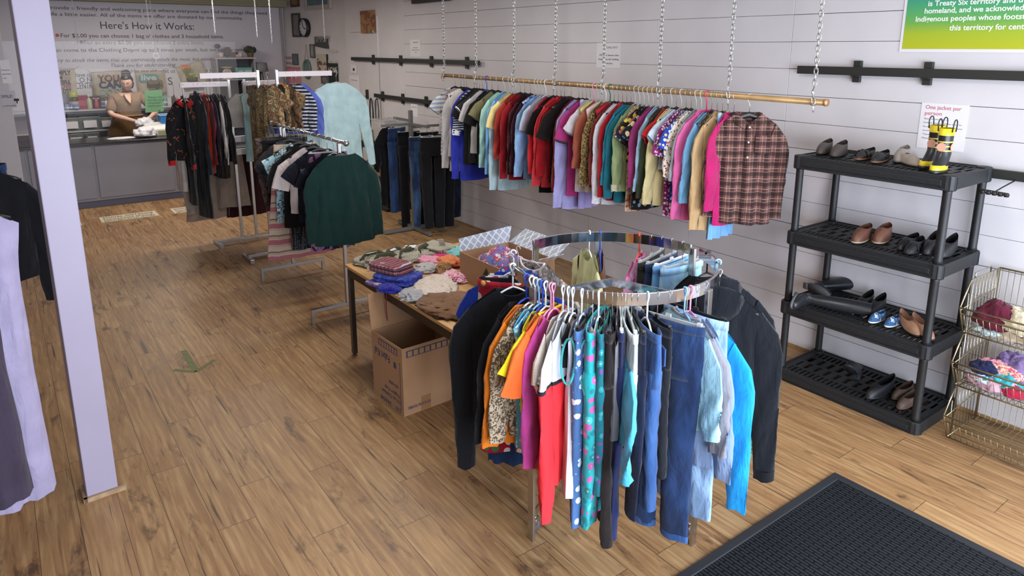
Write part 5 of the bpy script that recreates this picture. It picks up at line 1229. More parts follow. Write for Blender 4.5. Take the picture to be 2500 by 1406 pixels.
# ================================================================ shoes
SHF = {1: 1.597, 2: 1.077, 3: .577, 4: .077}
def shoe(name, label, toe, heel, lvl, col, sole, inner=None, heelh=.0, open_=.55, top=.055, back=.06, strap=0, group=None, width=.042, mat=None, shaft=0, kind_extra=None, zoff=0, dz=0):
    z = SHF[lvl] if lvl < 5 else lvl
    a, b = onz(*toe, z), onz(*heel, z); L = .15 if name == 'baby_shoe' else min(max((a-b).length, .235), .27); ang = math.atan2(a.y-b.y, a.x-b.x)
    t = thing(name, label, 'shoe' if not shaft else 'boot', (b.x, b.y, z+zoff), ang, group)
    m_up = mat or plain('leather_'+col, col, .5, var=.15, scale=20); ms = plain('sole_'+sole, sole, .6); mi = plain('lining_'+(inner or '2a2422'), inner or '2a2422', .8)
    n_ = 28
    def out(u, s=1.0):
        q = 2*pi*u; x = L/2+L/2*cos(q); y = sin(q)*width*(.78+.3*(x/L)-.12*sin(pi*x/L))*s
        return x, y
    def base(x): return heelh*(1-min(1, max(0, x/L)/.62))**1.0 if heelh else 0
    m = MB(); m.loft([[(out(j/n_)[0]*k+(1-k)*L/2, out(j/n_)[1]*k, base(out(j/n_)[0])+zz) for j in range(n_)] for zz, k in ((0, .98), (.002, 1.02), (.010, 1.02), (.012, .98))])
    put('sole', m, ms, t, smooth=True)
    rings = []; nv = 7
    for v_ in range(nv+1):
        v = v_/nv; row = []
        for j in range(n_):
            x, y = out(j/n_); q = 2*pi*j/n_
            tx = L*.03+(L*open_)*(.5+.5*cos(q)); ty = sin(q)*width*.62
            h = (back*(1-(tx/L))**.8+top*.75*(tx/L)) if 1 else top
            side = h-.012*abs(sin(q)); 
            xx = x+(tx-x)*v**1.6; yy = y*(1.03 if v < .5 else 1)*(1-v**2)+ty*v**2
            zz = base(x)*(1-v)+base(tx)*v+.01+side*sin(v*pi/2)
            row.append((xx, yy, zz))
        rings.append(row)
    m = MB(); m.loft(rings, cap0=False, cap1=False); up = put('upper', m, m_up, t, smooth=True)
    m = MB(); m.add([(p[0], p[1]*1.2, base(p[0])+.016) for p in [(L*.04+(out(j/n_)[0])*(open_+.15), out(j/n_)[1]*.7) for j in range(n_)]], [tuple(range(n_))]); put('insole', m, mi, t)
    if heelh > .02:
        m = MB(); m.box(.005, .045, -.02, .02, 0, heelh); put('heel', m, ms, t, bevel=.006)
    for k in range(strap):
        x0 = L*(.55+.2*k); m = MB(); m.tube([(x0, -width*.95, .015), (x0-.01, -width*.6, .05), (x0-.01, width*.6, .05), (x0, width*.95, .015)], .008, 6, flat=.4); put('strap', m, m_up, t, smooth=True)
    if shaft:
        m = MB(); rr = rings[-1]; cx_ = sum(p[0] for p in rr)/n_
        m.loft([[(cx_+(p[0]-cx_)*s+sh*.08*0, p[1]*s*1.15, p[2]*(1-k)+(top+shaft)*k) for p in rr] for k, s in ((0, 1), (.15, 1.0), (.5, 1.02), (1, 1.12))] if 0 else [[(cx_+(p[0]-cx_)*s, p[1]*(1.0+.35*k), p[2]*(1-k)+(top+shaft)*k) for p in rr] for k, s in ((0, 1), (.2, .82), (.6, .86), (1, .95))], cap0=False, cap1=False)
        put('shaft', m, m_up, t, smooth=True)
    if kind_extra: kind_extra(t, L, rings)
    return t
G1 = 'shoes on the black shelf unit'
shoe('loafer', 'dark taupe slip-on, left shoe at the left end of the top tier', (1974, 388), (2026, 366), 1, '4a423e', '2c2724', group=G1, back=.075, width=.045)
shoe('loafer', 'dark taupe slip-on, right shoe of the pair at the left end of the top tier', (2008, 394), (2062, 372), 1, '453d3a', '2c2724', group=G1, back=.08, width=.046)
shoe('sandal', 'black and tan sandal left of the black sandal, top tier', (2062, 400), (2132, 380), 1, '221f20', '8a5a3a', 'b5654a', group=G1, open_=.6, strap=2, back=.05)
shoe('sandal', 'black sandal with tan sole beside the silver shoes, top tier', (2103, 409), (2166, 386), 1, '1a1a1e', '8c6248', '6a3a2c', group=G1, open_=.6, strap=1, back=.05)
shoe('flat_shoe', 'silver grey flat shoe tilted on the top tier, left one', (2165, 412), (2212, 384), 1, '9c928c', '6f6460', 'c4bcae', group=G1, width=.045, back=.075, top=.07)
shoe('flat_shoe', 'silver grey flat shoe nearest the rubber boots', (2246, 408), (2190, 390), 1, 'a5988e', '7a6e68', '8a7a70', group=G1)
YEL, BK2 = plain('rubber_yellow', 'e3cc20', .35), plain('rubber_black', '1c1e22', .35)
def rain_boot(label, toe, heel, h=.25):
    a, b = onz(*toe, SHF[1]), onz(*heel, SHF[1]); ang = math.atan2(a.y-b.y, a.x-b.x); L = .17
    t = thing('rain_boot', label, 'boot', (a.x-cos(ang)*L, a.y-sin(ang)*L, SHF[1]), ang, 'firefighter style rain boots'); n_ = 24
    def foot(k, z, sx=1): return [(L*.5+L*.5*k*cos(q), .036*k*sin(q)*(1+.15*cos(q)), z) for q in [2*pi*j/n_ for j in range(n_)]]
    m = MB(); m.loft([foot(1.02, 0), foot(1.04, .004), foot(1.04, .016), foot(1, .018)]); put('sole', m, BK2, t, smooth=True)
    m = MB(); m.loft([foot(1, .018), foot(1.0, .03), [(x*.97, y*.97, .045 if x > L*.5 else .035) for x, y, _ in foot(1, 0)]], cap0=False); put('toe_guard', m, YEL, t, smooth=True)
    def leg(z, r, cx): return [(cx+r*1.05*cos(q), r*sin(q)*.88, z) for q in [2*pi*j/n_ for j in range(n_)]]
    m = MB(); m.loft([[(x*.96+.002, y*.95, .034) for x, y, _ in foot(1, 0)], [(x*.72+.004, y*.95, .062) for x, y, _ in foot(1, 0)], leg(.10, .042, .05), leg(.15, .041, .048), leg(h-.04, .043, .048)], cap0=False, cap1=False); put('boot_leg', m, BK2, t, smooth=True)
    m = MB(); m.loft([leg(h-.04, .0445, .048), leg(h, .0445, .048), leg(h, .041, .048)], cap0=False, cap1=False); put('top_band', m, YEL, t, smooth=True)
    for z in (.12, .145, .17):
        m = MB(); m.loft([leg(z, .0435, .048), leg(z+.008, .0438, .048)], cap0=False, cap1=False); put('reflective_band', m, plain('band_yellow', 'c9b04a', .4), t, smooth=True)
    m = MB(); m.lathe([(.024, 0), (.024, .003)], 16, T=Matrix.Translation((.0925, .0, .145)) @ Matrix.Rotation(pi/2, 4, 'Y')); m.lathe([(.02, 0), (.02, .003)], 16, T=Matrix.Translation((.055, .0395, .145)) @ Matrix.Rotation(-pi/2, 4, 'X')); put('badge', m, plain('badge_pink', 'd9a08c', .5), t)
    for s in (-1, 1):
        m = MB(); m.tube([(.048-.024, s*.037, h-.02)]+[(.048-.024*cos(a), s*.04, h+.022+.028*sin(a)) for a in [pi*k/9 for k in range(10)]]+[(.048+.024, s*.037, h-.02)], .0035, 6); put('pull_loop', m, BK2, t, smooth=True)
rain_boot('black and yellow childs rain boot, farther of the pair on the top tier', (2248, 412), (2300, 404))
rain_boot('black and yellow childs rain boot, nearer of the pair on the top tier', (2276, 424), (2332, 410))
shoe('suede_shoe', 'brown suede shoe at the left on the second tier', (2070, 602), (2122, 575), 2, '5e3a2c', 'a3937c', '2a1e18', group=G1, back=.08, top=.075, width=.05)
shoe('suede_shoe', 'larger looking brown suede shoe with pale sole, second tier', (2112, 614), (2168, 575), 2, '6a4434', 'a8987f', 'b5a48a', group=G1, back=.085, top=.08, width=.052)
shoe('strap_sandal', 'black strappy sandal in the middle of the second tier', (2170, 622), (2238, 592), 2, '14151a', '1b1b1f', '0f0f12', group=G1, strap=2, width=.045)
shoe('strap_sandal', 'black strappy sandal behind the other strappy one', (2196, 632), (2250, 600), 2, '16171c', '1b1b1f', '0f0f12', group=G1, strap=2, width=.045)
shoe('pump_shoe', 'black patent pump with tan lining on the second tier', (2236, 640), (2286, 600), 2, '15151a', '15151a', 'c08a5c', group=G1, heelh=.03, back=.07)
shoe('pump_shoe', 'black patent pump partly behind the shelf post', (2268, 645), (2330, 608), 2, '17171b', '15151a', '3a2e2a', group=G1, heelh=.03, back=.07)
def tall_boot(label, px, px2, lvl, col, solec):
    c = onz(*px, SHF[lvl]); e_ = onz(*px2, SHF[lvl]); ang = math.atan2(e_.y-c.y, e_.x-c.x); t = thing('tall_boot', label, 'boot', (c.x, c.y, SHF[lvl]+.045), (0, 0, ang), 'tall dark boots'); n_ = 20; mt = plain('leather_'+col, col, .35, var=.2)
    m = MB(); L = .25
    # lying on its side: shaft along +x, foot bends along +y
    rings = []
    for k in range(13):
        u = k/12; r = .055-.012*u+(.012*sin(u*pi)); rings.append([(.02+.36*(1-u), .0+r*cos(q), .0+r*.75*sin(q)) for q in [2*pi*j/n_ for j in range(n_)]])
    for (x, y, rx, rz) in ((-.02, -.01, .05, .04), (-.04, -.04, .046, .04), (-.05, -.10, .04, .038), (-.055, -.16, .035, .032), (-.06, -.20, .02, .02)):
        rings.append([(x+rx*cos(q)*(1 if y > -.03 else .7), y+(.0 if y > -.03 else 0)+rx*.25*cos(q), rz*sin(q)) for q in [2*pi*j/n_ for j in range(n_)]])
    m.loft(rings, cap0=False); put('boot_leather', m, mt, t, smooth=True)
    m = MB(); m.loft([[(-.085+zz, -.08+.13*cos(q), .04*sin(q)*(1-.2*cos(q))) for q in [2*pi*j/n_ for j in range(n_)]] for zz in (0, .014)]); put('boot_sole', m, plain('boot_sole_'+solec, solec, .7), t, smooth=True)
    m = MB(); m.box(-.104, -.085, .005, .042, -.022, .022); put('heel', m, plain('boot_sole_'+solec, solec, .7), t, bevel=.005)
tall_boot('tall black boot lying on the third tier with its shaft to the right', (1998, 712), (2120, 700), 3, '14171c', '55565a')
tall_boot('tall grey-soled boot lying in front on the third tier', (1975, 745), (2085, 765), 3, '24262a', '5e6064')
shoe('pump_shoe', 'black pump with tan lining, left of two on the third tier', (2076, 768), (2128, 736), 3, '16161a', '16161a', 'b98f72', group=G1, heelh=.02, back=.065)
shoe('pump_shoe', 'black pump with tan lining, right of two on the third tier', (2104, 780), (2158, 744), 3, '18181c', '16161a', 'b98f72', group=G1, heelh=.02, back=.065)
BLP = C('38608c', 'blotch', '24406a', 'b8c8d8', s=.5)
shoe('baby_shoe', 'tiny blue patterned baby shoe with white sole, left one', (2118, 790), (2158, 778), 3, 'x', 'd8d8d4', '2c4a78', mat=BLP, group=G1, width=.03, top=.045)
shoe('baby_shoe', 'tiny blue patterned baby shoe with white sole, right one', (2150, 802), (2198, 788), 3, 'x', 'd8d8d4', '2c4a78', mat=BLP, group=G1, width=.03, top=.045)
shoe('court_shoe', 'tan court shoe on the third tier beside the baby shoes', (2238, 820), (2195, 786), 3, '9c755a', '2a2422', '6a4a3a', group=G1, heelh=.03)
shoe('court_shoe', 'tan court shoe half hidden behind the shelf post, third tier', (2268, 826), (2225, 795), 3, '96705a', '2a2422', '6a4a3a', group=G1, heelh=.03)
t = shoe('heeled_shoe', 'black heeled shoe tipped up on the bottom tier', (2060, 955), (2092, 935), 4, '16181c', '1c1e22', group=G1, heelh=.05, back=.08); t.rotation_euler = (.2, -.8, t.rotation_euler[2]); t.location.z += .006
shoe('heeled_shoe', 'black chunky heeled shoe lying beside the tipped one, bottom tier', (2112, 975), (2180, 950), 4, '17181c', '202226', group=G1, heelh=.035, back=.075, width=.045)
shoe('ballet_flat', 'bronze pointed flat, left of two on the bottom tier', (2138, 1005), (2226, 946), 4, '4c3c32', '5c4434', '2c231e', group=G1, open_=.7, width=.04, back=.045)
shoe('ballet_flat', 'bronze pointed flat with buckle, right of two on the bottom tier', (2158, 1024), (2240, 968), 4, '54433a', '5c4434', '2c231e', group=G1, open_=.7, width=.042, back=.05)
# ================================================================ contents of the wire baskets
GB = 'knitwear and scarves in the wire baskets'
FUR = C('b5a48e')
for (nm, lb, ix, iy, z, w, d, h, mt, sd, am) in (
 ('winter_hat', 'burgundy hat at the back left of the top wire basket', 2400, 790, .72, .24, .2, .13, C('5c1a2e'), 51, .4),
 ('knit_hat', 'cream chunky knit hat in the top wire basket', 2478, 805, .74, .24, .24, .11, C('d8cdb0', 'blotch', 'c9bc9c', 'e0d8c0', s=.5), 52, .35),
 ('fur_collar', 'beige fluffy fur collar spilling at the front of the top basket', 2440, 865, .70, .38, .14, .06, FUR, 53, .6),
 ('pale_blue_scarf', 'pale blue scarf on the fur in the top basket', 2455, 838, .77, .16, .12, .04, C('a9b9c2'), 54, .5),
 ('taupe_scarf', 'taupe knit scarf right of the pale blue scarf, top basket', 2485, 845, .74, .18, .13, .07, C('8e7a6c'), 55, .4),
 ('printed_scarf', 'mint and white printed scarf at the left end of the top basket', 2345, 848, .70, .18, .14, .06, C('b9cdc8', 'blotch', 'd4d8dc', '8fb4b4', s=.8), 56, .5),
 ('turquoise_scarf', 'turquoise scarf end at the rear of the top basket', 2485, 772, .78, .12, .1, .04, C('6ab4a8'), 57, .5),
 ('pink_blanket', 'pale pink blanket at the left of the middle wire basket', 2340, 925, .38, .26, .28, .10, C('c9a0b0'), 58, .4),
 ('striped_mittens', 'pink orange and white checked scarf in the middle basket', 2400, 895, .45, .26, .12, .06, C('d8c8b8', 'plaid', 'd86a94', 'c8902c', s=1.1), 59, .5),
 ('navy_glove', 'navy glove in the middle basket', 2378, 918, .46, .14, .1, .06, C('1a1f44'), 60, .4),
 ('teal_scarf', 'teal scarf across the middle basket front', 2430, 935, .42, .18, .2, .07, C('2f9fa8'), 61, .5),
 ('white_scarf', 'white cloth over the front wires of the middle basket', 2375, 945, .42, .24, .13, .05, C('cfd4e2'), 62, .5),
 ('lilac_scarf', 'lilac scarf at the right of the middle basket', 2478, 905, .42, .26, .26, .1, C('8a72a4'), 63, .45),
 ('magenta_mittens', 'crimson mittens under the teal scarf, middle basket', 2448, 975, .38, .12, .1, .05, C('a82040'), 64, .4),
 ('coral_scarf', 'coral pink and cream scarf in the middle of the middle basket', 2440, 910, .46, .22, .1, .05, C('d8b49c', 'blotch', 'c8506a', 'd8c8b0', s=1.), 65, .5),
 ('grey_scarf', 'grey lace scarf hanging low in the middle basket', 2390, 975, .37, .26, .1, .04, C('a49a98'), 66, .5)):
    c = onz(ix, iy, z+h*.4); c.y = min(max(c.y, -4.66), -4.34-d*.45); c.x = min(c.x, 1.47-w*.45)
    crumple(nm, lb, 'clothing', (c.x, c.y, z-.0), (w/2, d/2, h), mt, sd, am, GB, 0, n=48)
# ================================================================ counter and back wall
cpan = plain('counter_paint', '8f909c', .5, var=.04, scale=3)
t = thing('sales_counter', 'grey panelled sales counter with a black worktop at the back of the shop', 'counter', (11.6, -3.0, 0))
m = MB(); m.box(.03, .6, 0, 3.6, .1, .92); put('cabinet_body', m, cpan, t)
for y0, y1 in ((.02, .9), (.94, 1.95), (1.99, 2.75), (2.79, 3.58)):
    m = MB(); m.box(.012, .03, y0, y1, .14, .9); put('front_panel', m, cpan, t, bevel=.004)
m = MB(); m.box(.05, .6, 0, 3.6, .0, .1); put('toe_kick', m, plain('kick_blue_grey', '5d5f72', .5), t)
m = MB(); m.box(-.03, .66, -.04, 3.65, .92, .955); put('worktop', m, plain('worktop_black', '1f1b1c', .25), t, bevel=.006)
CT = .955
# back wall lettering
lettm = plain('vinyl_letters', '33323a', .6); lettg = plain('vinyl_letters_faded', '77747c', .6)
LX = BX-.003
o0 = onx(271, 70, LX)
lt = thing('wall_lettering', 'dark vinyl lettering on the back wall that explains how the depot works', 'lettering', tuple(o0))
def wl(txt, x0, y0, x1, y1, size, mt=lettm, shear=0):
    a = onx(x0, y0, LX); b = onx(x1, y1, LX)
    text('text_line', txt, mt, lt, Matrix.Translation(a-o0) @ BACKF, size=size, width=a.y-b.y, depth=.0015, shear=shear, bold=.0)
wl('Provide a friendly and welcoming place where everyone can find the things they need', 115, 22, 651, 27, .078)
wl('make life a little easier. All of the items we offer are donated by our community.', 76, 37, 593, 43, .078)
wl("Here's How it Works:", 246, 70, 474, 71, .165)
wl('For $2.00 you can choose 1 bag of clothes and 3 household items.', 149, 91, 546, 90, .086)
wl('For an extra $2.00 you can choose 2 extra items.', 206, 108, 498, 107, .086, lettg)
wl('You can come to the Clothing Depot up to 3 times per week, but not on the same day.', 94, 127, 622, 124, .086)
wl('We try to stock the items that our community needs the most, but sometimes we run out.', 112, 152, 600, 147, .082, lettm, .3)
wl('Thank you for understanding.', 271, 164, 430, 162, .082, lettm, .3)
for (x, y, c) in ((140, 86, plain('bullet_red', 'b0503c', .6)), (199, 103, lettg)):
    a = onx(x, y, LX); m = MB(); m.lathe([(.026, 0), (.026, .003)], 12, T=Matrix.Translation(a-o0) @ Matrix.Rotation(-pi/2, 4, 'Y')); put('bullet', m, c, lt)
# white board with letters behind the banners
def sheet(ixy, X, mat, parent, name, off=None, th=.003):
    P_ = [onx(x, y, X)-off for x, y in ixy]; m = MB(); m.add(P_, [tuple(range(len(P_)))]); return put(name, m, mat, parent, solid=th)
c0 = onx(182, 168, BX-.012)
t = thing('wall_sign', 'long white sign board with spaced capitals behind the cloth banners', 'sign', tuple(c0))
sheet([(182, 168), (560, 168), (560, 262), (182, 262)], BX-.012, plain('sign_white', 'c9c6cc', .5), t, 'board', c0)
for (txt, x0, y0, x1, s) in (('have cl', 185, 188, 220, .095), ('O N', 195, 201, 224, .11), ('CENTRE', 186, 217, 232, .14), ('n for your visit', 320, 178, 384, .09), ('let us', 400, 178, 428, .1), ('S', 411, 207, 422, .18), ('ue you', 497, 175, 528, .09), ('T O', 507, 203, 543, .17)):
    a = onx(x0, y0, BX-.016); b = onx(x1, y0, BX-.016); text('lettering', txt, lettm, t, Matrix.Translation(a-c0) @ BACKF, size=s, width=a.y-b.y, depth=.001)
# cloth banners
burl = cloth('b3a894')
def banner(label, corners, lines, extra=(), X=BX-.07):
    c = onx(*corners[0], X); t = thing('cloth_banner', label, 'banner', tuple(c), 0, 'beige cloth banners')
    m = MB(); A, B_, C_, D_ = [onx(x, y, X)-c for x, y in corners]; G = []
    for j in range(7):
        row = []
        for i in range(7):
            u, v = i/6, j/6; p = (A*(1-u)+B_*u)*(1-v)+(D_*(1-u)+C_*u)*v; row.append(p+Vector((.012*sin(u*9+v*3), 0, -.012*sin(pi*u)*(1-v))))
        G.append(row)
    m.grid(G); put('cloth_panel', m, burl, t, smooth=True, solid=.003)
    for (kind, ix0, iy0, ix1, iy1, col) in extra:
        a, b = onx(ix0, iy0, X-.015)-c, onx(ix1, iy1, X-.015)-c; cc = (a+b)/2; m = MB(); ry, rz = abs(a.y-b.y)/2, abs(a.z-b.z)/2
        m.add([(cc.x, cc.y+ry*abs(cos(q))**.6*sgn(cos(q)), cc.z+rz*abs(sin(q))**.6*sgn(sin(q))) for q in [2*pi*k/20 for k in range(20)]], [tuple(range(20))]); put('printed_shape', m, plain('print_'+col, col, .8), t, solid=.002)
    for (txt, ix0, iy, ix1, s, col) in lines:
        a = onx(ix0, iy, X-.02); b = onx(ix1, iy, X-.02)
        text('printed_words', txt, plain('print_'+col, col, .8), t, Matrix.Translation(a-c) @ BACKF, size=s, width=a.y-b.y, depth=.001, bold=.004)
    m = MB(); m.tube([A+Vector((-.01, .06, .05)), A, B_, B_+Vector((-.01, -.06, .04))], .003, 4); put('string', m, plain('jute', '6a5a44', .9), t)
    return t
banner('beige cloth banner reading Simply love lots next to the near white post', [(128, 166), (183, 168), (190, 234), (134, 236)], [('SIMPLY', 133, 183, 174, .10, '4a3a34'), ('I AM', 128, 195, 153, .095, '4a3a34'), ('BIG', 154, 195, 174, .095, 'a58a78'), ('GRATEFUL', 126, 206, 174, .08, '4a3a34'), ('LOVE', 141, 217, 175, .105, '9a5a56'), ('LOTS', 148, 228, 175, .09, '4a3a34')])
banner('beige cloth banner reading YOU CAN DO behind the woman', [(222, 177), (306, 172), (312, 238), (230, 240)], [('YOU', 239, 199, 293, .145, '6a332e'), ('CAN', 243, 215, 297, .145, '2f4368'), ('DO IT', 246, 232, 300, .145, '8fa8a4')])
banner('beige cloth banner with teal and brown word bubbles above the green sheet', [(330, 176), (400, 172), (408, 228), (338, 230)], [('live', 345, 196, 383, .13, 'b8c4c0'), ('laugh', 360, 214, 396, .12, '3a332c')], [('b', 337, 181, 389, 201, '5f8f94'), ('b', 357, 194, 401, 219, '7a6e5c')])
banner('beige cloth banner with green and yellow brush words, tilted, above the far rack', [(430, 166), (492, 146), (512, 200), (450, 220)], [('YOU', 441, 167, 465, .085, 'c05a2a'), ('ARE', 447, 175, 468, .075, '8a6a2a'), ('OF', 451, 182, 462, .075, '4a6a3a'), ('WHAT', 453, 190, 478, .08, '5a5a2a'), ('MAKES', 456, 198, 483, .09, '2a2a2a'), ('YOU', 460, 206, 480, .09, '2a2a2a')], [('b', 440, 160, 465, 170, 'd8a040'), ('b', 445, 168, 474, 178, '6a9a6a'), ('b', 452, 180, 482, 192, 'b8b83a'), ('b', 462, 200, 496, 214, 'a03a3a')])
# acrylic guard over the counter with a green sheet taped to it
t = thing('acrylic_guard', 'large clear acrylic guard sheet hanging over the counter', 'screen', (11.5, 0, 0))
m = MB(); m.box(0, .006, -3.1, .4, 1.38, 2.37); g = NT('clear_acrylic'); setp(g.b, Base_Color=lin('dfe4ee'), Roughness=.03, Alpha=.07); put('acrylic_sheet', m, g.mat, t)
c = onx(353, 222, 11.48)
t = thing('green_notice', 'pale green paper in a sleeve taped to the clear counter guard', 'notice', tuple(c))
sheet([(353, 222), (395, 219), (400, 272), (355, 275)], 11.48, plain('paper_green', '8fc9a0', .5), t, 'sheet', c)
for k in range(4):
    a = onx(361, 240+k*7, 11.474); text('lettering', ('Please wait here', 'for the next', 'volunteer', 'thank you')[k], plain('ink_greenish', '6a9a7a', .8), t, Matrix.Translation(a-c) @ BACKF, size=.045, depth=.0005)
m = MB(); a = onx(386, 270, 11.476)-c; m.box(a.x, a.x+.002, a.y-.03, a.y, a.z-.008, a.z); put('tape_mark', m, BLK, t)
# ---------------------------------------------------------------- shelves behind the counter
SX = 13.1
wsh = plain('shelf_white', 'bdb9bb', .5)
zA = onx(200, 268, SX).z; zB = onx(200, 319, SX).z
t = thing('open_shelving', 'white open shelving with toiletries and bins behind the counter', 'shelving', (SX, -3.3, 0))
for z in (zA, zB, zB-.26):
    m = MB(); m.box(0, .3, 0, 3.6, z-.025, z); put('shelf_board', m, wsh, t, bevel=.003)
for y in (0, 1.2, 2.4, 3.58):
    m = MB(); m.box(.1, .3, y, y+.02, 0, zA-.025); put('upright_panel', m, plain('shelf_grey', '77757a', .6), t)
def stand(name, label, cat, ix0, iy0, ix1, iy1, X, build, zbase=None, group=None, rot=0):
    """build(w, h) -> list of (part name, MB, material, kwargs); footprint centre at the origin"""
    a, b = onx(ix0, iy1, X), onx(ix1, iy0, X); w = abs(a.y-b.y); z0 = a.z if zbase is None else zbase; h = onx((ix0+ix1)/2, iy0, X).z-z0
    t = thing(name, label, cat, (X, (a.y+b.y)/2, z0), rot, group)
    for nm, mb, mt, kw in build(w, h): put(nm, mb, mt, t, **kw)
    return t
def bottle(col, cap, slim=.8):
    def f(w, h):
        r = w/2; m = MB(); m.lathe([(r*.9, 0), (r, h*.05), (r, h*.62), (r*.4, h*.75), (r*.4, h*.8)], 14); c = MB(); c.lathe([(r*.5, h*.8), (r*.5, h), (r*.3, h)], 12)
        return [('bottle_body', m, plain('b_'+col, col, .35), dict(smooth=True)), ('cap', c, plain('b_'+cap, cap, .4), dict(smooth=True))]
    return f
def carton_b(col, dep=.1, band=None):
    def f(w, h):
        m = MB(); m.box(-dep/2, dep/2, -w/2, w/2, 0, h); r = [('carton', m, plain('c_'+col, col, .5), dict(bevel=.003))]
        if band: b = MB(); b.box(-dep/2-.002, -dep/2, -w*.4, w*.4, h*.25, h*.65); r.append(('label_panel', b, plain('c_'+band, band, .6), {}))
        return r
    return f
def tin(col, band):
    def f(w, h):
        m = MB(); m.lathe([(w/2, 0), (w/2, h*.9), (w*.45, h)], 14); b = MB(); b.lathe([(w*.51, h*.3), (w*.51, h*.6)], 14, cap=False)
        return [('tin_body', m, plain('c_'+col, col, .4), dict(smooth=True)), ('band', b, plain('c_'+band, band, .6), dict(smooth=True))]
    return f
GS = 'toiletries on the shelf behind the counter'
stand('lotion_bottle', 'purple bottle on the counter shelf nearest the white post', 'bottle', 146, 240, 156, 268, SX+.1, bottle('7a4f80', 'c9b9cc'), zA, GS)
stand('storage_jar', 'dark jar with a lime green lid on the counter shelf', 'jar', 171, 222, 189, 266, SX+.12, lambda w, h: [('jar_body', MB().lathe([(w*.42, 0), (w*.5, h*.1), (w*.5, h*.55), (w*.42, h*.65)], 16), plain('jar_dark', '4f4a48', .3), dict(smooth=True)), ('lid', MB().lathe([(w*.5, h*.66), (w*.52, h*.7), (w*.45, h*.95), (w*.2, h)], 16), plain('lid_lime', 'a3a83a', .4), dict(smooth=True)), ('label_panel', MB().lathe([(w*.505, h*.2), (w*.505, h*.45)], 16, cap=False), plain('jar_label', 'b9a8a0', .6), {})], zA)
for i, (a, b, lb) in enumerate(((158, 168, 'small blue tin left of the jar'), (168, 177, 'small dark blue tin below the lime lidded jar'), (178, 193, 'wide blue tin in front of the lime lidded jar'))):
    stand('small_tin', lb+' on the counter shelf', 'tin', a, 255, b, 268, SX+.04, tin(('7f95b8', '4a648f', '6c8ab5')[i], 'c5ccd8'), zA, GS)
stand('gift_box', 'raspberry pink box standing on the counter shelf', 'box', 190, 233, 213, 266, SX+.15, carton_b('8e3350', .1, 'b0566e'), zA, GS)
stand('lotion_bottle', 'tall pale green bottle right of the pink box', 'bottle', 213, 230, 222, 267, SX+.1, bottle('b3b89c', 'c8ccb8'), zA, GS)
stand('gift_box', 'dark gift box with a pink bottle in it on the counter shelf', 'box', 223, 235, 245, 267, SX+.16, lambda w, h: [('carton', MB().box(-.03, .05, -w/2, w/2, 0, h), plain('gift_dark', '3c2c38', .5), dict(bevel=.003)), ('pink_bottle', MB().lathe([(w*.2, 0), (w*.24, h*.3), (w*.16, h*.6), (w*.2, h*.8), (w*.05, h*.9)], 12, T=Matrix.Translation((-.07, 0, 0))), plain('bottle_pink', 'b25a68', .4), dict(smooth=True)), ('ribbon', MB().tube([(-.07, -w*.3, h*.85), (-.075, 0, h*.8), (-.07, w*.3, h*.85)], .008, 6), plain('ribbon_white', 'cfc6c8', .6), {})], zA, GS)
stand('lotion_bottle', 'white pump bottle beside the woman on the counter shelf', 'bottle', 256, 240, 263, 266, SX+.1, bottle('d0ccd0', '8a8a90'), zA, GS)
stand('small_tin', 'grey lidded tub left of the white pump bottle', 'tin', 246, 250, 256, 266, SX+.08, tin('5c6078', '8a8ea0'), zA, GS)
stand('storage_basket', 'brown purple basket on the shelf right of the green sheet', 'basket', 468, 228, 498, 250, SX+.1, carton_b('6a4a4c', .2), zA)
stand('small_tin', 'teal spray can at the right end of the green sheet', 'tin', 400, 238, 408, 262, SX+.1, tin('5f9a94', 'a9c4c0'), zA, GS)
def tub(w, h):
    m = MB(); r = [[(-.14+.02*k, -w/2+.01*k, z), (.14-.02*k, -w/2+.01*k, z), (.14-.02*k, w/2-.01*k, z), (-.14+.02*k, w/2-.01*k, z)] for z, k in ((h, 0), (0, 1))]
    m.loft(r, cap0=False); b = MB(); b.box(-.146, -.142, -w*.33, w*.33, h*.2, h*.75)
    rim = MB(); rim.tube([(-.14, -w/2, h), (.14, -w/2, h), (.14, w/2, h), (-.14, w/2, h)], .006, 5, closed=True)
    c = MB(); c.sph((0, 0, h*.45), (.1, w*.38, h*.4), 10, 6)
    return [('tub_wall', m, glassy('tub_clear', 'a9b0ad', .35, .2), {}), ('paper_label', b, PAPER, {}), ('rim', rim, glassy('tub_rim', 'c4c9c8', .6, .2), {}), ('contents', c, cloth('6a6a5c', 'blotch', '4c5a4c', '8a857c', s=2.), dict(smooth=True))]
for a, b, y0, y1, z, lb in ((153, 194, 287, 317, zB, 'left clear plastic bin with white label on the lower counter shelf'), (196, 240, 284, 317, zB, 'middle clear plastic bin with white label on the lower counter shelf'), (243, 272, 285, 317, zB, 'clear plastic bin partly behind the woman'), (352, 376, 287, 317, zB, 'clear plastic bin with label just right of the woman'), (380, 410, 280, 317, zB, 'clear plastic bin behind the blue bag'), (164, 204, 325, 347, zB-.26, 'lower clear plastic bin left of the white bags'), (208, 240, 322, 347, zB-.26, 'lower clear plastic bin with dark blue contents')):
    stand('storage_bin', lb, 'bin', a, y0, b, y1, SX+.14, tub, z, 'clear bins behind the counter')
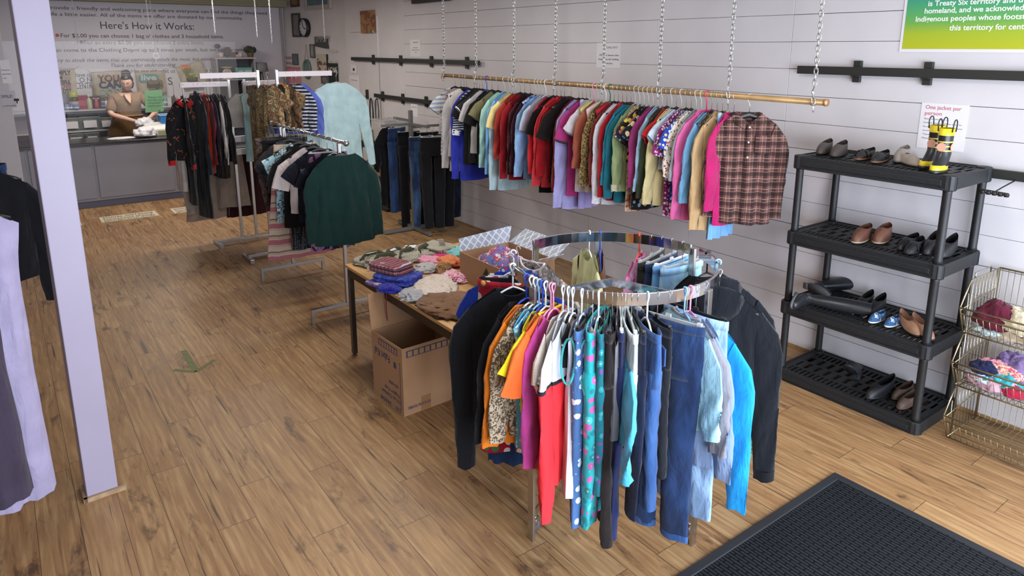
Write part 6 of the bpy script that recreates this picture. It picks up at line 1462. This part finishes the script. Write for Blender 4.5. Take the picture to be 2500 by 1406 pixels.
# things on the counter
white_pl = plain('white_bag_film', 'd8d6dc', .4)
c = onx(354, 334, 11.85); crumple('plastic_bag', 'crumpled white plastic bag on the counter beside the cash box', 'bag', (11.85, c.y, CT), (.13, .15, .12), white_pl, 4, .4)
c = onx(297, 335, 11.85); crumple('paper_sheet', 'flat white paper on the counter in front of the woman', 'paper', (11.85, c.y, CT), (.12, .19, .018), white_pl, 5, .25)
c = onx(389, 334, 12.0)
t = thing('cash_box', 'white cash box with a green display on the counter', 'box', (12.02, c.y, CT)); m = MB(); m.loft([[(-.16, -.2, 0), (.16, -.2, 0), (.16, .2, 0), (-.16, .2, 0)], [(-.16, -.2, .1), (.16, -.2, .13), (.16, .2, .13), (-.16, .2, .1)], [(-.1, -.19, .16), (.16, -.19, .19), (.16, .19, .19), (-.1, .19, .16)]]); put('casing', m, plain('casing_white', 'cfcbc8', .4), t, bevel=.01)
m = MB(); m.box(-.166, -.16, -.13, .03, .03, .08); put('display', m, plain('display_green', '9aa36a', .3), t)
c = onx(414, 334, 12.1)
t = thing('blue_tote', 'bright blue tote container standing on the counter end', 'container', (12.1, c.y, CT)); m = MB(); m.loft([[(-.1, -.09, 0), (.1, -.09, 0), (.1, .09, 0), (-.1, .09, 0)], [(-.12, -.12, .3), (.12, -.12, .3), (.12, .12, .3), (-.12, .12, .3)]], cap1=False); put('tote_body', m, plain('tote_blue', '2f7cc4', .4), t, solid=.004)
m = MB(); m.tube([(-.12, -.12, .3), (.12, -.12, .3), (.12, .12, .3), (-.12, .12, .3)], .01, 6, closed=True); put('rim', m, plain('tote_rim', '9cc4e8', .4), t)
# ---------------------------------------------------------------- grey bookcase and ornaments
XB = 13.0
zt_ = onx(580, 144, XB).z; yl, yr = onx(527, 150, XB).y, onx(624, 150, XB).y
grb = plain('bookcase_grey', '8b8c90', .5)
t = thing('bookcase', 'grey open bookcase at the right end of the lettered back wall', 'bookcase', (XB, yr, .0)); wB = yl-yr
m = MB(); m.box(0, .02, 0, .02, 0, .01); 
for y in (0, wB-.03):
    m = MB(); m.box(0, .34, y, y+.03, 0, zt_); put('side_panel', m, grb, t, bevel=.003)
m = MB(); m.box(-.01, .35, -.01, wB+.01, zt_, zt_+.025); put('top_board', m, plain('bookcase_top', 'a9a49f', .5), t, bevel=.003)
m = MB(); m.box(.33, .35, .03, wB-.03, 0, zt_); put('back_panel', m, plain('bookcase_back', '5c5d66', .6), t)
zm = onx(570, 193, XB).z
for z in (zm, zm-.42, zm-.84, zm-1.2):
    m = MB(); m.box(.01, .33, .03, wB-.03, z-.022, z); put('shelf_board', m, grb, t, bevel=.003)
ztt = zt_+.025
stand('mug', 'pale mug on the bookcase top left of the wooden model', 'mug', 534, 128, 546, 143, XB+.06, lambda w, h: [('cup', MB().lathe([(w*.35, 0), (w*.45, h*.3), (w*.5, h)], 14), plain('mug_pale', 'b8a8a8', .4), dict(smooth=True)), ('handle', MB().tube([(0, w*.45, h*.75), (0, w*.75, h*.6), (0, w*.45, h*.25)], .008, 6), plain('mug_pale', 'b8a8a8', .4), dict(smooth=True))], ztt, 'pale mugs on the bookcase')
stand('mug', 'pale mug on the bookcase top right of the wooden model', 'mug', 582, 128, 592, 143, XB+.06, lambda w, h: [('cup', MB().lathe([(w*.35, 0), (w*.45, h*.3), (w*.5, h)], 14), plain('mug_pale', 'b8a8a8', .4), dict(smooth=True)), ('handle', MB().tube([(0, -w*.45, h*.75), (0, -w*.75, h*.6), (0, -w*.45, h*.25)], .008, 6), plain('mug_pale', 'b8a8a8', .4), dict(smooth=True))], ztt, 'pale mugs on the bookcase')
brw = plain('dark_wood', '4e3432', .5, var=.2)
stand('wooden_truck_ornament', 'dark red-brown wooden truck ornament on the bookcase top', 'ornament', 543, 115, 583, 143, XB+.14, lambda w, h: [('truck_bed', MB().box(-.07, .07, -w/2, w*.15, h*.12, h*.5), brw, dict(bevel=.008)), ('cab', MB().loft([[(-.07, 0, h*.5), (.07, 0, h*.5), (.07, w*.35, h*.5), (-.07, w*.35, h*.5)], [(-.06, .02, h), (.06, .02, h), (.06, w*.25, h), (-.06, w*.25, h)]]), brw, dict(bevel=.006)), ('wheel', MB().cyl((-.08, -w*.3, h*.16), (-.06, -w*.3, h*.16), h*.16, 14), plain('wheel_pale', 'b09a90', .5), {}), ('wheel', MB().cyl((-.08, w*.3, h*.16), (-.06, w*.3, h*.16), h*.16, 14), plain('wheel_dark', '2a2020', .5), {}), ('bonnet', MB().box(-.06, .06, w*.15, w*.5, h*.12, h*.6), brw, dict(bevel=.01))], ztt)
def topiary(w, h):
    m = MB(); rg = random.Random(2)
    for k in range(170):
        d = Vector((rg.gauss(0, 1), rg.gauss(0, 1), rg.gauss(0, 1))).normalized(); c = Vector((0, 0, h*.68))+Vector((d.x*w*.45, d.y*w*.48, d.z*h*.32)); a = d.orthogonal().normalized()*.016; b = d.cross(a.normalized())*.010
        m.add([c-a, c-b+d*.012, c+a+d*.02, c+b+d*.012], [(0, 1, 2, 3)])
    m.sph((0, 0, h*.68), (w*.43, w*.45, h*.3), 12, 8)
    p = MB(); p.lathe([(w*.24, 0), (w*.32, h*.36), (w*.34, h*.36), (w*.34, h*.4)], 14)
    return [('foliage', m, plain('leaf_dark', '34402f', .7, var=.4, scale=80), {}), ('pot', p, plain('pot_tan', '8f7462', .6), dict(smooth=True))]
stand('potted_topiary', 'round green topiary in a tan pot on the bookcase top', 'plant', 599, 113, 623, 143, XB+.16, topiary, ztt)
stand('dried_plant', 'dark dried flower sprig behind the left mug', 'plant', 529, 108, 541, 143, XB+.22, lambda w, h: [('stem', MB().tube([(0, 0, 0), (.01, .01, h*.5), (0, .02, h)], .006, 5), brw, {}), ('flower_head', MB().sph((0, .02, h*.85), (.04, w*.5, h*.18), 10, 6), plain('dried_flower', '4b4542', .9), dict(smooth=True))], ztt)
stand('kitchen_scale', 'cream vintage kitchen scale on the bookcase shelf', 'scale', 540, 163, 568, 191, XB+.1, lambda w, h: [('body', MB().lathe([(w*.5, 0), (w*.32, h*.12), (w*.28, h*.2)], 16), plain('cream_enamel', 'bfb29a', .4), dict(smooth=True)), ('dial', MB().cyl((-.03, 0, h*.5), (.03, 0, h*.5), h*.36, 20), plain('cream_enamel', 'bfb29a', .4), dict(bevel=.005)), ('pan', MB().lathe([(w*.25, h*.86), (w*.5, h*.96), (w*.5, h)], 16), plain('cream_enamel', 'bfb29a', .4), dict(smooth=True)), ('dial_face', MB().cyl((-.033, 0, h*.5), (-.03, 0, h*.5), h*.27, 20), plain('dial_grey', 'a09888', .5), {})], zm)
stand('teal_radio', 'teal retro radio on the bookcase shelf', 'radio', 575, 164, 614, 190, XB+.12, lambda w, h: [('casing', MB().box(-.08, .08, -w/2, w/2, 0, h), plain('teal_case', '5c8f8a', .4), dict(bevel=.02)), ('speaker_grille', MB().cyl((-.084, w*.22, h*.45), (-.08, w*.22, h*.45), h*.3, 16), plain('grille_pale', 'a8b8b4', .5), {}), ('tuning_window', MB().box(-.084, -.08, -w*.4, 0, h*.4, h*.75), plain('grille_pale', 'a8b8b4', .5), {})], zm)
stand('dark_bin', 'black box on the lower bookcase shelf behind the white rack arm', 'box', 588, 200, 622, 232, XB+.1, carton_b('24222a', .22, '3a3842'), zm-.42)
c = onx(639, 200, 13.1); zz_ = onx(639, 153, 13.1).z
t = thing('tripod_lamp', 'small lamp with grey shade on three legs beside the bookcase', 'lamp', (13.1, c.y, 0)); hs = onx(639, 175, 13.1).z
m = MB(); m.lathe([(.13, hs), (.11, zz_)], 18, cap=False); put('lamp_shade', m, plain('shade_grey', '77757a', .8), t, smooth=True, solid=.003)
for a in (.4, 2.5, 4.6):
    m = MB(); m.cyl((.02*cos(a), .02*sin(a), hs), (.2*cos(a), .2*sin(a), 0), .009, 6); put('leg', m, plain('lamp_leg', '3c3838', .5), t)
m = MB(); m.cyl((0, 0, hs-.03), (0, 0, hs+.06), .015, 8); put('lamp_holder', m, BLK, t)
# ---------------------------------------------------------------- decor on the angled wall
A0 = Vector((11.2, RW, 0)); A1 = Vector((BX+.02, -4.52, 0)); AD = (A1-A0).normalized(); AN = Vector((AD.y, -AD.x, 0)); 
if AN.y < 0: AN = -AN
def onang(ix, iy, off=.0):
    d = _ray(ix, iy); o = Vector((0, 0, CH)); s = ((A0+AN*off)-o).dot(AN)/d.dot(AN); return o+d*s
AF = frame(-AD, (0, 0, 1))
def hung(name, label, cat, x0, y0, x1, y1, build, off=.0, group=None):
    a, b = onang(x0, y0), onang(x1, y1); w = (a-b).xy.length; a2 = onang(x0, y1); h = onang((x0+x1)/2, y0).z-onang((x0+x1)/2, y1).z
    t = thing(name, label, cat, (0, 0, 0), 0, group); p = onang(x0, (y0+y1)/2); t.matrix_world = Matrix.Translation(Vector((p.x, p.y, p.z-h/2))+AN*.004) @ AF
    for nm, mb, mt, kw in build(w, h): put(nm, mb, mt, t, **kw)
    return t
def frm(fc, pc, fw=.03, d=.03, pat=None):
    def f(w, h):
        m = MB(); 
        m.box(0, w, 0, fw, 0, d); m.box(0, w, h-fw, h, 0, d); m.box(0, fw, fw, h-fw, 0, d); m.box(w-fw, w, fw, h-fw, 0, d)
        p = MB(); p.box(fw, w-fw, fw, h-fw, 0, d*.5)
        return [('frame', m, plain('f_'+fc, fc, .5), dict(bevel=.003)), ('picture', p, pat or plain('p_'+pc, pc, .4, var=.3, scale=9), {})]
    return f
GD = 'framed pictures on the far right wall'
hung('picture_frame', 'small brown framed picture at the very top beside the corner pipe', 'picture', 712, -16, 734, 18, frm('3a2a24', '8a6a40'), group=GD)
hung('picture_frame', 'tall narrow dark grey frame left of the clock', 'picture', 716, 33, 739, 91, frm('33302e', '6a6460'), group=GD)
hung('picture_frame', 'narrow grey frame below the clock', 'picture', 760, 108, 772, 141, frm('4f4f4c', '8a8a84', .015), group=GD)
hung('window_frame_decor', 'large white and blue window style frame at the top above the clock', 'picture', 747, -25, 813, 26, frm('a9a59c', '5a7a84', .07, .04), group=GD)
hung('wall_sign', 'small dark chalk sign under the tall frame', 'sign', 716, 131, 731, 158, frm('40464a', '5a6268', .01, .02))
hung('painting', 'floral canvas with pale tulips above the black sign', 'picture', 779, 132, 805, 180, lambda w, h: [('canvas', MB().box(0, w, 0, h, 0, .035), cloth('b0a594', 'blotch', '5c4c40', '8a6054', s=5), {}), ('edge', MB().box(w, w+.004, 0, h, 0, .035), BLK, {})], group=GD)
t = hung('wall_sign', 'black sign reading welcome home in white letters', 'sign', 803, 154, 829, 200, lambda w, h: [('panel', MB().box(0, w, 0, h, 0, .03), plain('sign_black', '232825', .5), {})])
for k, (tx, s) in enumerate((('Welcome', .1), ('to our', .08), ('HOME', .14))): text('lettering', tx, plain('letter_white', 'c9c6bc', .6), t, Matrix.Translation((.05, .5-.17*k, .032)), size=s, width=.3, depth=.001)
hung('wall_sign', 'grey lettered block sign below the tulip canvas', 'sign', 790, 185, 809, 204, frm('5b5a58', '6e6c68', .01, .05))
t = hung('pennant_sign', 'dark banner shaped sign with white letters below the clock', 'sign', 771, 90, 805, 113, lambda w, h: [('panel', MB().loft([[(0, 0, z), (w, -.05, z), (w*.95, h*.45, z), (w, h-.03, z), (0, h, z)] for z in (0, .02)]), plain('sign_charcoal', '3f3f41', .6), {})])
text('lettering', 'SIMPLIFY', plain('letter_grey', '8b8b88', .6), t, Matrix.Translation((.03, .07, .021)), size=.15, width=.5, depth=.001)
def clockb(w, h):
    r = h/2; T = Matrix.Translation((w/2, h/2, 0)); m = MB(); m.lathe([(r*.98, 0), (r, .02), (r, .07), (r*.93, .08), (r*.9, .04)], 32, T=T, cap=False); f = MB(); f.lathe([(r*.9, .04), (r*.9, .055)], 32, T=T)
    hd = MB(); hd.box(-.008, .008, 0, r*.5, .056, .060, T @ Matrix.Rotation(-1.9, 4, 'Z')); h2 = MB(); h2.box(-.006, .006, 0, r*.72, .060, .063, T @ Matrix.Rotation(.35, 4, 'Z'))
    nk = [('hour_mark', MB().box(-.007, .007, r*.72, r*.85, .055, .058, T @ Matrix.Rotation(pi/6*k, 4, 'Z')), BLK, {}) for k in range(12)]
    return [('clock_case', m, BLK, dict(smooth=True)), ('clock_face', f, plain('clock_white', 'b4b8be', .4), {}), ('hour_hand', hd, BLK, {}), ('minute_hand', h2, BLK, {})]+nk
hung('wall_clock', 'round black rimmed wall clock with white face', 'clock', 740, 45, 760, 91, clockb)
hung('round_mirror', 'oval teal green framed mirror hung on a cord', 'mirror', 745, 147, 763, 190, lambda w, h: [('frame', MB().tube([(w/2+w*.5*cos(a), h/2+h*.5*sin(a), .02) for a in [2*pi*k/24 for k in range(24)]], .022, 6, closed=True), plain('teal_frame', '5a7068', .5), dict(smooth=True)), ('glass', MB().lathe([(h*.44, .01), (h*.44, .015)], 24, T=Matrix.Translation((w/2, h/2, 0)) @ Matrix.Diagonal((w/h, 1, 1, 1))), plain('mirror_glass', '7a928c', .15, .3), {}), ('cord', MB().tube([(w*.2, h*.95, .02), (w*.5, h*1.9, .01), (w*.8, h*.95, .02)], .004, 4), plain('cord_grey', '6a6a68', .8), {})])
t = hung('pink_notice', 'pink paper notice behind the tall rack arm', 'notice', 697, 162, 738, 207, lambda w, h: [('sheet', MB().box(0, w, 0, h, 0, .003), plain('paper_pink', 'c98a90', .6), {})], off=.0)
for k in range(5): text('lettering', ('PLEASE READ', 'Sorting hours are', 'posted every week', 'ask a volunteer', 'Thank you')[k], plain('ink_rose', '9a5a60', .8), t, Matrix.Translation((.08, .48-.09*k, .004)), size=.07, depth=.0005)
# painting and plates on the right wall
def hungR(name, label, cat, x0, y0, x1, y1, build, group=None):
    a, b = ony(x0, y1, RW), ony(x1, y0, RW); w = a.x-b.x; h = ony((x0+x1)/2, y0, RW).z-ony((x0+x1)/2, y1, RW).z
    t = thing(name, label, cat, (0, 0, 0), 0, group); p = ony(x0, (y0+y1)/2, RW); t.matrix_world = Matrix.Translation((p.x, RW+.006, p.z-h/2)) @ RIGHTF
    for nm, mb, mt, kw in build(w, h): put(nm, mb, mt, t, **kw)
    return t
hungR('painting', 'small unframed rust and gold abstract painting on the plaster wall', 'picture', 885, 27, 915, 82, lambda w, h: [('canvas', MB().box(0, w, 0, h, 0, .03), cloth('7a4a34', 'blotch', '9a7048', '5f5a34', 'a9a08c', s=5), {})], GD)
hungR('light_switch_plate', 'white square plate with a dark symbol left of the upper rail', 'switch', 858, 158, 871, 178, lambda w, h: [('plate', MB().box(0, w, 0, h, 0, .01), PAPER, dict(bevel=.003)), ('switch_toggle', MB().box(w*.5, w*.7, h*.3, h*.6, .01, .02), BLK, {})])
hungR('wall_notice', 'white paper sheet curling below the switch plate', 'notice', 855, 184, 877, 220, lambda w, h: [('sheet', MB().box(0, w, 0, h, 0, .003), PAPER, {}), ('printed_lines', MB().box(w*.15, w*.8, h*.68, h*.72, .003, .004), INKG, {})])
# tubs on the far shelf unit
FT = .93
def tub2(w, h): 
    return [('tub_wall', MB().loft([[(x*k, y*k, z) for x, y in ((-w*.42, -.19), (w*.42, -.19), (w*.42, .19), (-w*.42, .19))] for z, k in ((0, .86), (h, 1), (h, 1.06), (h-.01, 1.06))], cap1=False), glassy('tub_milky', 'c9c7c8', .6, .3), {}), ('handle', MB().tube([(-w*.44, 0, h), (-w*.5, 0, h*.9), (-w*.44, .1, h*.9)], .008, 5), glassy('tub_milky', 'c9c7c8', .6, .3), {})]
a = ony(925, 325, -4.5); b = ony(985, 330, -4.5)
t = thing('plastic_tub', 'large milky plastic tub on the far shelf unit', 'tub', ((a.x+b.x)/2, -4.5, FT)); 
for nm, mb, mt, kw in tub2(.5, .36): put(nm, mb, mt, t, **kw)
t = thing('storage_box', 'cream lidded plastic box on the far shelf unit', 'box', (9.62, -4.48, FT)); m = MB(); m.box(-.12, .12, -.17, .17, 0, .16); put('box_body', m, plain('cream_plastic', 'b5ab8c', .5), t, bevel=.012)
m = MB(); m.box(-.125, .125, -.175, .175, .16, .18); put('lid', m, plain('cream_plastic', 'b5ab8c', .5), t, bevel=.006)
t = thing('fruit_carton', 'printed fruit carton on the middle far shelf', 'box', (9.35, -4.5, .47)); m = MB(); m.box(-.3, .2, -.17, .17, 0, .16); put('carton_body', m, cloth('9a8262', 'blotch', 'a8683a', '6f7a44', 'b5a68c', s=4), t)
m = MB(); m.box(-.3, .2, .17, .176, .13, .19); put('upper_rim', m, plain('carton_brown', '6e5340', .8), t)
for i, (dx, lb) in enumerate(((0, 'left'), (.25, 'right'))):
    p = ony(906+i*14, 240, RW+.06)
    t = thing('wall_hook', 'black '+lb+' wire loop hanging from the lower wall rail', 'hook', (p.x, RW+.065, p.z)); m = MB(); m.tube([(-.05, 0, -.5+i*.15), (-.06, 0, -.2), (-.03, 0, -.02), (0, 0, .0), (.03, 0, -.03), (.05, 0, -.2), (.05, 0, -.45)], .012 if i == 0 else .008, 6); put('wire_loop', m, BLK, t, smooth=True)
# signs on the far post
F2 = frame((0, -1, 0), (0, 0, 1))
def post_sign(label, x0, y0, x1, y1, lines, mt=PAPER, icon=False):
    X = P2.x-.003; a = onx(x0, y0, X); b = onx(x1, y1, X); w = min(a.y-b.y, .176); h = a.z-b.z; a.y = b.y+w
    t = thing('post_sign', label, 'sign', tuple(a)); m = MB(); m.box(-.002, 0, -w, 0, -h, 0); put('sheet', m, mt, t)
    for (u, v, wf, s, tx) in lines: text('lettering', tx, INK, t, Matrix.Translation((-.003, -u*w, -v*h)) @ F2, size=s, width=wf*w, depth=.0004)
    if icon:
        m = MB(); m.box(-.005, -.002, -.155, -.11, -.11, -.085); put('camera_icon', m, INK, t); m = MB(); m.box(-.005, -.002, -.14, -.13, -.135, -.11); put('camera_icon_mount', m, INK, t)
post_sign('white notice about clothing racks on the far post, above the smile sign', -2, 147, 31, 203, [(.1, .45, .8, .02, 'Please leave the'), (.1, .62, .85, .02, 'hangers on the clothing'), (.1, .8, .35, .02, 'racks')])
post_sign('grey SMILE sign with camera icon on the far post', -1, 222, 42, 262, [(.05, .42, .75, .045, 'SMILE!'), (.05, .93, .9, .02, 'YOU ARE ON CAMERA')], plain('paper_grey', 'b9b6bd', .6), True)
# ================================================================ the woman behind the counter
PXW = 12.62; py0 = onx(310, 250, PXW).y
per = thing('person', 'person in brown blouse and glasses, hair in a bun, folding a bag behind the counter', 'person', (PXW, py0, .2), 0)
# local frame: lx = towards the right of the photo (-Y of the room), ly = away from the camera (+X)
PF = Matrix(((0, 1, 0, 0), (-1, 0, 0, 0), (0, 0, 1, 0), (0, 0, 0, 1)))
def skin_obj(vs, es, rad, levels=2):
    me = bpy.data.meshes.new('sk'); me.from_pydata(vs, es, []); o = bpy.data.objects.new('sk', me); COL.objects.link(o)
    md = o.modifiers.new('s', 'SKIN'); md.use_smooth_shade = True
    for i, v in enumerate(me.skin_vertices[0].data): v.radius = rad[i] if hasattr(rad[i], '__len__') else (rad[i], rad[i]); v.use_root = i == 0
    s = o.modifiers.new('u', 'SUBSURF'); s.levels = levels; s.render_levels = levels
    bpy.context.view_layer.update(); dg = bpy.context.evaluated_depsgraph_get(); r = bpy.data.meshes.new_from_object(o.evaluated_get(dg)); bpy.data.objects.remove(o)
    m = MB(); m.add([tuple(v.co) for v in r.vertices], [tuple(p.vertices) for p in r.polygons]); return m
skinm = plain('skin', 'd6ab98', .5, var=.05, scale=12, Subsurface_Weight=.0)
hairm = plain('hair_dark', '1d1719', .45, var=.3, scale=60)
SHL, SHR = (-.185, -.02, 1.31), (.19, -.02, 1.33)
ELL, ELR = (-.27, -.13, 1.07), (.40, -.14, 1.09)
WRL, WRR = (.03, -.37, .965), (.25, -.36, 1.01)
V = [(0, 0, .90), (0, 0, 1.04), (0, -.02, 1.2), (0, -.03, 1.32), (.005, -.05, 1.40), (.01, -.075, 1.46),
     SHL, ELL, WRL, SHR, ELR, WRR, (-.1, 0, .80), (-.11, .0, .45), (-.11, .02, .08), (-.11, -.12, .03), (.1, 0, .80), (.11, 0, .45), (.11, .02, .08), (.11, -.12, .03), (.085, -.43, .945), (.185, -.42, .985)]
E_ = [(0, 1), (1, 2), (2, 3), (3, 4), (4, 5), (3, 6), (6, 7), (7, 8), (3, 9), (9, 10), (10, 11), (0, 12), (12, 13), (13, 14), (14, 15), (0, 16), (16, 17), (17, 18), (18, 19), (8, 20), (11, 21)]
R_ = [(.19, .14), (.17, .13), (.17, .12), (.10, .09), .055, .05, .065, .05, .03, .065, .05, .03, .11, .065, .04, .035, .11, .065, .04, .035, (.036, .02), (.036, .02)]
body = skin_obj(V, E_, R_)
# hands: four fingers and a thumb each, curled towards the bag
for (c, d, s) in (((.10, -.44, .94), Vector((.85, -.35, -.35)), 1), ((.175, -.43, .98), Vector((-.8, -.35, -.3)), -1)):
    c = Vector(c); d = d.normalized(); sd = Vector((0, 0, 1)).cross(d).normalized()
    for k, ln in enumerate((.062, .072, .068, .054)):
        b0 = c+sd*(k-1.5)*.019; body.tube([b0, b0+d*ln*.45, b0+d*ln*.8+Vector((0, 0, -.014)), b0+d*ln+Vector((0, 0, -.032))], lambda t: .0095-.0025*t, 7)
    b0 = c-d*.03-sd*s*.025; body.tube([b0, b0+(d*.6-sd*s*.7)*.035, b0+(d-sd*s*.5)*.058], lambda t: .011-.003*t, 7)
# head with features
HC_ = Vector((.02, -.10, 1.545)); HM = Matrix.Translation(HC_) @ Matrix.Rotation(radians(-20), 4, 'Z') @ Matrix.Rotation(radians(20), 4, 'X')
hd = MB(); rings = []
for i in range(31):
    th = pi*(i+.01)/(30.02); row = []
    for j in range(36):
        q = 2*pi*j/36; d = Vector((sin(th)*cos(q), sin(th)*sin(q), cos(th))); x, y, z = d.x*.088, d.y*.108, d.z*.132
        if d.z < 0: k = 1-.34*(-d.z)**1.4; x *= k; y *= (1-.12*(-d.z))
        fr = max(0, -d.y)
        if fr > 0:
            y += .006*fr  # flatten face
            y -= .026*math.exp(-((x/.014)**2))*math.exp(-(((z+.018)/.026)**2))*fr  # nose
            for sx in (-1, 1): y += .010*math.exp(-(((x-sx*.034)/.018)**2))*math.exp(-(((z-.016)/.015)**2))*fr
            y -= .007*math.exp(-((x/.026)**2))*math.exp(-(((z+.062)/.012)**2))*fr  # lips
            y -= .010*math.exp(-((x/.026)**2))*math.exp(-(((z+.105)/.022)**2))*fr  # chin
            for sx in (-1, 1): y -= .006*math.exp(-(((x-sx*.05)/.02)**2))*math.exp(-(((z+.03)/.03)**2))*fr
        row.append((x, y, z))
    rings.append(row)
hd.loft(rings)
for s in (-1, 1): hd.tube([(s*.083, .0, .02), (s*.094, .008, .028), (s*.095, .012, .0), (s*.086, .004, -.03)], .008, 7)
body.add(hd.v, hd.f, HM)
put('body', body, skinm, per, smooth=True).matrix_basis = PF
def pp(nm, mb, mt, M_=None, parent=per, **k):
    o = put(nm, mb, mt, parent, smooth=True, **k)
    o.matrix_basis = PF @ (M_ or Matrix.Identity(4)) if parent is per else (M_ or Matrix.Identity(4)); return o
hair = MB(); rings = []
for i in range(17):
    th = pi*.72*(i+.01)/16; row = []
    for j in range(30):
        q = 2*pi*j/30; d = Vector((sin(th)*cos(q), sin(th)*sin(q), cos(th))); k = 1.07+.02*noise.noise(d*6)
        zz = d.z; y = d.y
        x, y2, z = d.x*.088*k, d.y*.108*k+.012, d.z*.132*k+.006
        if d.y < -.1 and z < .075: y2 = max(y2, -.035); x *= .98
        row.append((x, y2, z))
    rings.append(row)
hair.loft(rings, cap1=False); ho = pp('hair', hair, hairm, HM)
bun = MB(); bun.sph((0, .045, .128), (.07, .062, .048), 16, 12)
for k in range(3): bun.tube([(.052*cos(a+k), .045+.048*sin(a+k), .115+.02*k+.008*sin(2*a+k)) for a in [2*pi*q/14 for q in range(14)]], .017, 7, closed=True)
pp('hair_bun', bun, hairm, None, ho)
for s in (-1, 1):
    e = MB(); e.sph((s*.034, -.083, .016), (.013, .009, .007), 12, 8); pp('eye', e, plain('eye_white', 'c9bdb6', .3), HM)
    e = MB(); e.sph((s*.034, -.0915, .014), (.006, .003, .006), 8, 6); pp('iris', e, plain('iris_brown', '2a1a14', .3), HM)
    e = MB(); e.tube([(s*.016, -.1, .034), (s*.034, -.102, .040), (s*.055, -.088, .034)], .0035, 5); pp('eyebrow', e, hairm, HM)
l = MB(); l.sph((0, -.112, -.062), (.024, .006, .006), 12, 6); pp('lips', l, plain('lips', '9c5550', .5), HM)
g = MB()
for s in (-1, 1):
    g.tube([(s*.036+.026*cos(a), -.110+.004*abs(cos(a)), .010+.019*sin(a)) for a in [2*pi*k/16 for k in range(16)]], .0022, 5, closed=True)
    g.tube([(s*.062, -.105, .014), (s*.088, -.03, .018), (s*.09, .01, .016)], .002, 5)
g.tube([(-.010, -.114, .012), (.010, -.114, .012)], .002, 5)
pp('glasses', g, plain('glasses_metal', 'a58a84', .3, .6), HM)
# blouse and skirt
blm = cloth('8f7863')
bl = skin_obj([(0, 0, .98), (0, 0, 1.06), (0, -.03, 1.19), (0, -.025, 1.315), SHL, (-.235, -.08, 1.17), tuple(Vector(SHL)*.1+Vector(ELL)*.9), SHR, (.31, -.09, 1.2), tuple(Vector(SHR)*.1+Vector(ELR)*.9)],
              [(0, 1), (1, 2), (2, 3), (3, 4), (4, 5), (5, 6), (3, 7), (7, 8), (8, 9)], [(.215, .16), (.20, .155), (.215, .165), (.13, .10), (.085, .085), .082, .078, (.085, .085), .082, .078])
pp('blouse', bl, blm)
b = MB(); b.tube([(-.05, -.13, 1.375), (-.03, -.185, 1.30), (.02, -.205, 1.22), (.045, -.17, 1.30), (.05, -.11, 1.375)], .010, 6, flat=.5); pp('collar_edge', b, blm)
b = MB(); b.add([(-.045, -.135, 1.37), (.05, -.115, 1.37), (.045, -.175, 1.29), (.02, -.204, 1.225), (-.028, -.188, 1.29)], [(0, 4, 3, 2, 1)]); pp('neckline_skin', b, skinm, label='bare skin inside the neckline')
sk = MB(); rings = []
for k in range(10):
    u = k/9; w = .20+.13*min(1, u*2.2); rings.append([(w*cos(q)*(1+.02*sin(9*q)*u), (.15+.08*u)*sin(q)*(1+.03*sin(7*q)*u), 1.04-.62*u) for q in [2*pi*j/30 for j in range(30)]])
sk.loft(rings, cap0=False, cap1=False); pp('skirt', sk, cloth('5c4329'))
w = MB(); w.tube([(.205*cos(q), .155*sin(q), 1.03) for q in [2*pi*j/24 for j in range(24)]], .014, 6, closed=True); pp('waist_seam', w, blm)
for s in (-1, 1):
    m = MB(); m.sph((s*.11, -.05, .03), (.045, .12, .035), 12, 8); pp('shoe', m, BLK)
c = Vector((.14, -.47, .90)); wc = Matrix.Translation((PXW, py0, .2)) @ PF @ c
crumple('plastic_bag', 'white plastic bag being folded in the hands of the person', 'bag', (wc.x, wc.y, wc.z-.02), (.07, .13, .11), white_pl, 9, .42)
